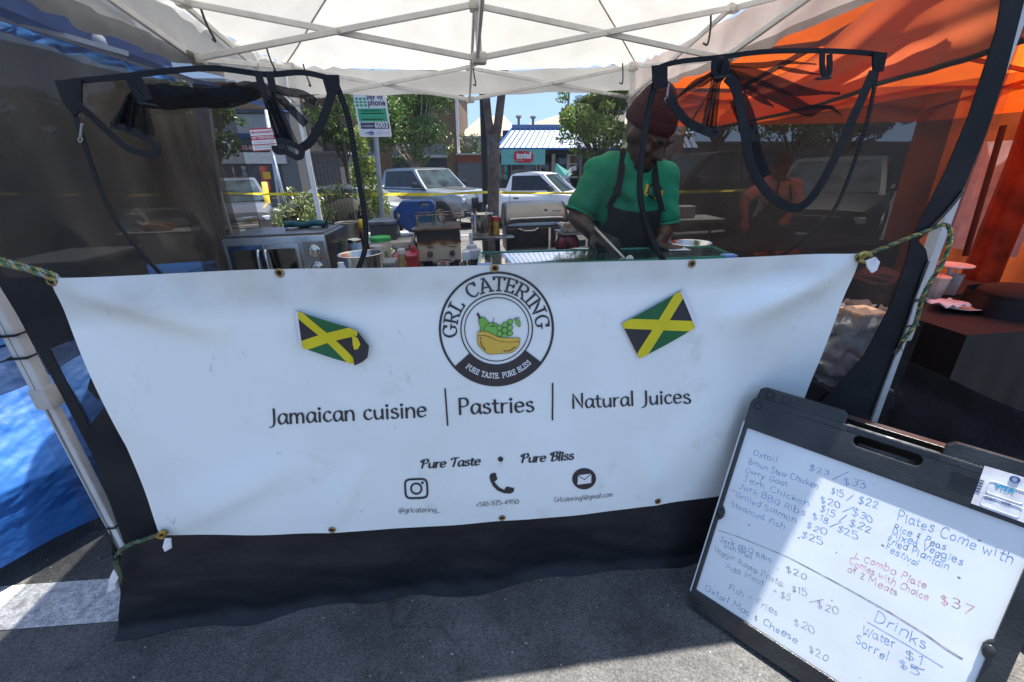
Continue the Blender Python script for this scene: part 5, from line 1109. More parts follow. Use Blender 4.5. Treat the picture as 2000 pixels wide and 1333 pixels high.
k = MB(); k.lathe(c, [(.0155, .358), (.0158, .362), (.0155, .386), (.012, .389)], 20); k.build('cap', mat('white_cap', (.78, .78, .78), .4), wb, auto=.6)
for nm, lab, px, v, r, h, m_ in (('salt_shaker', 'small shaker with white top beside the oven at the banner edge', (667, 523), .40, .017, .30, mat('white_cap2', (.7, .7, .68), .5)),):
    P = pv(*px, v); o = thing(nm, lab, 'shaker', V((P.x, P.y, .93))); k = MB(); k.lathe(V((P.x, P.y, .93)), [(r, 0), (r, P.z-.93-.01), (r*.7, P.z-.93+.01), (r*.7, P.z-.93+.02)], 14); k.build('shaker_body', m_, o, auto=.6)
# glass display case
gc = thing('glass_case', 'greenish glass display case on the counter in front of the cook', 'display case', B(1.85, .28, .93))
M_gl = glassmat('green_glass', (.80, .93, .88), .01, 1.45); M_ge = mat('green_glass_edge', (.05, .30, .20), .15, spec=.7)
c4 = [B(1.352, .085, 1.304), B(2.262, .085, 1.292), B(2.395, .44, 1.262), B(1.378, .44, 1.284)]
M_gt = mat('glass_top', (.05, .13, .10), .02, var=.1, transp=.30, spec=1, coat=1)
k = MB(); k.add(c4+[p-V((0, 0, .006)) for p in c4], [(0, 1, 2, 3), (7, 6, 5, 4)]); k.build('glass_top', M_gt, gc)
k = MB()
for i in range(4): k.bar(c4[i], c4[(i+1) % 4], .007, .008)
k.build('glass_edge', M_ge, gc)
for i, nm in ((0, 'front_glass'), (1, 'side_glass'), (3, 'side_glass')):
    a, b = c4[i], c4[(i+1) % 4]; k = MB(); k.add([a-V((0, 0, .01)), b-V((0, 0, .01)), V((b.x, b.y, .935)), V((a.x, a.y, .935))], [(0, 1, 2, 3)]); k.build(nm, M_gt, gc)
M_btape = mat('blue_tape', (.16, .30, .60), .6, var=.1)
for p in (c4[0]+EU*.02, c4[1]-EU*.015):
    k = MB(); k.bbox(p+EN*.012, (.045, .035, .012), AX, .002); k.build('tape_corner', M_btape, gc)
wp = MB(); cc_ = [c4[0].lerp(c4[1], a)*(1-b)+c4[3].lerp(c4[2], a)*b for a, b in ((.78, .62), (.87, .60), (.865, .93), (.785, .95))]; wp.poly([p+V((0, 0, .0028)) for p in cc_]); wp.build('paper_sheet', mat('pale_paper', (.62, .70, .78), .5, var=.05), gc, solid=.001)
vessel('mixing_bowl', 'large stainless mixing bowl tilted beside the right hand of the cook', 'bowl', B(2.395, .62, 1.10), .055, .15, M_steel, 1.7, .004)
k = MB(); P = pv(1302, 470, .5); k.grid(lambda s, t: P+EU*(.05*(s-.5)+.012*math.sin(t*7))+V((0, 0, .09*(t-.6)))+EN*(.01*math.sin(s*8+t*5)), 10, 12); wrap(k.build('paper_towel', mat('white_paper', (.75, .75, .74), .9, bump=.2, bscale=30), smooth=True, solid=.002), 'crumpled white paper towel beside the right arm of the cook', 'paper towel')
# blue jerrycan
jc = thing('jerrycan', 'big blue plastic water jug lying on its side with moulded handle', 'water jug', B(.93, 2.6, 1.075))
M_jc = mat('blue_plastic', (.008, .055, .26), .38, var=.12, scale=6)
def jp(x, y, v): return pv(x, y, v)
jo = [(812, 394), (850, 396), (848, 405), (848, 456), (805, 458), (775, 440), (768, 420), (768, 412), (780, 395)]
j_ = MB(); hpx = [(818, 398), (838, 398), (838, 404), (822, 404)]; hpy = [(773, 413), (781, 420), (778, 434), (772, 430)]
loops = [[jp(x, y, 2.5) for x, y in [(784, 393), (842, 392), (849, 400), (850, 440), (848, 455), (800, 455), (778, 440), (768, 424), (767, 414)]], [jp(x, y, 2.5) for x, y in hpx], [jp(x, y, 2.5) for x, y in hpy]]
flat_ = [p for l in loops for p in l]; n_f = len(flat_); tri_ = tessellate_polygon(loops); D_ = EN*.2
j_.add(flat_+[p+D_ for p in flat_], [tuple(t) for t in tri_]+[tuple(i+n_f for i in reversed(t)) for t in tri_])
o_i = 0
for l in loops:
    c_i = len(l); j_.f += [(o_i+i, o_i+(i+1) % c_i, o_i+(i+1) % c_i+n_f, o_i+i+n_f) for i in range(c_i)]; j_.mi += [0]*c_i; o_i += c_i
j_.build('jug_body', M_jc, jc, remesh=.007, lsm=5)
k = MB(); c = pv(766, 451, 2.55); k.lathe(c, [(.024, 0), (.024, .035), (.012, .04), (.012, .06)], 14, (EN, V((0, 0, 1)), -EU)); k.build('tap', mat('white_tap', (.65, .66, .68), .4), jc, auto=.6)
cb = thing('storage_bin', 'dark grey storage bin with a shiny lid left of the blue jug', 'bin', B(.66, 2.5, 1.075))
k = MB(); k.bbox(B(.66, 2.5, 1.14), (.21, .3, .13), AX, .015); k.build('bin_body', mat('bin_grey', (.05, .055, .065), .5, var=.2), cb, auto=.6)
k = MB(); k.bbox(B(.66, 2.5, 1.218), (.235, .33, .03), AX, .012); k.build('lid', mat('bin_lid', (.14, .16, .20), .3, var=.3, scale=12), cb, auto=.6)
# propane burner with stock pot
bn = thing('gas_burner', 'black outdoor propane burner stand under a shiny pot', 'burner', B(1.50, 2.35, 0))
k = MB(); k.bbox(B(1.50, 2.35, 1.075), (.26, .26, .03), AX, .006); k.build('burner_top', M_steeld, bn, auto=.6)
for a, b in ((1.39, 2.24), (1.61, 2.24), (1.61, 2.46), (1.39, 2.46)): k = MB(); k.bar(B(a, b, 0), B(a, b, 1.06), .02); k.build('leg', M_black, bn)
k = MB(); k.bbox(B(1.66, 2.28, 1.075), (.16, .16, .012), AX, .003); k.build('side_shelf', M_steel, bn)
vessel('cooking_pot', 'shiny saucepan with ladles on the propane burner left of the grill', 'pot', B(1.49, 2.35, 1.091), .092, .17, M_steel, 1.0, .004, handles=2)
for i, (p0, p1, lab, m_) in enumerate((((934, 428), (924, 408), 'black ladle handle sticking out of the saucepan', M_black), ((940, 428), (950, 414), 'pale wooden spoon leaning in the saucepan', mat('pale_wood', (.6, .5, .36), .6)))):
    k = MB(); k.tube([pv(*p0, 2.33)-V((0, 0, .05)), pv(*p1, 2.30)], .007, 8); wrap(k.build('ladle' if i == 0 else 'wooden_spoon', m_, smooth=True), lab, 'ladle' if i == 0 else 'spoon')
# gas grill
gr = thing('gas_grill', 'black portable gas grill with silver domed lid behind the counter', 'grill', B(1.98, 2.6, 0))
M_glid = mat('grill_silver', (.27, .27, .26), .33, .75, var=.08, scale=5); M_gblk = mat('grill_black', (.017, .017, .018), .42, var=.3)
gu0, gu1, gv0, gv1 = 1.70, 2.245, 2.45, 2.85
def lid(s, t):
    a = PI*(.02+.70*t); vv = gv0+.19-.19*math.cos(a)*1.0; zz = 1.135+.195*math.sin(a)**.75; x = (s-.5)*2; w_ = (gu1-gu0)/2*(1-.07*math.sin(a)**2)
    return B((gu0+gu1)/2+w_*x, vv, zz-.012*x**6)
k = MB(); k.grid(lid, 30, 20); k.build('lid', M_glid, gr, smooth=True, solid=.012)
for s in (0, 1):
    k = MB(); cpts = [lid(s, t/16) for t in range(17)]; k.poly(cpts+[B(gu0 if s == 0 else gu1, gv0+.36, 1.13)]); k.build('lid_cheek', M_gblk, gr, solid=.03)
k = MB(); k.tube(smooth_pts([lid(.06+.88*i/12, .045)-EN*.012+V((0, 0, .012)) for i in range(13)], 3), .013, 8); k.build('lid_rim', mat('bright_trim', (.6, .6, .6), .25, .9), gr, smooth=True)
k = MB(); k.tube(smooth_pts([B(1.80, gv0-.0, 1.10), B(1.815, gv0-.05, 1.112), B(1.845, gv0-.05, 1.098), B(1.90, gv0-.05, 1.095), B(1.95, gv0-.05, 1.098), B(1.975, gv0-.05, 1.114), B(1.985, gv0, 1.10)], 4), .010, 8); k.build('lid_handle', mat('handle_silver', (.42, .42, .42), .3, .8), gr, smooth=True)
k = MB(); k.bbox(B((gu0+gu1)/2, (gv0+gv1)/2, 1.01), (gu1-gu0, gv1-gv0, .24), AX, .03, 3); k.build('fire_box', M_gblk, gr, auto=.7)
k = MB(); k.bbox(B((gu0+gu1)/2, gv0-.012, .925), (gu1-gu0-.05, .05, .03), AX, .01); k.build('drip_rail', mat('grill_rail', (.16, .16, .165), .3, .6), gr, auto=.6)
k = MB(); k.lathe(lid(.66, .22)-EN*.004, [(.016, 0), (.014, .006)], 16, (EU, V((0, 0, 1)), -EN)); k.build('thermometer', mat('gauge', (.20, .17, .14), .3, .6), gr)
k = MB(); P = lid(.84, .2); k.bbox(P-EN*.006, (.085, .004, .022), AX, .002); k.build('name_plate', mat('plate_grey', (.5, .5, .5), .35, .5), gr)
k = MB(); k.tube(smooth_pts([lid(.08, .30)-EN*.004, lid(.35, .27)-EN*.004, lid(.6, .40)-EN*.004, lid(.93, .52)-EN*.004], 8), .003, 5); k.build('lid_crease', MATS['bright_trim'], gr, smooth=True)
for a in (1.76, 2.19):
    k = MB(); k.tube([B(a, 2.5, .9), B(a+.1*(1 if a < 2 else -1), 2.85, .02)], .014, 8); k.build('leg', M_gblk, gr, smooth=True); k = MB(); k.tube([B(a, 2.85, .9), B(a+.1*(1 if a < 2 else -1), 2.5, .02)], .014, 8); k.build('leg', M_gblk, gr, smooth=True)
# maroon pot and gas ring right of the grill
mp = thing('enamel_pot', 'maroon enamel pot lid standing upright right of the grill', 'pot lid', pv(1108, 478, 1.7)); c = pv(1108, 478, 1.7)
ax_ = (EU, V((0, 0, 1)), -EN)
k = MB(); k.lathe(c, [(.001, .03), (.04, .028), (.075, .012), (.08, 0), (.075, -.006)], 28, ax_, cap=False); k.build('lid_face', mat('maroon_enamel', (.13, .012, .03), .25, var=.2), mp, smooth=True)
k = MB(); k.tube([c+EU*(.082*math.cos(a*PI/14))+V((0, 0, .082*math.sin(a*PI/14))) for a in range(28)], .008, 8, closed=True); k.build('rim', M_black, mp, smooth=True)
k = MB(); k.tube(smooth_pts([c+V((0, 0, .02))-EN*.02, c-EN*.05+V((0, 0, .008)), c+V((0, 0, -.02))-EN*.02], 4), .008, 8); k.build('knob', M_black, mp, smooth=True)
hp_ = thing('pan_rack', 'steel rack with pan handles standing beside the maroon lid', 'rack', B(2.12, 1.75, 0))
k = MB(); k.bbox(B(2.14, 1.85, 1.0), (.34, .3, .02), AX, .004); k.build('shelf', M_steeld, hp_); k = MB(); k.bbox(B(2.16, 1.78, 1.16), (.30, .24, .016), AX, .004); k.build('shelf', M_steeld, hp_)
for a, b in ((1.99, 1.72), (2.29, 1.72), (2.29, 1.97), (1.99, 1.97)): k = MB(); k.tube([B(a, b, 0), B(a, b, 1.17)], .01, 7); k.build('leg', M_steeld, hp_, smooth=True)
k = MB(); k.tube(smooth_pts([B(2.05, 1.70, 1.05), B(2.10, 1.62, 1.065), B(2.2, 1.6, 1.06), B(2.22, 1.68, 1.05), B(2.12, 1.69, 1.048)], 5), .007, 7); k.build('pan_handle', M_steel, hp_, smooth=True)
gp = thing('garbage_bin', 'pale grey plastic bin half hidden behind the cook', 'bin', B(1.86, 1.0, 0)); c = B(1.86, 1.0, 0)
k = MB(); k.lathe(c, [(.10, 0), (.115, .02), (.125, 1.12), (.135, 1.13), (.135, 1.15), (.118, 1.15)], 22); k.build('bin_body', mat('bin_pale', (.42, .43, .41), .5, var=.1), gp, auto=.6)
for px_, v_, lab, m_ in (((838, 500), 1.3, 'red plastic crate under the fryer left side', mat('red_plastic', (.38, .012, .016), .4, var=.15)),):
    P = pv(795, 508, 1.45); o = thing('plastic_crate', 'red plastic crate between the green-lidded tub and the fryer', 'crate', P); k = MB()
    k.bbox(P-V((0, 0, .07)), (.14, .2, .2), AX, .01); k.build('crate_body', m_, o, auto=.6); k = MB(); k.bbox(P+V((0, 0, .034)), (.152, .212, .02), AX, .005); k.build('crate_rim', m_, o, auto=.6)
    k = MB(); k.bbox(P-V((0, 0, .57)), (.16, .22, .8), AX, .01); k.build('crate_stand', M_black, o)
k = MB(); P = pv(752, 510, 1.15); k.bbox(P-V((0, 0, .02)), (.13, .16, .05), AX, .012); o = k.build('cutting_board', mat('board_grey', (.22, .23, .24), .5, var=.15)); wrap(o, 'grey cutting board lying at the foot of the green-lidded tub', 'cutting board')
k = MB(); P = pv(866, 511, .35); o = thing('fruit_bowl', 'small glass bowl of red peppers by the water bottle', 'bowl', P-V((0, 0, .34))); k.lathe(P-V((0, 0, .045)), [(.02, 0), (.035, .02), (.043, .045), (.041, .046), (.033, .022), (.018, .003)], 22, cap=False); k.build('bowl_wall', M_clear, o, smooth=True)
k = MB()
for i in range(7): k.ell(P+EU*(.018*math.cos(i*2.4))+EN*(.018*math.sin(i*2.4))-V((0, 0, .012+.004*(i % 3))), (.012, .011, .011), n=10, m=7)
k.build('pepper_pieces', mat('pepper_red', (.28, .02, .03), .35, var=.4, scale=40), o, smooth=True)
k = MB(); k.lathe(V((P.x, P.y, .93)), [(.04, 0), (.04, P.z-.93-.046)], 14); k.build('bowl_stand', M_steeld, o)

M_foil = mat('foil', (.65, .65, .66), .25, 1, var=.1, scale=40, bump=.8, bscale=60)
def foil_tray(label, c, a, b, h):
    o = thing('foil_tray', label, 'tray', c); k = MB()
    for s, t in ((1, 0), (-1, 0), (0, 1), (0, -1)): pass
    k.add([c+EU*(x*a*f)+EN*(y*b*f)+V((0, 0, z)) for z, f in ((.003, .42), (h, .5), (h+.002, .54)) for x, y in ((-1, -1), (1, -1), (1, 1), (-1, 1))], [(0, 1, 2, 3)]+[(r*4+i, r*4+(i+1) % 4, r*4+4+(i+1) % 4, r*4+4+i) for r in (0, 1) for i in range(4)]); k.build('tray_wall', M_foil, o, solid=.001)
    k = MB()
    for i in range(24): k.ell(c+EU*random.uniform(-.34, .34)*a+EN*random.uniform(-.34, .34)*b+V((0, 0, h*.75)), (.022, .018, .014), n=8, m=6)
    k.build('food_pieces', mat('grilled_meat', (.16, .06, .02), .5, var=.5, scale=30), o, smooth=True)
foil_tray('foil tray of browned meat on the low back table beside the blue jug', B(1.17, 2.5, 1.076), .2, .26, .05)
foil_tray('foil tray standing on the pan rack shelf right of the grill', B(2.15, 1.78, 1.17), .24, .2, .045)
for i, (u, v, z, r, h, lab, c1, c2) in enumerate(((.60, 1.42, 1.03, .022, .16, 'small spice jar with red lid behind the food tin', (.25, .10, .03), (.4, .02, .02)), (.655, 1.47, 1.03, .022, .15, 'small spice jar with black lid left of the green-lidded tub', (.12, .10, .04), (.015, .015, .015)), (.93, 1.36, 1.03, .026, .13, 'squat jar with white lid right of the green-lidded tub', (.30, .22, .10), (.6, .6, .6)), (1.60, 2.3, 1.082, .028, .15, 'oil bottle with a red cap on the burner side shelf', (.35, .24, .03), (.4, .02, .02)), (.985, 1.50, 1.03, .018, .12, 'slim dark bottle with a red round cap beside the squat jar', (.05, .02, .015), (.45, .02, .03)))):
    o = thing('spice_jar', lab, 'jar', B(u, v, z), 'jars and bottles among the cooking gear'); c = B(u, v, z)
    k = MB(); k.lathe(c, [(r, 0), (r, h*.75), (r*.8, h*.84)], 16); k.build('jar_body', mat('jar_glass_%s' % 'abcde'[i], c1, .25, var=.3, scale=30, coat=.4), o, auto=.6)
    k = MB(); k.lathe(c, [(r*.95, h*.80), (r*.98, h), (r*.9, h*1.03)], 16); k.build('lid', mat('jar_lid_%s' % 'abcde'[i], c2, .4), o, auto=.6)
k = MB(); k.tube(smooth_pts([B(2.02, 2.42, 1.02), B(2.1, 2.40, 1.0), B(2.15, 2.36, .94), B(2.13, 2.34, .7), B(2.2, 2.3, .3), B(2.3, 2.2, .02)], 6), .008, 6); wrap(k.build('gas_hose', M_black, smooth=True), 'black rubber gas hose hanging from the front of the grill', 'hose')
tg = thing('kitchen_tongs', 'steel tongs lying across the fryer oil tray', 'tongs', B(1.15, 1.62, 1.255))
for s in (-1, 1): k = MB(); k.bar(B(1.04, 1.60+.01*s, 1.262), B(1.27, 1.62+.03*s, 1.262), .012, .004); k.build('tong_arm', M_steel, tg)
k = MB(); k.grid(lambda s, t: B(.985+.012*math.sin(t*9), 1.60+.12*s, 1.25-.16*t)+EU*(.01*math.sin(s*14+t*3)), 12, 12); wrap(k.build('dish_cloth', mat('dirty_cloth', (.36, .33, .28), .9, var=.3, scale=20), smooth=True, solid=.002), 'stained dish cloth hanging over the left edge of the fryer', 'cloth')
# ================================================================== NEIGHBOURING STALLS
for o in list(bpy.data.objects):
    pass
# --- blue stall on the left
M_btarp = mat('blue_tarp', (.010, .10, .36), .6, var=.12, scale=3, bump=.2, bscale=22, spec=.5)
M_bcan = mat('blue_canopy_cloth', (.012, .05, .17), .7, var=.2, scale=3, trans=.12)
M_bval = mat('blue_valance_cloth', (.03, .22, .62), .6, var=.3, scale=5, trans=.55, bump=.3, bscale=14)
tb_ = thing('stall_table', 'stall table draped to the ground in a crinkled blue tarp left of the booth', 'table', B(-1.0, .9, 0))
_a, _b = [uvz(pz(x, y, .11)) for x, y in ((0, 1112), (190, 1010))]; _a = V((_a[0], _a[1], 0)); _b = V((_b[0], _b[1], 0)); _d = (_b-_a).normalized()
path = smooth_pts([_a-_d*1.5+V((-.1, 0, 0)), _a-_d*.75, _a, _b, _b+_d*.42+V((-.02, .02, 0)), V((-.50, 1.6, 0)), V((-.48, 2.5, 0))], 30); NP = len(path)
def samp(P, s): i = s*(len(P)-1); j = min(len(P)-2, int(i)); return P[j].lerp(P[j+1], i-j)
def tarp(s, t):
    p = samp(path, s); d = (samp(path, min(1, s+.02))-samp(path, max(0, s-.02))).normalized(); nn = V((d.y, -d.x, 0)); L_ = s*3.9
    wv = .014*noise.noise(V((L_*1.6, t*3, 0)))+(.007*noise.noise(V((L_*3.5+t*5, t*15-L_*4, 3)))+.004*noise.noise(V((L_*9+t*9, t*34-L_*9, 5))))*min(1, t*1.8)+.005*math.sin(L_*5+2*noise.noise(V((L_, t*2, 8))))*(1-t)
    q = p+nn*(.06*(1-t)**2*0+wv-.34*(max(0, t-.38)/.62)**1.15)
    return B(q.x, q.y, .11+t*.81+(.012*math.sin(L_*5))*(1-t))
k = MB(); k.grid(tarp, 260, 120); k.build('tarp_drape', M_btarp, tb_, smooth=True)
k = MB(); n_p = [p for p in path[::6]]; k.prism([B(p.x-.33, p.y+.18, .90) for p in n_p]+[B(-2.4, 2.5, .90), B(-2.6, -.75, .90)], V((0, 0, .025))); k.build('table_top', M_btarp, tb_)
for u, v in ((-1.7, -.4), (-.95, .9), (-.7, 2.3), (-2.2, 2.3)): k = MB(); k.tube([B(u, v, 0), B(u, v, .9)], .016, 8); k.build('leg', M_tleg, tb_)
for i, (u, v, a, b, h, lab, m_) in enumerate(((-1.15, .55, .5, .42, .30, 'black storage crate on the blue tarp table nearest the white leg', M_black), (-1.0, 1.5, .42, .5, .26, 'dark grey storage crate farther back on the blue tarp table', mat('crate_grey', (.05, .05, .055), .6)))):
    o = thing('storage_crate', lab, 'crate', B(u, v, .925)); k = MB(); k.bbox(B(u, v, .925+h/2), (a, b, h), AX, .015); k.build('crate_body', m_, o, auto=.6); k = MB(); k.bbox(B(u, v, .925+h), (a+.03, b+.03, .035), AX, .01); k.build('crate_lid', m_, o, auto=.6)
bc = thing('blue_awning', 'blue cloth awning of the neighbouring stall on the left', 'awning', B(-1.5, 1.5, 0))
UF = -2.6
lo_ = [(-260, -22), (0, 61), (140, 106), (280, 146), (345, 160)]; up_ = [(345, 134), (310, 126), (250, 117), (150, 86), (60, 60), (0, 43), (-260, -52)]
zf = pu(0, 43, UF).z
rf = MB(); vA, vB = uvz(pu(-260, -22, UF))[1], uvz(pu(345, 150, UF))[1]
rf.grid(lambda s, t: B(-1.15+(UF+.14+1.15)*t, -.9+(vB+.5+.9)*s, 2.5+(zf-2.5+.02)*t-.05*math.sin(PI*t)+.012*math.sin(s*40+t*3)), 60, 16); rf.build('awning_roof', M_bcan, bc, smooth=True)
A_lo = smooth_pts([pu(x, y, UF) for x, y in lo_], 12); A_up = smooth_pts([pu(x, y, UF) for x, y in reversed(up_)], 8)
def samp(P, s): i = s*(len(P)-1); j = min(len(P)-2, int(i)); return P[j].lerp(P[j+1], i-j)
k = MB(); k.grid(lambda s, t: samp(A_lo, s).lerp(samp(A_up, s), t)+EU*(.02*math.sin(s*60+t*2)+.03*noise.noise(V((s*14, t*2, 1))))+V((0, 0, .01*math.sin(s*50))), 120, 6); k.build('valance', M_bval, bc, smooth=True)
k = MB(); k.grid(lambda s, t: samp(A_up, s)-EU*.05+V((0, 0, -.06+.5*t)), 60, 2); k.build('valance_band', M_bcan, bc, smooth=True)
k = MB(); k.grid(lambda s, t: samp(A_lo, s)-EU*(.06+.05*math.sin(s*40+t*3))+V((0, 0, .05-(samp(A_lo, s).z-.35)*t)), 120, 8); k.build('back_curtain', netmat('dark_back_net', (.05, .048, .046), .22), bc, smooth=True)
for a, b in (((-1.4, -.3), (-1.4, 4.2)), ((-.82, 2.3), (UF+.2, 2.3))):
    k = MB(); za = 2.4+(zf-2.4)*(a[0]+.78)/(UF+.78); zb = 2.4+(zf-2.4)*(b[0]+.78)/(UF+.78); k.bar(B(*a, za-.03), B(*b, zb-.03), .02, .03); k.build('awning_bar', M_white, bc)
for v in (vB+.3, -.75):
    u = -.82 if v < 3 else UF; k = MB(); k.bar(B(u, v, 0), B(u, v, 2.42 if v < 3 else zf), .035, up=EN); k.build('leg', M_white, bc)
k = MB(); P = pu(195, 83, -1.4); k.lathe(P-V((0, 0, .06)), [(.004, 0), (.03, .01), (.045, .05), (.04, .09), (.018, .13), (.015, .17)], 16); o = k.build('light_bulb', mat('grey_bulb', (.5, .5, .52), .4), smooth=True); wrap(o, 'unlit grey light bulb hanging under the blue awning', 'light bulb')
k = MB(); k.poly([pv(x, y, 2.0) for x, y in [(383, 205), (390, 300), (400, 385), (412, 410), (425, 470), (440, 528), (450, 528), (440, 455), (428, 420), (415, 350), (405, 290), (396, 205)]]); k.build('leg_sleeve', M_btarp, bc, solid=.02)
k = MB(); k.poly([pv(x, y, 1.98) for x, y in [(408, 405), (430, 440), (438, 480), (446, 528), (430, 528), (418, 460)]]); k.build('leg_sleeve', M_bval, bc, solid=.01)
k = MB(); k.bar(pv(402, 205, 2.06), pv(440, 520, 2.06), .045, .03, up=EN); k.build('leg', mat('grey_pole', (.22, .24, .26), .45, .3), bc)
uu0 = uvz(pv(322, 300, 1.95))[0]; uu1 = uvz(pv(397, 300, 1.95))[0]
curtain(uu0, uu1, 1.95, 1.95, .55, 1.98, 'net_curtain', 'grey net curtain hanging in folds beside the blue leg sleeve', mat('grey_net', (.16, .15, .14), .9, transp=.30), 3, .05)
nw_ = thing('mesh_screen_wall', 'dark net wall hanging under the near edge of the blue awning', 'screen wall', B(-.27, 1, 0))
MB().grid(lambda s, t: B(-.27+.02*math.sin(s*34+t*3), -.25+2.25*s, .94+1.14*t), 120, 8).build('net', netmat('black_net_left', (.028, .027, .027), .24), nw_, smooth=True)
# goods on a table inside the blue stall, dim through the nets
P1 = pz(330, 452, .80); tq = thing('folding_table', 'white folding table seen dimly through the black net on the left', 'table', V((P1.x, P1.y, gz(P1.x, P1.y)))); k = MB(); k.bbox(P1, (1.25, .6, .04), AX, .01); k.build('table_top', mat('white_table', (.6, .6, .6), .6), tq)
for a in (-.55, .55): k = MB(); k.bar(P1+EU*a, V((P1.x, P1.y, 0))+EU*a, .04); k.build('leg', M_tleg, tq)
k = MB()
for i in range(26): k.ell(P1+EU*random.uniform(-.28, .05)+EN*random.uniform(-.15, .15)+V((0, 0, .05+random.uniform(0, .06))), (.06, .05, .04), n=8, m=6)
wrap(k.build('fried_snack_heap', mat('snack_orange', (.42, .16, .02), .7, var=.3, scale=20), smooth=True), 'heap of orange fried snacks on the dim white table', 'food')
o = thing('plastic_bag', 'crumpled white plastic bag at the left end of the dim white table', 'bag', P1-EU*.45); k = MB(); k.grid(lambda s, t: P1-EU*.45+V((0, 0, .02))+EU*((.20-.08*t)*math.cos(2*PI*s))+EN*((.16-.06*t)*math.sin(2*PI*s))+V((0, 0, .36*t))+V((noise.noise(V((s*9, t*5, 0))), 0, noise.noise(V((s*9, t*5, 5)))))*.05, 36, 14); k.build('bag_skin', mat('bag_white', (.6, .6, .6), .5, bump=.5, bscale=20), o, smooth=True)
# --- orange stall on the right
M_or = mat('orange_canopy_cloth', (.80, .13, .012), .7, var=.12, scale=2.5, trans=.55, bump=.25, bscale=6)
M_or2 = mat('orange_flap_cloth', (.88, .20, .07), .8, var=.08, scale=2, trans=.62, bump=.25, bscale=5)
M_ored = mat('red_orange_steel', (.42, .055, .012), .5)
ot = thing('orange_canopy', 'orange pop-up canopy of the neighbouring stall on the right', 'tent', B(4.75, 1.6, 0))
ou0, ou1, ov0, ov1, oz = 3.26, 6.3, .44, 3.2, 2.30; opk = V(((ou0+ou1)/2, (ov0+ov1)/2, 3.15))
oc = [(ou0, ov0), (ou1, ov0), (ou1, ov1), (ou0, ov1)]
k = MB()
for i in range(4):
    a, b = oc[i], oc[(i+1) % 4]
    k.grid(lambda s, t, a=a, b=b: B((a[0]+(b[0]-a[0])*s)*(1-t)+opk.x*t, (a[1]+(b[1]-a[1])*s)*(1-t)+opk.y*t, oz+(opk.z-oz)*t-.08*math.sin(PI*t)*math.sin(PI*s)-.03*math.sin(PI*s)*(1-t)), 30, 16)
k.build('roof', M_or, ot, smooth=True)
for i, zl in ((0, 2.12), (1, 1.95), (2, 1.955)):
    a, b = oc[i], oc[(i+1) % 4]
    k = MB(); k.grid(lambda s, t, a=a, b=b, zl=zl: B(a[0]+(b[0]-a[0])*s, a[1]+(b[1]-a[1])*s, oz+(zl-oz)*t-.03*math.sin(PI*s)*(1-t))+EU*(.02*t*math.sin(s*30)), 60, 4); k.build('valance', M_or, ot, smooth=True)
UP = 3.2
flo = smooth_pts([pu(x, y, UP) for x, y in [(1392, 252), (1480, 233), (1560, 214), (1640, 190), (1720, 160), (1800, 140), (1900, 112), (2060, 60)]], 10)
fup = smooth_pts([pu(x, y, UP) for x, y in [(1440, 190), (1480, 163), (1540, 140), (1595, 108), (1650, 60), (1720, -4), (1800, -70), (2060, -250)]], 10)
def flap(s, t):
    p = samp(flo, s).lerp(samp(fup, s), t); f = .014*math.sin(t*9-s*5+1)+.028*math.exp(-((t-.42+.15*s)/.12)**2)+.012*noise.noise(V((s*4, t*4, 2)))+.006*math.sin(s*50)*(1-t)**3
    return p-EU*f
k = MB(); k.grid(flap, 160, 60); k.build('side_flap', M_or2, ot, smooth=True)
k = MB(); k.tube([flap(i/30, 0)+EU*.004 for i in range(31)], .011, 6); k.build('flap_hem', mat('dark_hem', (.05, .03, .025), .8), ot, smooth=True)
for i, (u, v) in ((1, oc[1]),):
    k = MB(); k.bar(B(u, v, 0), B(u, v, oz), .04, up=EN); k.build('leg', M_ored if i else M_white, ot)
om = [((oc[i][0]+oc[(i+1) % 4][0])/2, (oc[i][1]+oc[(i+1) % 4][1])/2) for i in range(4)]
for i in range(4):
    for a, b in ((oc[i], om[i]), (om[i], oc[(i+1) % 4])):
        for z0, z1 in ((2.28, 2.06), (2.06, 2.28)): k = MB(); k.bar(B(*a, z0), B(*b, z1), .016, .026); k.build('truss_bar', M_ored, ot)
for i in (1, 2, 3):
    for z0, z1 in ((2.28, 2.42), (2.06, 2.28)): k = MB(); k.bar(B(*om[i], z0), B(opk.x, opk.y, z1), .016, .026); k.build('truss_bar', M_ored, ot)
pcx, pcy = uvz(pv(1972, 400, 2.0))[0], 2.0
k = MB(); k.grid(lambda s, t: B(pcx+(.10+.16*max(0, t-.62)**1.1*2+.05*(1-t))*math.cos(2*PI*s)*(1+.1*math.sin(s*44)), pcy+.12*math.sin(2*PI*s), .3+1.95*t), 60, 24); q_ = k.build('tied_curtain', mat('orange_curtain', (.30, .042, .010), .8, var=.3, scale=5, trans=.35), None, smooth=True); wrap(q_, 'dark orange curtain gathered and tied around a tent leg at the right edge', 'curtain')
k = MB(); k.bar(B(pcx-.02, pcy, 0), B(pcx-.02, pcy, 2.3), .04, up=EN); k.build('leg', M_ored, ot)
k = MB(); k.bar(pv(1960, 245, 1.9), pv(1885, 500, 1.9), .03, up=EN); k.build('leg_brace', mat('brown_red_strap', (.05, .012, .008), .7), ot)
dn = thing('mesh_screen_wall', 'dark net wall added to dim the view under the lower edge of the orange flap', 'screen wall', B(3.36, 1.7, 0))
MB().grid(lambda s, t: B(3.36+.02*math.sin(s*30+t*3), .42+3.0*s, .05+1.80*t), 120, 8).build('net', netmat('dimming_net_right', (.085, .066, .060), .22), dn, smooth=True)  # added net layer, dims and hazes what lies behind it
M_owall = mat('orange_brown_wall', (.42, .085, .022), .8, var=.25, scale=2, trans=.5)
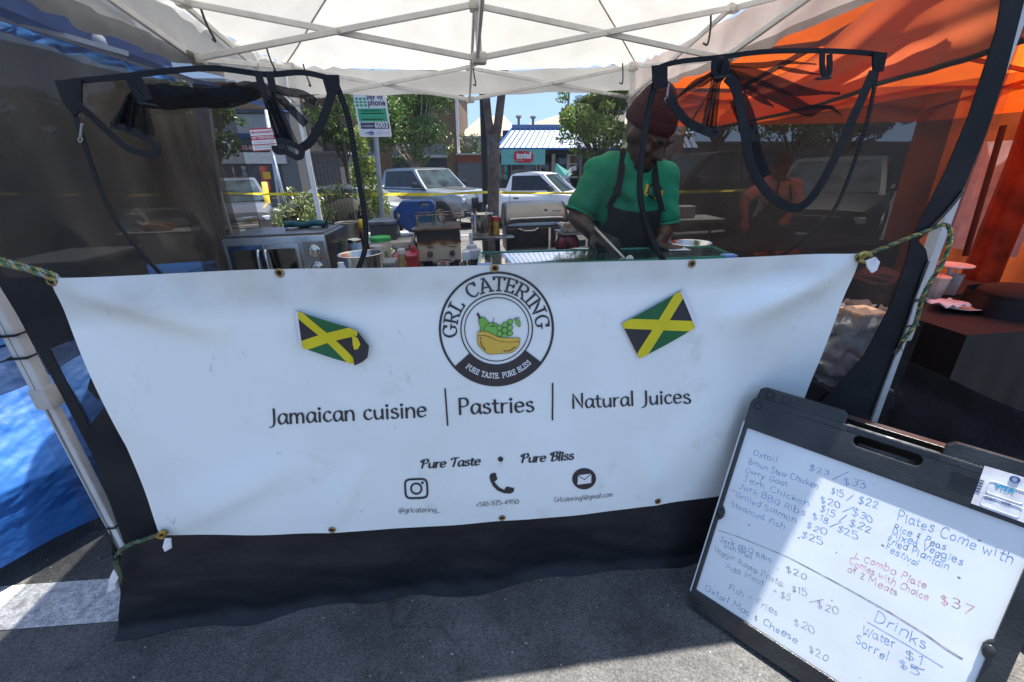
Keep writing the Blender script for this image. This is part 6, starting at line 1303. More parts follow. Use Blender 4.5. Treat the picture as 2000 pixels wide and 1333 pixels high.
k = MB(); k.grid(lambda s, t: B(6.42+.03*math.sin(s*40+t*2), -.4+3.7*s, .02+2.0*t), 100, 6); k.build('side_wall', M_owall, ot, smooth=True)
k = MB(); k.grid(lambda s, t: B(6.36+.015*math.sin(s*9), 1.95+.75*s, .72+1.0*t), 12, 8); k.build('white_panel', mat('pale_panel_cloth', (.55, .50, .52), .8, trans=.3), ot, smooth=True)
# low black side barrier with a sunlit crumpled corner
bar_ = thing('stall_barrier', 'low black cloth barrier along the side of the orange stall', 'barrier', B(3.3, 0, 0))
def barr(s, t):
    v = 1.0-2.6*s; return B(3.24+.05*s+.02*math.sin(s*30+t*4)*(.4+t*.3)+.035*noise.noise(V((s*7, t*4, 2)))+.02*noise.noise(V((s*40, t*22, 2)))*max(0, 1-s*3.2)*1.6, v, .01+.74*t)
k = MB(); k.grid(barr, 200, 50); k.build('barrier_cloth', mat('black_barrier', (.032, .033, .042), .42, var=.3, scale=5, bump=.35, bscale=26), bar_, smooth=True)
# tables, plates and cups
M_bcl = mat('black_tablecloth', (.005, .004, .004), .8, var=.3, scale=6)
def clothtable(label, u, v, a, b, z, rz=0):
    t = thing('stall_table', label, 'table', B(u, v, 0)); k = MB(); k.bbox(B(u, v, z-.01), (a, b, .02), AX, .006); k.build('table_top', M_bcl, t)
    pts = [(u-a/2, v-b/2), (u+a/2, v-b/2), (u+a/2, v+b/2), (u-a/2, v+b/2)]
    def dr(s, q):
        i = int(min(3.999, s*4)); f = s*4-i; p0, p1 = pts[i], pts[(i+1) % 4]; x = p0[0]+(p1[0]-p0[0])*f; y = p0[1]+(p1[1]-p0[1])*f; o_ = .02*q*math.sin(s*90); return B(x+(x-u)*.03*q+o_*.5, y+(y-v)*.03*q+o_*.5, z-.005-(z-.02)*q)
    k = MB(); k.grid(dr, 160, 6); k.build('table_skirt', M_bcl, t, smooth=True); return t
clothtable('black-clothed table with plate and cup in the orange stall nearest the white leg', 4.12, .75, .62, .75, .76)
clothtable('black-clothed table farther back in the orange stall', 4.6, 2.55, 1.6, .7, .86)
def chairblk(label, u, v):
    o = thing('covered_chair', label, 'chair', B(u, v, 0)); k = MB()
    k.grid(lambda s, t: B(u+(.24+.03*math.sin(s*26))*math.cos(2*PI*s)*(1.12-.25*t), v+.23*math.sin(2*PI*s)*(1.12-.2*t), .02+.85*t), 60, 14); k.ell(B(u, v, .86), (.18, .18, .06)); k.build('chair_cover', M_bcl, o, smooth=True); return o
P = pz(1985, 560, .92); u_, v_, _ = uvz(P); cv = chairblk('chair under a black cover with orange sash in the orange stall', u_+.08, v_+.02)
k = MB(); k.grid(lambda s, t: pz(1955, 590, .84)+EU*(.035*math.sin(PI*t)*(s-.5)*2)+V((0, 0, -.26*t))-EN*.02, 6, 12); k.build('chair_sash', MATS['orange_flap_cloth'], cv, smooth=True)
M_plate = mat('white_plate', (.72, .70, .68), .35); P = pz(1868, 602, .77)
o = thing('dinner_plate', 'white oval plate with napkins on the black-clothed table', 'plate', P); k = MB(); k.lathe(P, [(.001, .004), (.07, .004), (.10, .016), (.112, .02), (.113, .022), (.10, .02), (.07, .009), (.001, .009)], 28, cap=False); k.build('plate_dish', M_plate, o, smooth=True)
k = MB(); k.grid(lambda s, t: P-EU*.07+V((0, 0, .026))+EU*(.16*(s-.5))+EN*(.12*(t-.5))+V((0, 0, .02*math.sin(s*7+t*4)**2)), 16, 12); wrap(k.build('paper_napkin', mat('napkin', (.75, .73, .7), .9), smooth=True, solid=.002), 'crumpled paper napkin lying on the oval plate', 'napkin')
P = pz(1852, 575, .77); o = thing('plastic_cup', 'tall clear cup with a straw behind the oval plate', 'cup', P); k = MB(); k.lathe(P, [(.03, 0), (.042, .13), (.044, .133), (.04, .131), (.028, .005)], 20, cap=False); k.build('cup_wall', mat('frosted_cup', (.6, .55, .5), .3, transp=.35), o, smooth=True); k = MB(); k.tube([P+V((0, 0, .02)), P+V((.01, 0, .2))], .004, 6); k.build('straw', M_plate, o)
P = pz(1815, 580, .77); o = thing('paper_tub', 'wide paper tub with lid standing left of the clear cup', 'food tub', P); k = MB(); k.lathe(P, [(.055, 0), (.066, .125), (.07, .127), (.07, .137), (.06, .14), (.001, .14)], 24, cap=False); k.build('tub_wall', mat('kraft_tub', (.6, .45, .35), .6), o, auto=.6)
P = pz(1860, 519, .95); o = thing('cake_stand', 'round white tray raised on a stem behind the plates', 'tray', V((P.x, P.y, .76))); k = MB(); k.lathe(P, [(.001, 0), (.10, .0), (.105, .008), (.10, .006), (.001, .006)], 28, cap=False); k.build('tray_disc', M_plate, o, smooth=True); k = MB(); k.tube([V((P.x, P.y, .5)), P], .012, 8); k.build('stem', M_plate, o)
u_, v_, _ = uvz(P); clothtable('small black-clothed side table under the round white tray', u_+.1, v_+.2, .8, .5, .77)
k = MB()
for i in range(3):
    P = pz(1700+i*14, 548-i*4, .80); k.grid(lambda s, t: P+EU*(.2*(s-.5))+EN*(.25*(t-.5))+V((0, 0, .015*i+.012*math.sin(s*9+t*3+i))), 10, 10)
wrap(k.build('paper_stack', mat('paper_pink', (.5, .42, .42), .8), smooth=True, solid=.003), 'loose papers on a table behind the net right of the banner', 'papers')
u_, v_, _ = uvz(pz(1712, 546, .80)); table('dark side table carrying loose papers behind the right end of the banner', u_-.22, u_+.25, v_-.2, v_+.25, .79, m=M_bcl)
P = pv(1668, 665, .12); o = thing('plastic_bag', 'clear plastic bag stuffed with packages behind the right banner edge', 'bag', V((P.x, P.y, .2)))
k = MB(); k.grid(lambda s, t: P+EU*((.12-.05*t)*math.cos(2*PI*s))+EN*((.11-.04*t)*math.sin(2*PI*s))+V((0, 0, .34*(t-.55)))+V((noise.noise(V((s*12, t*7, 0))), noise.noise(V((s*12, t*7, 3))), noise.noise(V((s*12, t*7, 6)))))*.03, 44, 24); k.build('bag_skin', mat('bag_clear', (.45, .43, .42), .25, transp=.35, bump=.6, bscale=25), o, smooth=True)
for dz, m_ in ((-.1, mat('package_red', (.3, .06, .03), .5)), (.02, mat('package_grey', (.4, .4, .4), .5)), (.1, mat('package_tan', (.45, .25, .15), .5))): k = MB(); k.bbox(P+V((0, 0, dz)), (.13, .12, .07), AX, .012); k.build('package', m_, o)
k = MB(); k.box(V((P.x, P.y, P.z-.28)), (.26, .24, .2), AX); wrap(k.build('bag_crate', M_black, bevel=.01), 'black crate under the clear plastic bag', 'crate')
for i, (x, y, lab) in enumerate(((1470, 494, 'orange lit takeaway box nearest the glass case, behind the right net opening'), (1510, 492, 'middle orange lit takeaway box on the dark side table'), (1535, 490, 'orange lit takeaway box nearest the right net wall'))):
    P = pv(x, y, 1.6); k = MB(); k.lathe(P-V((0, 0, .05)), [(.05, 0), (.055, .1), (.05, .1), (.045, .005)], 14, (V((0, 0, 1)), EN, EU), cap=False)
    wrap(k.build('takeaway_box', mat('orange_lit_box', (.5, .14, .03), .6, trans=.2)), lab, 'box', 'takeaway boxes on the dark side table')  # the orange light on the boxes is put into their colour
u_, v_, _ = uvz(pv(1503, 505, 1.6)); table('dark table under the takeaway boxes beside the right net wall', 2.50, 2.92, 1.35, 1.85, uvz(pv(1503, 503, 1.6))[2]-.02, m=M_bcl)
# ================================================================== STREET BACKGROUND
TILT = .026
def gz2(x, y): return gz(x, y)
# vehicles ------------------------------------------------------------
M_tyre = mat('tyre_rubber', (.015, .015, .016), .8); M_rim = mat('alloy', (.45, .45, .46), .3, .9); M_glassd = mat('tinted_glass', (.010, .013, .016), .08, var=.2, spec=.5); M_wind = mat('windscreen_glass', (.02, .032, .036), .12, var=.5, scale=2, spec=.25)
M_chr = mat('chrome', (.7, .7, .7), .12, 1); M_head = mat('headlight', (.75, .76, .74), .1, coat=1); M_amb = mat('amber_lens', (.6, .2, .02), .2); M_tail = mat('tail_red', (.4, .01, .01), .2); M_trim = mat('car_trim', (.018, .018, .02), .5)
def paint(nm, c, metal=.3): return mat('paint_'+nm, c, .28, metal, var=.05, scale=2, coat=.9)
SP = {
 'pickup': dict(W=2.03, st=[(2.93, .80, .50, .98), (2.86, .93, .42, 1.10), (2.6, .99, .36, 1.17), (2.0, 1.0, .34, 1.22), (1.15, 1.0, .34, 1.28), (.2, 1.0, .34, 1.30), (-1.35, 1.0, .36, 1.31), (-1.45, 1.0, .36, 1.30), (-2.8, .99, .42, 1.30), (-2.92, .95, .5, 1.28)], gh=(1.2, .42, -1.15, -1.38, 1.93), wh=(1.95, -1.75, .41), bed=(-1.5, -2.85), win=[(.72, -.18), (-.22, -1.08)]),
 'small_pickup': dict(W=1.78, st=[(2.65, .70, .45, .86), (2.58, .83, .38, .95), (2.3, .88, .32, 1.0), (1.7, .89, .30, 1.05), (.95, .89, .30, 1.10), (.2, .89, .30, 1.12), (-.75, .89, .30, 1.12), (-.85, .89, .32, 1.10), (-2.5, .88, .38, 1.10), (-2.6, .84, .45, 1.08)], gh=(1.08, .35, -.55, -.78, 1.66), wh=(1.75, -1.6, .36), bed=(-.9, -2.52), win=[(.62, -.55)]),
 'minivan': dict(W=2.0, st=[(2.55, .62, .38, .72), (2.48, .82, .28, .86), (2.2, .96, .24, .98), (1.7, 1.0, .22, 1.06), (1.2, 1.0, .22, 1.12), (0, 1.0, .22, 1.12), (-1.6, 1.0, .24, 1.12), (-2.4, .96, .3, 1.10), (-2.55, .9, .4, 1.05)], gh=(1.45, .25, -2.2, -2.45, 1.74), wh=(1.6, -1.45, .35), bed=None, win=[(.75, -.35), (-.40, -1.35), (-1.42, -2.1)]),
 'sedan': dict(W=1.82, st=[(2.35, .60, .36, .66), (2.28, .78, .26, .76), (2.0, .88, .22, .84), (1.4, .91, .2, .90), (.9, .91, .2, .94), (0, .91, .2, .95), (-1.2, .91, .22, .98), (-2.0, .88, .28, .98), (-2.3, .8, .36, .92)], gh=(1.0, .2, -1.0, -1.75, 1.45), wh=(1.42, -1.35, .32), bed=None, win=[(.5, -.25), (-.3, -1.05)]),
}
def vehicle(name, label, cat, kind, pm, x, y, head, group=None, plate=True, grille=None, skip=()):
    sp = SP[kind]; o = thing(name, label, cat, (x, y, gz(x, y)), group, head)
    M = wm(o); T = lambda a, b, c: M @ V((a, b, c))
    R = M.to_3x3(); ax = (R @ V((1, 0, 0)), R @ V((0, 1, 0)), R @ V((0, 0, 1)))
    k = MB(); rings = []
    for a, w_, zb, zt in sp['st']:
        h = zt-zb; half = [(w_*.90, zb), (w_*.985, zb+h*.12), (w_, zb+h*.45), (w_*.985, zb+h*.78), (w_*.95, zb+h*.92), (w_*.86, zt-.01), (w_*.45, zt+.012)]
        rings.append([T(a, b, c) for b, c in half]+[T(a, -b, c) for b, c in reversed(half)])
    n = len(rings[0]); vs = [p for r in rings for p in r]; fs = [(i*n+j, i*n+(j+1) % n, (i+1)*n+(j+1) % n, (i+1)*n+j) for i in range(len(rings)-1) for j in range(n)]
    fs += [tuple(range(n)), tuple((len(rings)-1)*n+j for j in reversed(range(n)))]
    k.add(vs, fs); body = k.build('body', pm, o, auto=.7)
    W = sp['W']/2; a0, a1, a2, a3, H_ = sp['gh']
    def zt_at(a):
        st = sp['st']
        for i in range(len(st)-1):
            if st[i][0] >= a >= st[i+1][0]: f = (st[i][0]-a)/(st[i][0]-st[i+1][0]); return st[i][3]+(st[i+1][3]-st[i][3])*f
        return st[-1][3]
    zb0, zb3 = zt_at(a0)-.02, zt_at(a3)-.02; wb, wt = W*.93, W*.76
    def gp(t, f): # t along 0..1 bottom/top param ; returns side point at fraction f of height
        return None
    prof = [(a0, zb0), (a0+(a1-a0)*.5, zb0+(H_-zb0)*.52), (a1+.12, H_-.055), (a1-.12, H_-.008), ((a1+a2)/2, H_+.012), (a2+.12, H_-.012), (a2-.05, H_-.07), (a3, zb3)]
    k = MB(); nP = len(prof); L_ = []; Rr = []; C_ = []
    for a, z in prof:
        f = (z-zb0)/(H_-zb0); w_ = wb+(wt-wb)*max(0, f)**1.2; L_.append(T(a, w_, z)); Rr.append(T(a, -w_, z)); C_.append(T(a+(.06 if a > 0 else -.02), 0, z+.012*f))
    k.add(L_+C_+Rr, [(i, i+1, nP+i+1, nP+i) for i in range(nP-1)]+[(nP+i, nP+i+1, 2*nP+i+1, 2*nP+i) for i in range(nP-1)]+[tuple(range(nP))]+[tuple(2*nP+i for i in reversed(range(nP)))])
    k.build('cabin', pm, o, auto=.5)
    def side(a, z, s, e=.012):
        f = (z-zb0)/(H_-zb0); w_ = wb+(wt-wb)*max(0, f)**1.2; return T(a, s*(w_+e), z)
    zl, zh = max(zb0, zt_at(0))+.035, H_-.085
    def fx(z, lo, hi): f = (z-zb0)/(H_-zb0); return lo+(hi-lo)*f
    k = MB(); e = .014
    def ws(b, f):
        i = 0; z = zb0+.03+(H_-.075-zb0-.03)*f
        for i in range(2):
            if prof[i][1] <= z <= prof[i+1][1]: break
        g = (z-prof[i][1])/(prof[i+1][1]-prof[i][1]); a = prof[i][0]+(prof[i+1][0]-prof[i][0])*g; ff = (z-zb0)/(H_-zb0); w_ = (wb+(wt-wb)*ff**1.2)*.90
        return T(a+.05*(1-b*b)+e+.005, w_*b, z+.012)
    k.grid(lambda s, t: ws(s*2-1, t), 8, 6); k.build('windscreen', M_wind, o, smooth=True)
    for s in (1, -1):
        for wi, (p, q) in enumerate(sp['win']):
            k = MB(); fp = fx(zl, a0, a1)-.10; tp = fx(zh, a0, a1)-.12
            p0 = min(p+.45, fp) if wi == 0 else p; p1 = min(p, tp) if wi == 0 else p
            if wi == 0: p0, p1 = fp, tp
            k.add([side(p0, zl, s), side(q, zl, s), side(q, zh, s), side(p1, zh, s)], [(0, 1, 2, 3)]); k.build('side_window', M_glassd, o, solid=.004)
        for wi, (p, q) in enumerate(sp['win']):
            k = MB(); k.bar(T(q-.03, s*(W*1.0+.002), .45), T(q-.03, s*(W*.985+.002), zl-.06), .012, .006); k.build('door_seam', M_trim, o)
            k = MB(); k.bbox(T(q+.18, s*(W+.012), zl-.22), (.17, .03, .04), ax, .01); k.build('door_handle', M_trim, o)
        am = sp['win'][0][0]+.1; k = MB(); k.bbox(T(fx(zl, a0, a1)-.2, s*(W+.13), zl+.05), (.12, .2, .16), ax, .03); mo = k.build('side_mirror', M_trim if kind != 'minivan' else pm, o, auto=.7); k = MB(); k.bar(T(fx(zl, a0, a1)-.2, s*W*.92, zl-.02), T(fx(zl, a0, a1)-.2, s*(W+.08), zl), .05); k.build('mirror_arm', M_trim, mo)
        for wx in sp['wh'][:2]:
            r = sp['wh'][2]; yax = (ax[0], ax[2], ax[1]*s)
            k = MB(); k.lathe(T(wx, s*(W*.80), r), [(.01, 0), (r+.09, 0), (r+.09, W*.20+.006), (r+.04, W*.2+.012), (.01, W*.2-.02)], 30, yax); k.build('wheel_arch', M_trim, o)
            k = MB(); k.lathe(T(wx, s*(W-.22), r), [(r*.5, 0), (r*.96, .0), (r, .04), (r, .20), (r*.95, .24), (r*.66, .245), (r*.64, .2)], 28, yax); wh_ = k.build('wheel', M_tyre, o, auto=.6)
            k = MB(); k.lathe(T(wx, s*(W-.01), r), [(r*.64, 0), (r*.62, .02), (r*.5, -.01), (r*.2, .0), (.03, .02)], 20, yax); k.build('rim', M_rim, wh_, auto=.5)
    # nose
    x0 = sp['st'][0][0]; w0 = sp['st'][1][1]; zt0 = sp['st'][1][3]; zb_ = sp['st'][1][2]
    gm = grille or M_trim; hgt = zt0-zb_
    k = MB(); k.bbox(T(x0-.02, 0, zb_+hgt*.60), (.10, w0*1.18, hgt*.50), ax, .03); go = k.build('grille', gm, o, auto=.7)
    for i in range(4): k = MB(); k.bar(T(x0+.035, -w0*.56, zb_+hgt*(.42+.12*i)), T(x0+.035, w0*.56, zb_+hgt*(.42+.12*i)), .014, .014); k.build('grille_bar', M_trim if gm is not M_trim else mat('dark_chrome', (.07, .07, .075), .3, .6), go)
    for s in (1, -1):
        k = MB(); k.bbox(T(x0-.13, s*w0*.79, zb_+hgt*.74), (.22, w0*.36, hgt*.20), ax, .03); ho = k.build('headlight', M_head, o, auto=.7)
        k = MB(); k.bbox(T(x0-.20, s*w0*.95, zb_+hgt*.76), (.16, .06, hgt*.14), ax, .02); k.build('indicator', M_amb, ho)
        k = MB(); k.bbox(T(x0-.05, s*w0*.80, zb_+hgt*.24), (.12, w0*.26, hgt*.14), ax, .02); k.build('fog_light', M_trim, o)
        k = MB(); k.bbox(T(sp['st'][-1][0]+.03, s*w0*.86, zb_+hgt*.85), (.08, .16, .3), ax, .02); k.build('tail_light', M_tail, o)
    k = MB(); k.bbox(T(x0+.02, 0, zb_+hgt*.12), (.16, w0*1.86, hgt*.22), ax, .04); k.build('bumper', M_chr if kind == 'small_pickup' else (pm if kind in ('minivan', 'sedan') else M_trim), o, auto=.7)
    if plate: k = MB(); k.bbox(T(x0+.115, 0, zb_+hgt*.20), (.012, .31, .15), ax, .003); k.build('licence_plate', mat('plate_white', (.62, .62, .58), .5, var=.15, scale=30), o)
    if sp['bed']:
        b0, b1 = sp['bed']; zt_ = sp['st'][-3][3]; k = MB(); k.box(T((b0+b1)/2, 0, zt_+.012), (b0-b1, W*1.66, .03), ax); k.build('bed_dark_inside', M_trim, o)  # dark slab stands in for the shaded inside of the open bed
        for s in (1, -1): k = MB(); k.bar(T(b0, s*W*.92, zt_+.02), T(b1, s*W*.92, zt_+.02), .1, .05); k.build('bed_rail', pm, o)
    return o, T, ax
P_sil = paint('silver', (.24, .27, .29), .5); P_wht = paint('white', (.74, .75, .76), 0); P_gry = paint('warm_grey', (.06, .058, .056), .2); P_blk = mat('paint_black', (.012, .010, .010), .5, var=.05, spec=.25); P_slv2 = paint('pale_silver', (.45, .45, .44), .6); P_blu = paint('pale_blue', (.20, .30, .42), .4)
def at_px(x, y, Y): P = pY(x, y, Y); return P.x
sv, T_, ax_ = vehicle('pickup_truck', 'silver crew-cab pickup with black grille and hood stripe', 'pickup truck', 'pickup', P_sil, -3.05, 16.3, math.radians(-40))
k = MB(); k.add([T_(2.3, .32, 1.215), T_(1.25, .42, 1.29), T_(1.25, -.42, 1.29), T_(2.3, -.32, 1.215)], [(0, 1, 2, 3)]); k.build('hood_stripe', M_trim, sv, solid=.015)
k = MB()
for a, b in (((-.16, .03), (.16, -.03)), ((-.07, .05), (.07, -.05))):
    k.add([T_(2.99, a[0], .93+a[1]*.6), T_(2.99, b[0], .93+a[1]*.6), T_(2.99, b[0], .93+b[1]*.6), T_(2.99, a[0], .93+b[1]*.6)], [(0, 1, 2, 3)])
k.build('grille_emblem', mat('emblem_dark', (.16, .16, .17), .2, .9), sv, solid=.02)
vehicle('pickup_truck', 'white two-door pickup with grey mirrors behind the tree trunk', 'pickup truck', 'small_pickup', P_wht, .95, 14.3, math.radians(-24))
vehicle('minivan', 'warm grey minivan with chrome grille parked nose-on beyond the yellow tape', 'minivan', 'minivan', P_gry, pY(458, 415, 11.6).x-2.5*math.cos(math.radians(-58)), 11.6+2.5*math.sin(math.radians(58)), math.radians(-58), grille=M_chr)
vehicle('sedan_car', 'silver sedan half hidden behind the round hedge', 'car', 'sedan', P_slv2, -5.2, 13.4, math.radians(172))
vehicle('pickup_truck', 'black pickup parked behind the right shoulder of the cook', 'pickup truck', 'pickup', P_blk, 4.6, 10.3, math.radians(190))
vehicle('sedan_car', 'pale blue car far behind the yellow-green sapling', 'car', 'sedan', P_blu, -6.6, 19.5, math.radians(185))
vehicle('minivan', 'black van parked behind the orange stall', 'van', 'minivan', P_blk, 7.2, 9.7, math.radians(228))
vehicle('minivan', 'white van at the far right behind the gathered orange curtain', 'van', 'minivan', P_wht, 11.3, 9.0, math.radians(188))
vehicle('sedan_car', 'dark sedan dimly visible through the left net', 'car', 'sedan', P_blk, -10.6, 9.6, math.radians(-75))
# vegetation ----------------------------------------------------------
def leafmat(nm, c, c2, tr=.3, rough=.45): return mat(nm, c, rough, var=.3, scale=1.7, col2=c2, trans=tr, spec=.5)
M_lf1 = leafmat('leaf_mid_green', (.11, .19, .035), (.05, .10, .02)); M_lf2 = leafmat('leaf_bright', (.22, .30, .06), (.09, .15, .03)); M_lf3 = leafmat('leaf_dark', (.06, .11, .03), (.03, .06, .018)); M_lf4 = leafmat('leaf_yellow_green', (.26, .32, .05), (.12, .18, .03), .45); M_lf5 = leafmat('leaf_hedge', (.22, .26, .10), (.05, .08, .025), .2, .25)
M_bark = mat('grey_bark', (.115, .093, .077), .9, var=.25, scale=9, bump=.6, bscale=22); M_bark2 = mat('pale_bark', (.28, .23, .18), .9, var=.25, scale=9, bump=.5, bscale=30)
def leaves(mb, c, r, n, size, shell=.55, flat=0):
    c = V(c)
    for _ in range(n):
        while 1:
            d = V((random.uniform(-1, 1), random.uniform(-1, 1), random.uniform(-1, 1)))
            if .05 < d.length <= 1: break
        d = d.normalized()*(d.length**(1-shell))
        p = c+V((d.x*r[0], d.y*r[1], d.z*r[2]))
        a = V((random.gauss(0, 1), random.gauss(0, 1), random.gauss(0, 1)-.3)).normalized(); b = a.cross(V((random.gauss(0, 1), random.gauss(0, 1), random.gauss(0, 1)))).normalized(); s = size*random.uniform(.6, 1.4)
        nrm = a.cross(b)*s*.18
        mb.add([p-a*s, p-b*s*.42-nrm, p+a*s, p+b*s*.42-nrm], [(0, 1, 2), (0, 2, 3)])
def tree(label, x, y, H_, cr, m, th=.13, n=2600, leaf=.11, bark=None, clumps=16, lean=0, trunkf=.42, group='street trees beyond the stalls'):
    z0 = gz(x, y); o = thing('street_tree', label, 'tree', (x, y, z0), group)
    k = MB(); fork = V((x+lean*.4, y, z0+H_*trunkf)); k.tube([V((x, y, z0-.05)), V((x+lean*.15, y, z0+H_*trunkf*.5)), fork], [th*1.15, th*.95, th*.85], 10)
    cc = V((x+lean, y, z0+H_*(trunkf+1)/2+.1)); R_ = V((cr, cr*.9, H_*(1-trunkf)*.52)); cl = []
    for i in range(clumps):
        a = 2*PI*i*.618; e = -0.75+1.6*((i*.37) % 1); rr = math.sqrt(max(.1, 1-e*e*.8)); q = cc+V((R_.x*.66*rr*math.cos(a)*random.uniform(.75, 1.1), R_.y*.66*rr*math.sin(a)*random.uniform(.75, 1.1), R_.z*.70*e)); cl.append(q)
        mid = fork.lerp(q, .5)+V((0, 0, -.1*cr)); k.tube(smooth_pts([fork-V((0, 0, .2)), mid, q], 4), [th*.6*(1-j/8*.85) for j in range(9)], 6)
    k.build('trunk', bark or M_bark, o, smooth=True)
    k = MB()
    for q in cl: leaves(k, q, (cr*.36*random.uniform(.5, 1.4), cr*.36*random.uniform(.5, 1.4), R_.z*.32*random.uniform(.5, 1.3)), int(n//clumps*random.uniform(.5, 1.4)), leaf*random.uniform(.85, 1.2), .5)
    for i in range(clumps): a = 2*PI*random.random(); e = random.uniform(-.9, .9); leaves(k, cc+V((R_.x*1.02*math.cos(a)*math.sqrt(1-e*e), R_.y*math.sin(a)*math.sqrt(1-e*e), R_.z*e)), (cr*.16, cr*.16, cr*.13), n//clumps//6, leaf, .3)
    k.build('crown', m, o); return o
P = pY(815, 335, 20); tree('broad leafy street tree in front of the brown brick building', P.x, 20, 6.3, 2.15, M_lf1, .11, 9500, .085, M_bark2, 24, trunkf=.33)
P = pY(1165, 300, 17); tree('sunlit bushy tree left of the cook before the blue awning', P.x+.1, 17, 5.0, 1.6, M_lf2, .09, 9000, .075, clumps=24, trunkf=.40)
P = pY(420, 260, 19); tree('dark tree above the black shopfront on the left', P.x-.2, 19, 5.0, 1.2, M_lf3, .1, 3200, .09, clumps=14, trunkf=.5)
P = pY(660, 230, 22); tree('tree with bright leaves behind the rear left tent leg', P.x, 22, 5.8, 1.3, M_lf1, .1, 3600, .09, clumps=15)
P = pY(1405, 250, 19); tree('tall tree seen through the net right of the cook', P.x, 19, 6.2, 1.7, M_lf2, .1, 3600, .1, clumps=16)
P = pY(1660, 230, 21); tree('tree behind the orange stall near the black van', P.x, 21, 5.2, 2.0, M_lf3, .12, 3000, .12, clumps=15)
P = pY(1560, 250, 26); tree('distant tree over the roof of the black van', P.x, 26, 5.4, 2.2, M_lf1, .12, 2600, .13, clumps=14)
for i, (px_, Y) in enumerate(((60, 24), (215, 26), (330, 24))):
    P = pY(px_, 300, Y); tree(['large tree farthest left behind the blue stall', 'large tree dim behind the net, between two others', 'large tree nearest the grey net curtain'][i], P.x, Y, 6.5, 2.3, M_lf3, .14, 2400, .14, clumps=14)
# forked bare trunk close by
tk = thing('forked_tree', 'smooth grey forked tree trunk standing beside the black lamp post', 'tree', pY(964, 420, 8.0)*1); tz = gz(-.3, 8); b0 = pY(962, 420, 8); b0.z = tz
k = MB(); k.tube([b0, pY(963, 415, 8), pY(965, 300, 8), pY(963, 262, 8)], [.125, .108, .10, .108], 14); k.tube([pY(963, 285, 8), pY(954, 235, 8), pY(950, 190, 8), pY(944, 110, 8), pY(935, 20, 8)], [.085, .065, .06, .05, .04], 12); k.tube([pY(966, 285, 8), pY(973, 240, 8), pY(979, 190, 8), pY(990, 100, 8), pY(1000, 10, 8)], [.085, .072, .068, .06, .045], 12); k.build('trunk', M_bark, tk, smooth=True)
k = MB()
for px_, py_ in ((930, -60), (1010, -70), (960, -110), (1040, -20), (895, -20), (985, -150)): leaves(k, pY(px_, py_, 8.1), (.5, .5, .3), 160, .09)
k.build('crown', M_lf1, tk)
# hedge, sapling, bush
def hedge(label, P, r, n, leaf, m, nm='hedge_bush', stem=True):
    z0 = gz(P.x, P.y); o = thing(nm, label, 'bush', (P.x, P.y, z0)); k = MB(); c = V((P.x, P.y, (P.z+z0)/2)); rz_ = (P.z-z0)/2
    for i in range(26):
        a = random.uniform(0, 2*PI); e = random.uniform(-1, 1); leaves(k, c+V((r[0]*.72*math.cos(a), r[1]*.72*math.sin(a), rz_*.66*e)), (r[0]*.36, r[1]*.36, rz_*.42), n//26, leaf, .75)
    k.build('foliage', m, o); k = MB(); k.ell(c, (r[0]*.72, r[1]*.72, rz_*.72)); k.build('inner_shade', mat('inner_shade_dark', (.012, .014, .008), .95), o, smooth=True)  # near-black core stands in for the shade inside the foliage
    return o
P = pY(672, 362, 7.6); hedge('round clipped hedge with glossy sunlit leaves under the location sign', P, (.72, .6), 7000, .032, M_lf5)
P = pY(578, 365, 8.2); hedge('clipped hedge bush behind the rear left tent leg', P, (.55, .5), 5000, .034, M_lf5)
P = pY(912, 262, 27); P.z = pY(912, 258, 27).z; hedge('tall dark bush beside the small white house', P, (.75, .7), 1800, .1, M_lf3)
sp_ = thing('sapling', 'slender yellow-green sapling beside the location sign', 'tree', V((pY(712, 400, 7.3).x, 7.3, gz(-2.4, 7.3))))
k = MB(); k.tube(smooth_pts([V((pY(712, 400, 7.3).x, 7.3, gz(-2.4, 7.3))), pY(715, 400, 7.3), pY(706, 320, 7.3), pY(700, 250, 7.3)], 4), .014, 7); k.tube(smooth_pts([pY(714, 400, 7.3), pY(728, 350, 7.3), pY(730, 310, 7.3)], 4), .009, 6); k.build('trunk', M_bark2, sp_, smooth=True)
k = MB()
for a, b, r in ((700, 262, .10), (703, 285, .13), (706, 305, .14), (697, 330, .13), (712, 335, .15), (720, 352, .16), (728, 325, .11), (706, 375, .15), (722, 385, .17), (733, 370, .13), (695, 352, .10), (738, 400, .11)): leaves(k, pY(a, b, 7.3), (r, r, r*1.25), 95, .034, .4)
k.build('crown', M_lf4, sp_)
# street furniture -----------------------------------------------------
def post(name, label, cat, pts, r, m, group=None, part='post'):
    o = thing(name, label, cat, pts[0], group); k = MB(); k.tube(pts, r, 12); k.build(part, m, o, smooth=True); return o
lb = pY(950, 415, 8.5); lb.z = gz(lb.x, 8.5)
lp = post('lamp_post', 'black street lamp post beside the forked trunk', 'lamp post', [lb, pY(949, 400, 8.5), pY(944, 205, 8.5), pY(934, -60, 8.5)], .065, mat('black_iron', (.018, .019, .02), .45, .3))
k = MB(); k.tube([lb, lb+V((0, 0, .9)), lb+V((0, 0, 1.05))], [.12, .115, .07], 14); k.build('lamp_base', mat('black_iron', None) if 0 else MATS['black_iron'], lp, smooth=True)
k = MB(); t_ = pY(934, -60, 8.5); k.lathe(t_, [(.06, 0), (.16, .1), (.19, .4), (.12, .5), (.02, .56)], 16); k.build('lamp_head', MATS['black_iron'], lp, auto=.6)
SG = 6.6; sgb = pY(748, 430, SG); sgb.z = gz(sgb.x, SG)
ps = thing('parking_sign', 'pay-by-phone parking sign with green panel and number on a grey post', 'sign', sgb)
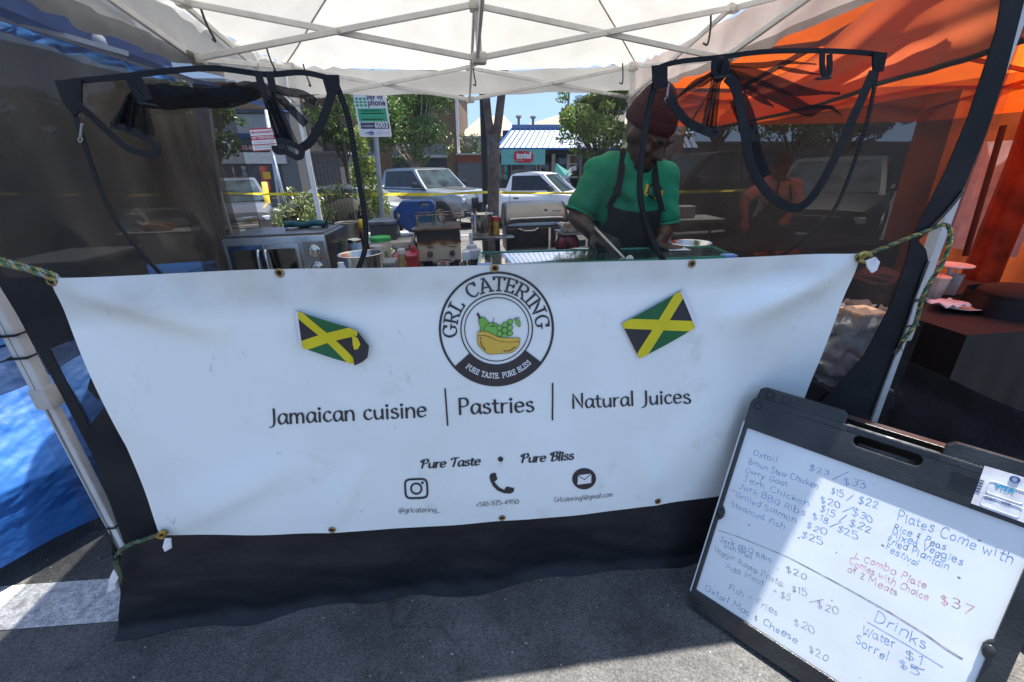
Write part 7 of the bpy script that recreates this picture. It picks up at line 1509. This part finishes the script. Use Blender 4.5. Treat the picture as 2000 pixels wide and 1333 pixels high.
k = MB(); k.tube([sgb, pY(747, 425, SG), pY(728, 200, SG), pY(724, 150, SG)], .034, 10); k.build('post', mat('galvanised', (.30, .33, .37), .4, .6, var=.1), ps, smooth=True)
sx_ = (pY(757, 215, SG)-pY(690, 215, SG)).x; sw = sx_*.93; sc_ = V((pY(725, 215, SG).x, SG-.05, 0)); zt1 = pY(725, 268, SG).z; zh1 = pY(722, 183, SG).z
SXX = V((1, 0, -.02)).normalized(); SZZ = V((-.03, 0, 1)).normalized(); s0 = V((sc_.x-sw/2+.03, SG-.05, zt1)); shh = zh1-zt1
def sgp(a, b, l=0): return s0+SXX*(a*sw)+SZZ*(b*shh)-V((0, 1, 0))*l
k = MB(); k.prism([sgp(a, b, .004) for a, b in ((.03, 0), (.97, 0), (1, .03), (1, .97), (.97, 1), (.03, 1), (0, .97), (0, .03))], V((0, .008, 0))); pl = k.build('sign_plate', mat('sign_white', (.72, .73, .74), .5, var=.03), ps)
M_sgn = mat('sign_green', (.03, .36, .17), .5, var=.04); M_snv = mat('sign_navy2', (.035, .045, .09), .5); M_sdk = mat('sign_dark', (.06, .065, .10), .5)
def srect2(a0, b0, a1, b1, m, nm, l=.0065): k = MB(); k.prism([sgp(a0, b0, l), sgp(a1, b0, l), sgp(a1, b1, l), sgp(a0, b1, l)], V((0, .002, 0))); return k.build(nm, m, pl)
srect2(.06, .36, .95, .66, M_sgn, 'green_panel'); srect2(.08, .19, .97, .335, M_snv, 'number_panel')
for i in range(3):
    for j in range(3):
        a = .04+i*.125; b = .70+j*.075; srect2(a, b, a+.095, b+.055, M_sgn, 'keypad_square')
def sgt(t, a, b, w_, m, bold=0, sy=1): k = MB(); flat_text(k, t, sgp(a, b, .0085), SXX, SZZ, w_*sw, bold, sy); k.build('lettering', m, pl)
sgt('phone', .42, .725, .54, M_sdk, .03, 1.1); sgt('pay by', .42, .88, .5, M_sdk, .03); sgt('6003', .52, .215, .42, M_inkw, .03); sgt('Location', .12, .235, .36, M_inkw, .0)
for b, w_ in ((.595, .64), (.535, .7), (.40, .68)): srect2(.16, b, .16+w_, b+.022, mat('sign_faint', (.30, .55, .42), .5, var=.4, scale=90), 'faint_text')
k = MB(); k.tube([sgp(.18, .085, .009), sgp(.30, .10, .009), sgp(.40, .12, .009), sgp(.45, .09, .009), sgp(.40, .055, .009), sgp(.28, .075, .009)], [.004, .007, .011, .010, .008, .003], 8); k.build('bird_mark', mat('sign_blue', (.04, .10, .38), .5), pl, smooth=True)
srect2(.55, .085, .72, .095, M_sdk, 'faint_text'); srect2(.76, .085, .95, .095, mat('sign_redfaint', (.45, .25, .28), .5), 'faint_text')
NS = 9.0; nb = pY(533, 360, NS); nb.z = gz(nb.x, NS)
ns_ = thing('warning_sign', 'red and white private property sign on a steel post behind the toaster oven', 'sign', nb)
k = MB(); k.tube([nb, pY(545, 385, NS), pY(520, 215, NS)], .035, 10); k.tube([nb+V((.25, 0, 0)), pY(552, 380, NS), pY(527, 280, NS)], .035, 10); k.build('post', MATS['galvanised'], ns_, smooth=True)
n0 = pY(495, 296, NS-.05); n1 = pY(541, 293, NS-.05); n2 = pY(487, 252, NS-.05); NX = (n1-n0); NZ = (n2-n0)
k = MB(); k.prism([n0, n1, n1+NZ, n2], V((0, .012, 0))); npl = k.build('sign_plate', MATS['sign_white'], ns_)
M_srd = mat('sign_red', (.50, .03, .03), .5)
def nrect(a0, b0, a1, b1, m, nm): q = lambda a, b: n0+NX*a+NZ*b-V((0, .004, 0)); k = MB(); k.prism([q(a0, b0), q(a1, b0), q(a1, b1), q(a0, b1)], V((0, .003, 0))); k.build(nm, m, npl)
nrect(0, .48, 1, .68, M_srd, 'red_band'); nrect(0, .94, 1, 1, M_srd, 'red_band'); nrect(0, .26, 1, .30, M_srd, 'red_band'); nrect(0, 0, 1, .04, M_srd, 'red_band')
exn = NX.normalized(); ezn = V((0, -1, 0)).cross(exn); ezn = ezn if ezn.z > 0 else -ezn
def ntx(t, a, b, w_, m, bold=.02): k = MB(); flat_text(k, t, n0+NX*a+NZ*b-V((0, .009, 0)), exn, ezn, NX.length*w_, bold, 1.25); k.build('lettering', m, npl)
ntx('PRIVATE PROPERTY', .05, .76, .92, M_srd); ntx('NO TRESPASSING', .06, .53, .9, M_inkw)
for b in (.36, .20, .11): nrect(.08, b, .92, b+.035, mat('sign_greyfaint', (.45, .40, .40), .6, var=.4, scale=80), 'faint_text')
bo = pY(516, 392, 13); bo.z = gz(bo.x, 13); bl_ = post('bollard', 'yellow steel bollard in front of the black shopfront', 'bollard', [bo, pY(516, 356, 13)], .075, mat('safety_yellow', (.55, .36, .02), .5, var=.1))
tp = MB(); pts = []
tpx = [(-160, 377, 8.6), (0, 379, 8.6), (140, 381, 8.6), (300, 381, 8.6), (420, 378, 8.6), (560, 380, 8.4), (700, 382, 8.0), (748, 380, 6.55), (850, 380, 7.4), (945, 376, 8.4), (985, 377, 8.3), (1100, 378, 8.0), (1250, 378, 7.8), (1390, 374, 7.6), (1480, 372, 7.6)]
tpts = smooth_pts([pY(*q) for q in tpx], 8); n = len(tpts)
tp.ribbon(tpts, [V((.0, .012*math.sin(i*.9), .024*(.55+.45*abs(math.cos(i*.31))))) for i in range(n)]); wrap(tp.build('caution_tape', mat('tape_yellow', (.70, .56, .01), .45, var=.06), solid=.001), 'yellow caution tape strung across the parking lot behind the booth', 'tape')
# buildings -----------------------------------------------------------
M_brick = bpy.data.materials.new('brown_brick'); M_brick.use_nodes = True; n_ = M_brick.node_tree.nodes; l_ = M_brick.node_tree.links; bb_ = n_['Principled BSDF']; bb_.inputs['Roughness'].default_value = .9
br_ = n_.new('ShaderNodeTexBrick'); br_.inputs['Scale'].default_value = 4.2; br_.inputs['Color1'].default_value = (.20, .115, .055, 1); br_.inputs['Color2'].default_value = (.12, .065, .033, 1); br_.inputs['Mortar'].default_value = (.22, .19, .15, 1)
tc_ = n_.new('ShaderNodeTexCoord'); mp_ = n_.new('ShaderNodeMapping'); mp_.inputs[2].default_value = (PI/2, 0, 0); l_.new(tc_.outputs['Object'], mp_.inputs[0]); l_.new(mp_.outputs[0], br_.inputs['Vector']); l_.new(br_.outputs[0], bb_.inputs['Base Color'])
M_panel = mat('grey_panel', (.17, .175, .185), .7, var=.1, scale=2); M_dark = mat('dark_shopfront', (.03, .03, .033), .4, var=.3, scale=2); M_trimw = mat('pale_trim', (.42, .42, .40), .7, var=.1); M_shop = mat('shop_glass', (.02, .024, .028), .06, var=.4, scale=.7, coat=.6); M_roll = mat('roller_shutter', (.13, .135, .15), .6, var=.06); M_tanroof = mat('tan_shingle', (.33, .29, .23), .9, var=.15, scale=6); M_olive = mat('olive_shingle', (.22, .215, .17), .9, var=.15, scale=6)
M_blroof = mat('pale_blue_metal', (.14, .21, .38), .55, .0, var=.06, scale=3); M_blr2 = mat('blue_trim', (.02, .09, .35), .4); M_redbr = mat('red_brick', (.22, .07, .04), .9, var=.2, scale=14)
class Bld:
    def __init__(s, name, label, x, y, cat='building'):
        s.o = thing(name, label, cat, (x, y, gz(x, y))); s.o.rotation_euler = (0, TILT, 0); s.M = wm(s.o)
    def px(s, x, y, d=0):   # picture point on the facade plane -> local x, z
        r = ray(x, y); inv = s.M.inverted(); c = inv @ CC; dd = inv.to_3x3() @ r; t = (d-c.y)/dd.y; p = c+dd*t; return p.x, p.z
    def T(s, a, b, c): return s.M @ V((a, b, c))
    def box(s, nm, m, x0, x1, y0, y1, z0, z1, par=None):
        k = MB(); R = s.M.to_3x3(); k.box(s.T((x0+x1)/2, (y0+y1)/2, (z0+z1)/2), (x1-x0, y1-y0, z1-z0), (R @ V((1, 0, 0)), R @ V((0, 1, 0)), R @ V((0, 0, 1)))); return k.build(nm, m, par or s.o)
    def rpx(s, nm, m, xa, ya, xb, yb, d0=-.02, th=.06, par=None):
        a, za = s.px(xa, ya, d0); b, zb = s.px(xb, yb, d0); return s.box(nm, m, min(a, b), max(a, b), d0, d0+th, min(za, zb), max(za, zb), par)
    def text(s, t, xa, ya, xb, yb, m, d=-.1, bold=.02, par=None):
        a, za = s.px(xa, ya, d); b, zb = s.px(xb, yb, d); k = MB(); R = s.M.to_3x3(); flat_text(k, t, s.T(a, d, za), R @ V((1, 0, 0)), R @ V((0, 0, 1)), b-a, bold); k.build('lettering', m, par or s.o)
bb = Bld('brick_building', 'brown brick shop building with grey sign panels behind the street tree', -9, 26)
xr, _ = bb.px(893, 300); xl = -9
bb.box('wall', M_brick, -12, xr, 0, 8, 0, 6.4); bb.box('roof', M_trimw, -12.1, xr+.1, -.1, 8.1, 6.4, 6.55)
for a, b in ((690, 742), (766, 874)): q = bb.rpx('sign_panel', M_panel, a, 281, b, 303); bb.rpx('panel_trim', M_trimw, a, 303, b, 308, -.05, .1); bb.rpx('shopfront', M_dark, a, 310, b, 352, -.02, .06)
bb.rpx('sign_panel', M_panel, 560, 281, 680, 303); bb.rpx('panel_trim', M_trimw, 560, 303, 680, 308, -.05, .1); bb.rpx('shopfront', M_dark, 560, 310, 680, 352)
bb.rpx('downpipe', mat('white_pipe', (.7, .7, .68), .5), 891.5, 150, 894.5, 318, -.12, .1)
bb.rpx('wall_lamp', MATS['white_pipe'], 883, 272, 885, 279, -.2, .2)
lw = Bld('shutter_garage', 'low grey roller-shutter garage with a red brick band', -2.0, 25.4)
a0_, _ = lw.px(895, 340); a1_, _ = lw.px(985, 340); _, zt_ = lw.px(940, 303); _, zm_ = lw.px(940, 318)
lw.box('wall', M_roll, a0_, a1_, 0, 3, 0, zm_); lw.box('brick_band', M_redbr, a0_, a1_, -.03, 3, zm_, zt_); lw.box('roof', M_trimw, a0_-.05, a1_+.05, -.08, 3.05, zt_, zt_+.08)
k = MB()
for i in range(16): R = lw.M.to_3x3(); k.bar(lw.T(a0_+.1, -.012, .15+i*zm_/17), lw.T(a1_-.1, -.012, .15+i*zm_/17), .012, .02)
k.build('shutter_rib', M_roll, lw.o)
wh = Bld('white_house', 'small white clapboard house with a tan hip roof and round vent', -3, 31)
a0_, zb_ = wh.px(906, 302); a1_, zt_ = wh.px(985, 272); wh.box('wall', mat('white_clapboard', (.66, .67, .68), .7, var=.05), a0_, a1_+1, 0, 5, 0, zt_); wh.box('eave', M_trimw, a0_-.3, a1_+1.2, -.35, 5, zt_, zt_+.16)
k = MB(); ap_, zp_ = wh.px(955, 228); k.add([wh.T(a0_-.3, -.35, zt_+.16), wh.T(a1_+1.2, -.35, zt_+.16), wh.T(a1_+1.2, 5, zt_+.16), wh.T(a0_-.3, 5, zt_+.16), wh.T(ap_-.6, 2.4, zp_+.3), wh.T(a1_, 2.4, zp_+.3)], [(0, 1, 5, 4), (1, 2, 5), (2, 3, 4, 5), (3, 0, 4)]); k.build('roof', M_tanroof, wh.o)
a_, z_ = wh.px(927, 287); k = MB(); k.lathe(wh.T(a_, -.01, z_), [(.01, .0), (.20, .0), (.22, .05), (.16, .06), (.01, .03)], 18, (V((1, 0, 0)), V((0, 0, 1)), V((0, -1, 0)))); k.build('round_vent', M_panel, wh.o)
tb2 = Bld('phone_shop', 'single-storey shop with pale blue metal mansard awning and a teal banner', 3, 25)
x0_, zb_ = tb2.px(970, 291, -1.4); x1_, _ = tb2.px(1365, 291, -1.4); xt0, zt_ = tb2.px(1000, 251, 0); xt1, _ = tb2.px(1343, 251, 0)
tb2.box('wall', M_dark, x0_+.3, x1_-.3, 0, 8, 0, zt_-.1)
k = MB(); q0 = [tb2.T(x0_, -1.4, zb_), tb2.T(x1_, -1.4, zb_), tb2.T(xt1, 0, zt_), tb2.T(xt0, 0, zt_)]; k.add(q0+[tb2.T(x0_, 3, zb_), tb2.T(xt0, 3, zt_), tb2.T(x1_, 3, zb_), tb2.T(xt1, 3, zt_)], [(0, 1, 2, 3), (0, 3, 5, 4), (1, 6, 7, 2), (3, 2, 7, 5)]); aw = k.build('awning', M_blroof, tb2.o)
k = MB()
for i in range(1, 36): f = i/36; k.bar(q0[0].lerp(q0[1], f)-V((0, .03, -.01)), q0[3].lerp(q0[2], f)-V((0, .03, -.01)), .025, .05)
k.build('roof_seam', mat('seam_blue', (.09, .15, .31), .4, .1), aw); k = MB(); k.bar(q0[0], q0[1], .05, .10); k.bar(q0[0]-V((0, .02, 0)), q0[3]-V((0, .02, 0)), .08, .06); k.build('awning_trim', M_blr2, aw); k = MB(); k.bar(q0[3]+V((0, 0, .07)), q0[2]+V((0, 0, .07)), .2, .20); k.build('awning_trim', M_blroof, aw); k = MB(); k.bar(q0[3]-V((0, .12, .1)), q0[2]-V((0, .12, .1)), .03, .06); k.build('awning_trim', M_blr2, aw)
for a, b, c, d, m_ in ((1000, 322, 1020, 350, M_shop), (1022, 322, 1048, 350, M_shop), (1056, 303, 1078, 352, M_shop), (1083, 303, 1108, 352, M_shop), (1150, 303, 1200, 352, mat('poster_red', (.16, .04, .06), .6, var=.5, scale=3, col2=(.05, .06, .12))), (1210, 303, 1340, 352, M_shop)):
    w_ = tb2.rpx('window', m_, a, b, c, d, -.03, .05); tb2.rpx('window_frame', M_trimw, a-1.5, b-1.5, a, d+1, -.06, .07, w_); tb2.rpx('window_frame', M_trimw, c, b-1.5, c+1.5, d+1, -.06, .07, w_)
dr = tb2.rpx('door', M_trimw, 1111, 302, 1134, 372, -.06, .06); tb2.rpx('door_glass', M_shop, 1114, 305, 1131, 319, -.075, .02, dr); tb2.rpx('door_glass', M_shop, 1114, 322, 1131, 345, -.075, .02, dr); tb2.rpx('door_glass', M_shop, 1114, 348, 1131, 370, -.075, .02, dr)
bn_ = Bld('shop_banner', 'teal banner with a red rounded logo hung under the blue awning', tb2.o.location.x, 23.3, 'banner')
q_ = bn_.rpx('banner_cloth', mat('teal_cloth', (.14, .42, .40), .7, var=.06), 979, 292, 1064.5, 322, 0, .02)
a_, z_ = bn_.px(1022.5, 307, -.02); a1_, z1_ = bn_.px(1042, 295.5, -.02); w_, h_ = a1_-a_, z1_-z_; k = MB(); k.poly([bn_.T(a_+p, -.02, z_+q-.03*p) for p, q in rrect(-w_, -h_, w_, h_, h_*.85, 8)]); rp = k.build('red_logo', mat('logo_red', (.50, .03, .05), .6), q_, solid=.012)
bn_.text('total', 1008, 309.5, 1037, 309.5, M_inkw, -.05, .05, rp); bn_.rpx('small_text', mat('faint_pink', (.6, .4, .4), .6), 1008, 312.5, 1022, 314, -.06, .02, rp)
for i, c_ in enumerate(((.02, .30, .20), (.35, .05, .05), (.02, .35, .34), (.04, .04, .05))): tb2.rpx('window_poster', mat('poster_%s' % 'abcd'[i], c_, .6, var=.3, scale=6), 973+i*6, 320+3*(i % 2), 979+i*6, 352, -.3, .02)
hr = Bld('hip_roof_house', 'house with an olive shingle hip roof rising behind the blue awning', 6, 34)
k = MB(); pp = [hr.px(1008, 250, 0), hr.px(1250, 250, 0), hr.px(1085, 226, 4), hr.px(1225, 222, 4)]
k.add([hr.T(pp[0][0], 0, pp[0][1]), hr.T(pp[1][0], 0, pp[1][1]), hr.T(pp[1][0], 8, pp[1][1]), hr.T(pp[0][0], 8, pp[0][1]), hr.T(pp[2][0], 4, pp[2][1]), hr.T(pp[3][0], 4, pp[3][1])], [(0, 1, 5, 4), (1, 2, 5), (2, 3, 4, 5), (3, 0, 4)]); k.build('roof', M_olive, hr.o); hr.box('wall', M_panel, pp[0][0]+.3, pp[1][0]-.3, .3, 7.7, 0, pp[0][1])
for xx, yy in ((1013, 232), (1041, 233)): a_, z_ = hr.px(xx, 247, .2); _, z2 = hr.px(xx, yy, .2); k = MB(); k.tube([hr.T(a_, .2, z_), hr.T(a_, .2, z2)], .09, 8); k.lathe(hr.T(a_, .2, z2), [(.1, 0), (.24, .1), (.2, .2)], 10); k.build('vent_pipe', M_panel, hr.o)
a_, z_ = hr.px(1108, 250, 3); k = MB(); k.tube([hr.T(a_, 3, z_), hr.T(a_, 3, z_+5)], .09, 8); k.build('mast', M_panel, hr.o); k = MB(); _, z3 = hr.px(1108, 214, 3); k.lathe(hr.T(a_, 3, z3-.1), [(.1, 0), (.5, .1), (.1, .35)], 10); k.build('mast_cap', mat('rust_cap', (.3, .1, .06), .7), hr.o)
lbd = Bld('black_shopfront', 'black shopfront with white round emblem and phone number on its fascia', -12, 22)
x0_, zt_ = lbd.px(360, 214); x1_, _ = lbd.px(562, 214); lbd.box('wall', mat('dark_grey_wall', (.10, .105, .11), .7, var=.1), x0_, x1_, 0, 7, 0, zt_)
lbd.rpx('parapet', M_dark, 360, 213, 562, 221, -.12, .2); lbd.rpx('upper_panel', mat('mid_grey_panel', (.20, .21, .215), .7, var=.06), 362, 223, 560, 261); lbd.rpx('blue_strip', mat('navy_strip', (.015, .03, .08), .6), 362, 262, 560, 271, -.06, .1)
fa = lbd.rpx('fascia', mat('black_fascia', (.02, .02, .022), .5), 362, 272, 560, 297, -.1, .14); lbd.rpx('pale_band', M_trimw, 362, 298, 560, 320, -.12, .16); lbd.rpx('shopfront', M_dark, 362, 322, 560, 390, -.03, .06)
a_, z_ = lbd.px(439, 289, -.13); k = MB(); k.tube([lbd.T(a_+.25*math.cos(i*PI/10), -.13, z_+.25*math.sin(i*PI/10)) for i in range(20)], .045, 6, closed=True); k.tube([lbd.T(a_-.06, -.13, z_-.12), lbd.T(a_+.02, -.13, z_+.12), lbd.T(a_+.1, -.13, z_-.02)], .03, 6); k.build('round_emblem', M_inkw, fa)
lbd.text('510-88', 467, 293, 499, 293, mat('faint_red_letter', (.40, .20, .18), .6), -.14, .03, fa)
for a, b, m_ in ((430, 448, M_shop), (452, 466, mat('poster_pale', (.30, .31, .33), .6, var=.5, scale=4)), (470, 490, mat('poster_pale', None) if 0 else MATS['poster_pale']), (505, 530, mat('poster_orange', (.35, .06, .05), .6, var=.4, scale=3)), (534, 552, MATS['poster_orange'])): lbd.rpx('shop_window', m_, a, 325, b, 372, -.05, .03)
lbd.rpx('yellow_poster', mat('poster_yellow', (.5, .3, .03), .6), 512, 336, 530, 350, -.08, .02)
sw_ = Bld('grey_annex', 'pale grey annex wall between the black shopfront and the brick building', -9, 23.5); x0_, zt_ = sw_.px(560, 300); x1_, _ = sw_.px(660, 300); sw_.box('wall', mat('pale_grey_wall', (.30, .30, .30), .8, var=.1), x0_, x1_, 0, 4, 0, zt_); sw_.box('roof', M_trimw, x0_-.1, x1_+.1, -.1, 4.1, zt_, zt_+.1)
po = Bld('pillar_sign', 'leaning orange pillar sign with raised grey letters behind the cook', 5.1, 14, 'sign')
k = MB(); c4_ = [po.px(*p) for p in ((1298, 372), (1325, 372), (1343, 215), (1312, 215))]; k.prism([po.T(a, 0, z) for a, z in c4_], V((0, .25, 0))); pb_ = k.build('pillar', mat('orange_stucco', (.46, .19, .06), .8, var=.1, scale=5), po.o)
for (x, y), ch in (((1314, 292), 'C'), ((1322, 262), 'S'), ((1329, 236), 'I')):
    a_, z_ = po.px(x, y, -.03); k = MB(); st, w_ = strokes(ch); pen(k, st, lambda p, q, lf: po.T(a_-.12+p*.42+q*.03, -.03-lf, z_-.14+q*.32), .12); k.build('lettering', mat('grey_letter', (.35, .34, .33), .5), pb_, solid=.02)
tu = thing('beach_umbrella', 'teal shop umbrella tipped over on the sidewalk by the white pickup', 'umbrella', pY(1105, 365, 19)); k = MB(); pts = [pY(*q) for q in ((1086, 319, 19), (1082, 352, 18.6), (1108, 348, 18.2), (1118, 340, 19.4))]
k.add(pts, [(0, 1, 2), (0, 2, 3), (0, 3, 1)]); k.build('umbrella_cloth', mat('teal_umbrella', (.03, .20, .19), .7, trans=.2), tu, solid=.01)
k = MB(); k.grid(lambda s, t: pY(1078+48*s, 342+10*math.sin(s*5)-8*s+9*t, 18.2)+V((0, .2*math.sin(s*9), 0)), 16, 4); k.build('umbrella_lining', mat('pale_lining', (.55, .60, .66), .6), tu, solid=.01); k = MB(); k.tube([pY(1112, 372, 18.3), pY(1112, 345, 18.3)], .02, 6); k.build('umbrella_pole', M_panel, tu)
ff = thing('folding_table', 'distant white table with goods right of the cook beyond the tape', 'table', V((pY(1345, 420, 6).x, 6, gz(2.5, 6)))); P = pY(1348, 428, 6); k = MB(); k.box(P, (.7, .6, .04)); k.build('table_top', mat('grey_table2', (.22, .22, .22), .6), ff)
for a in (-.3, .3): k = MB(); k.bar(P+V((a, 0, 0)), V((P.x+a, P.y, gz(P.x, P.y))), .03); k.build('leg', M_tleg, ff)
k = MB(); k.bbox(P+V((-.1, 0, .1)), (.25, .2, .16), None, .02); wrap(k.build('food_box', mat('box_pale', (.3, .32, .3), .6)), 'pale food box on the distant white table right of the cook', 'box')
fb = Bld('beige_building', 'long low beige building at the far right beyond the vans', 22, 34); fb.box('wall', mat('beige_wall', (.16, .14, .12), .85, var=.1), -9, 26, 0, 8, 0, 3.0); fb.box('roof', M_panel, -9.2, 26.2, -.3, 8.3, 3.0, 3.15)
for i in range(6): fb.box('window', M_shop, -6+i*5, -3+i*5, -.03, .05, .9, 2.4)
fb2 = Bld('grey_building', 'long low grey building at the far left behind the blue stall', -32, 32); fb2.box('wall', mat('far_grey_wall', (.25, .25, .25), .85, var=.1), -24, 13, 0, 8, 0, 4.2); fb2.box('roof', M_trimw, -24.2, 13.2, -.3, 8.3, 4.2, 4.4)
for i in range(6): fb2.box('window', M_shop, -20+i*5.5, -17+i*5.5, -.03, .05, .9, 2.6)
for i, (x, y, Y, h) in enumerate(((505, 208, 55, 0), (486, 214, 62, 0))):
    P = pY(x, y, Y); o = thing('palm_tree', ['distant palm tree over the black shopfront, right one', 'distant palm tree over the black shopfront, left one'][i], 'tree', V((P.x, Y, gz(P.x, Y))), 'distant palms'); k = MB(); k.tube([V((P.x, Y, -1)), V((P.x+.3, Y, P.z*.5)), P], [.3, .22, .18], 8); k.build('trunk', M_bark, o, smooth=True); k = MB()
    for j in range(26):
        a = random.uniform(0, 2*PI); e = random.uniform(-.6, .9); d = V((math.cos(a), math.sin(a), 0)); pts = [P+d*(2.1*t)*math.cos(e)+V((0, 0, 2.1*t*math.sin(e)-1.3*t*t)) for t in (0, .35, .7, 1)]; k.ribbon(pts, [d.cross(V((0, 0, 1)))*w_ for w_ in (.05, .28, .2, .02)])
    k.build('crown', M_lf3, o)
# cables against the sky
for i, (a, b) in enumerate((((1040, 262), (1215, 190)), ((1120, 240), (1225, 200)))):
    k = MB(); A_, B_ = pY(*a, 33), pY(*b, 24); k.tube([A_.lerp(B_, t/8)-V((0, 0, .3*math.sin(PI*t/8))) for t in range(9)], .012, 5); wrap(k.build('overhead_cable', M_trim), ['lower overhead cable above the blue awning', 'upper overhead cable near the bushy tree'][i], 'cable')
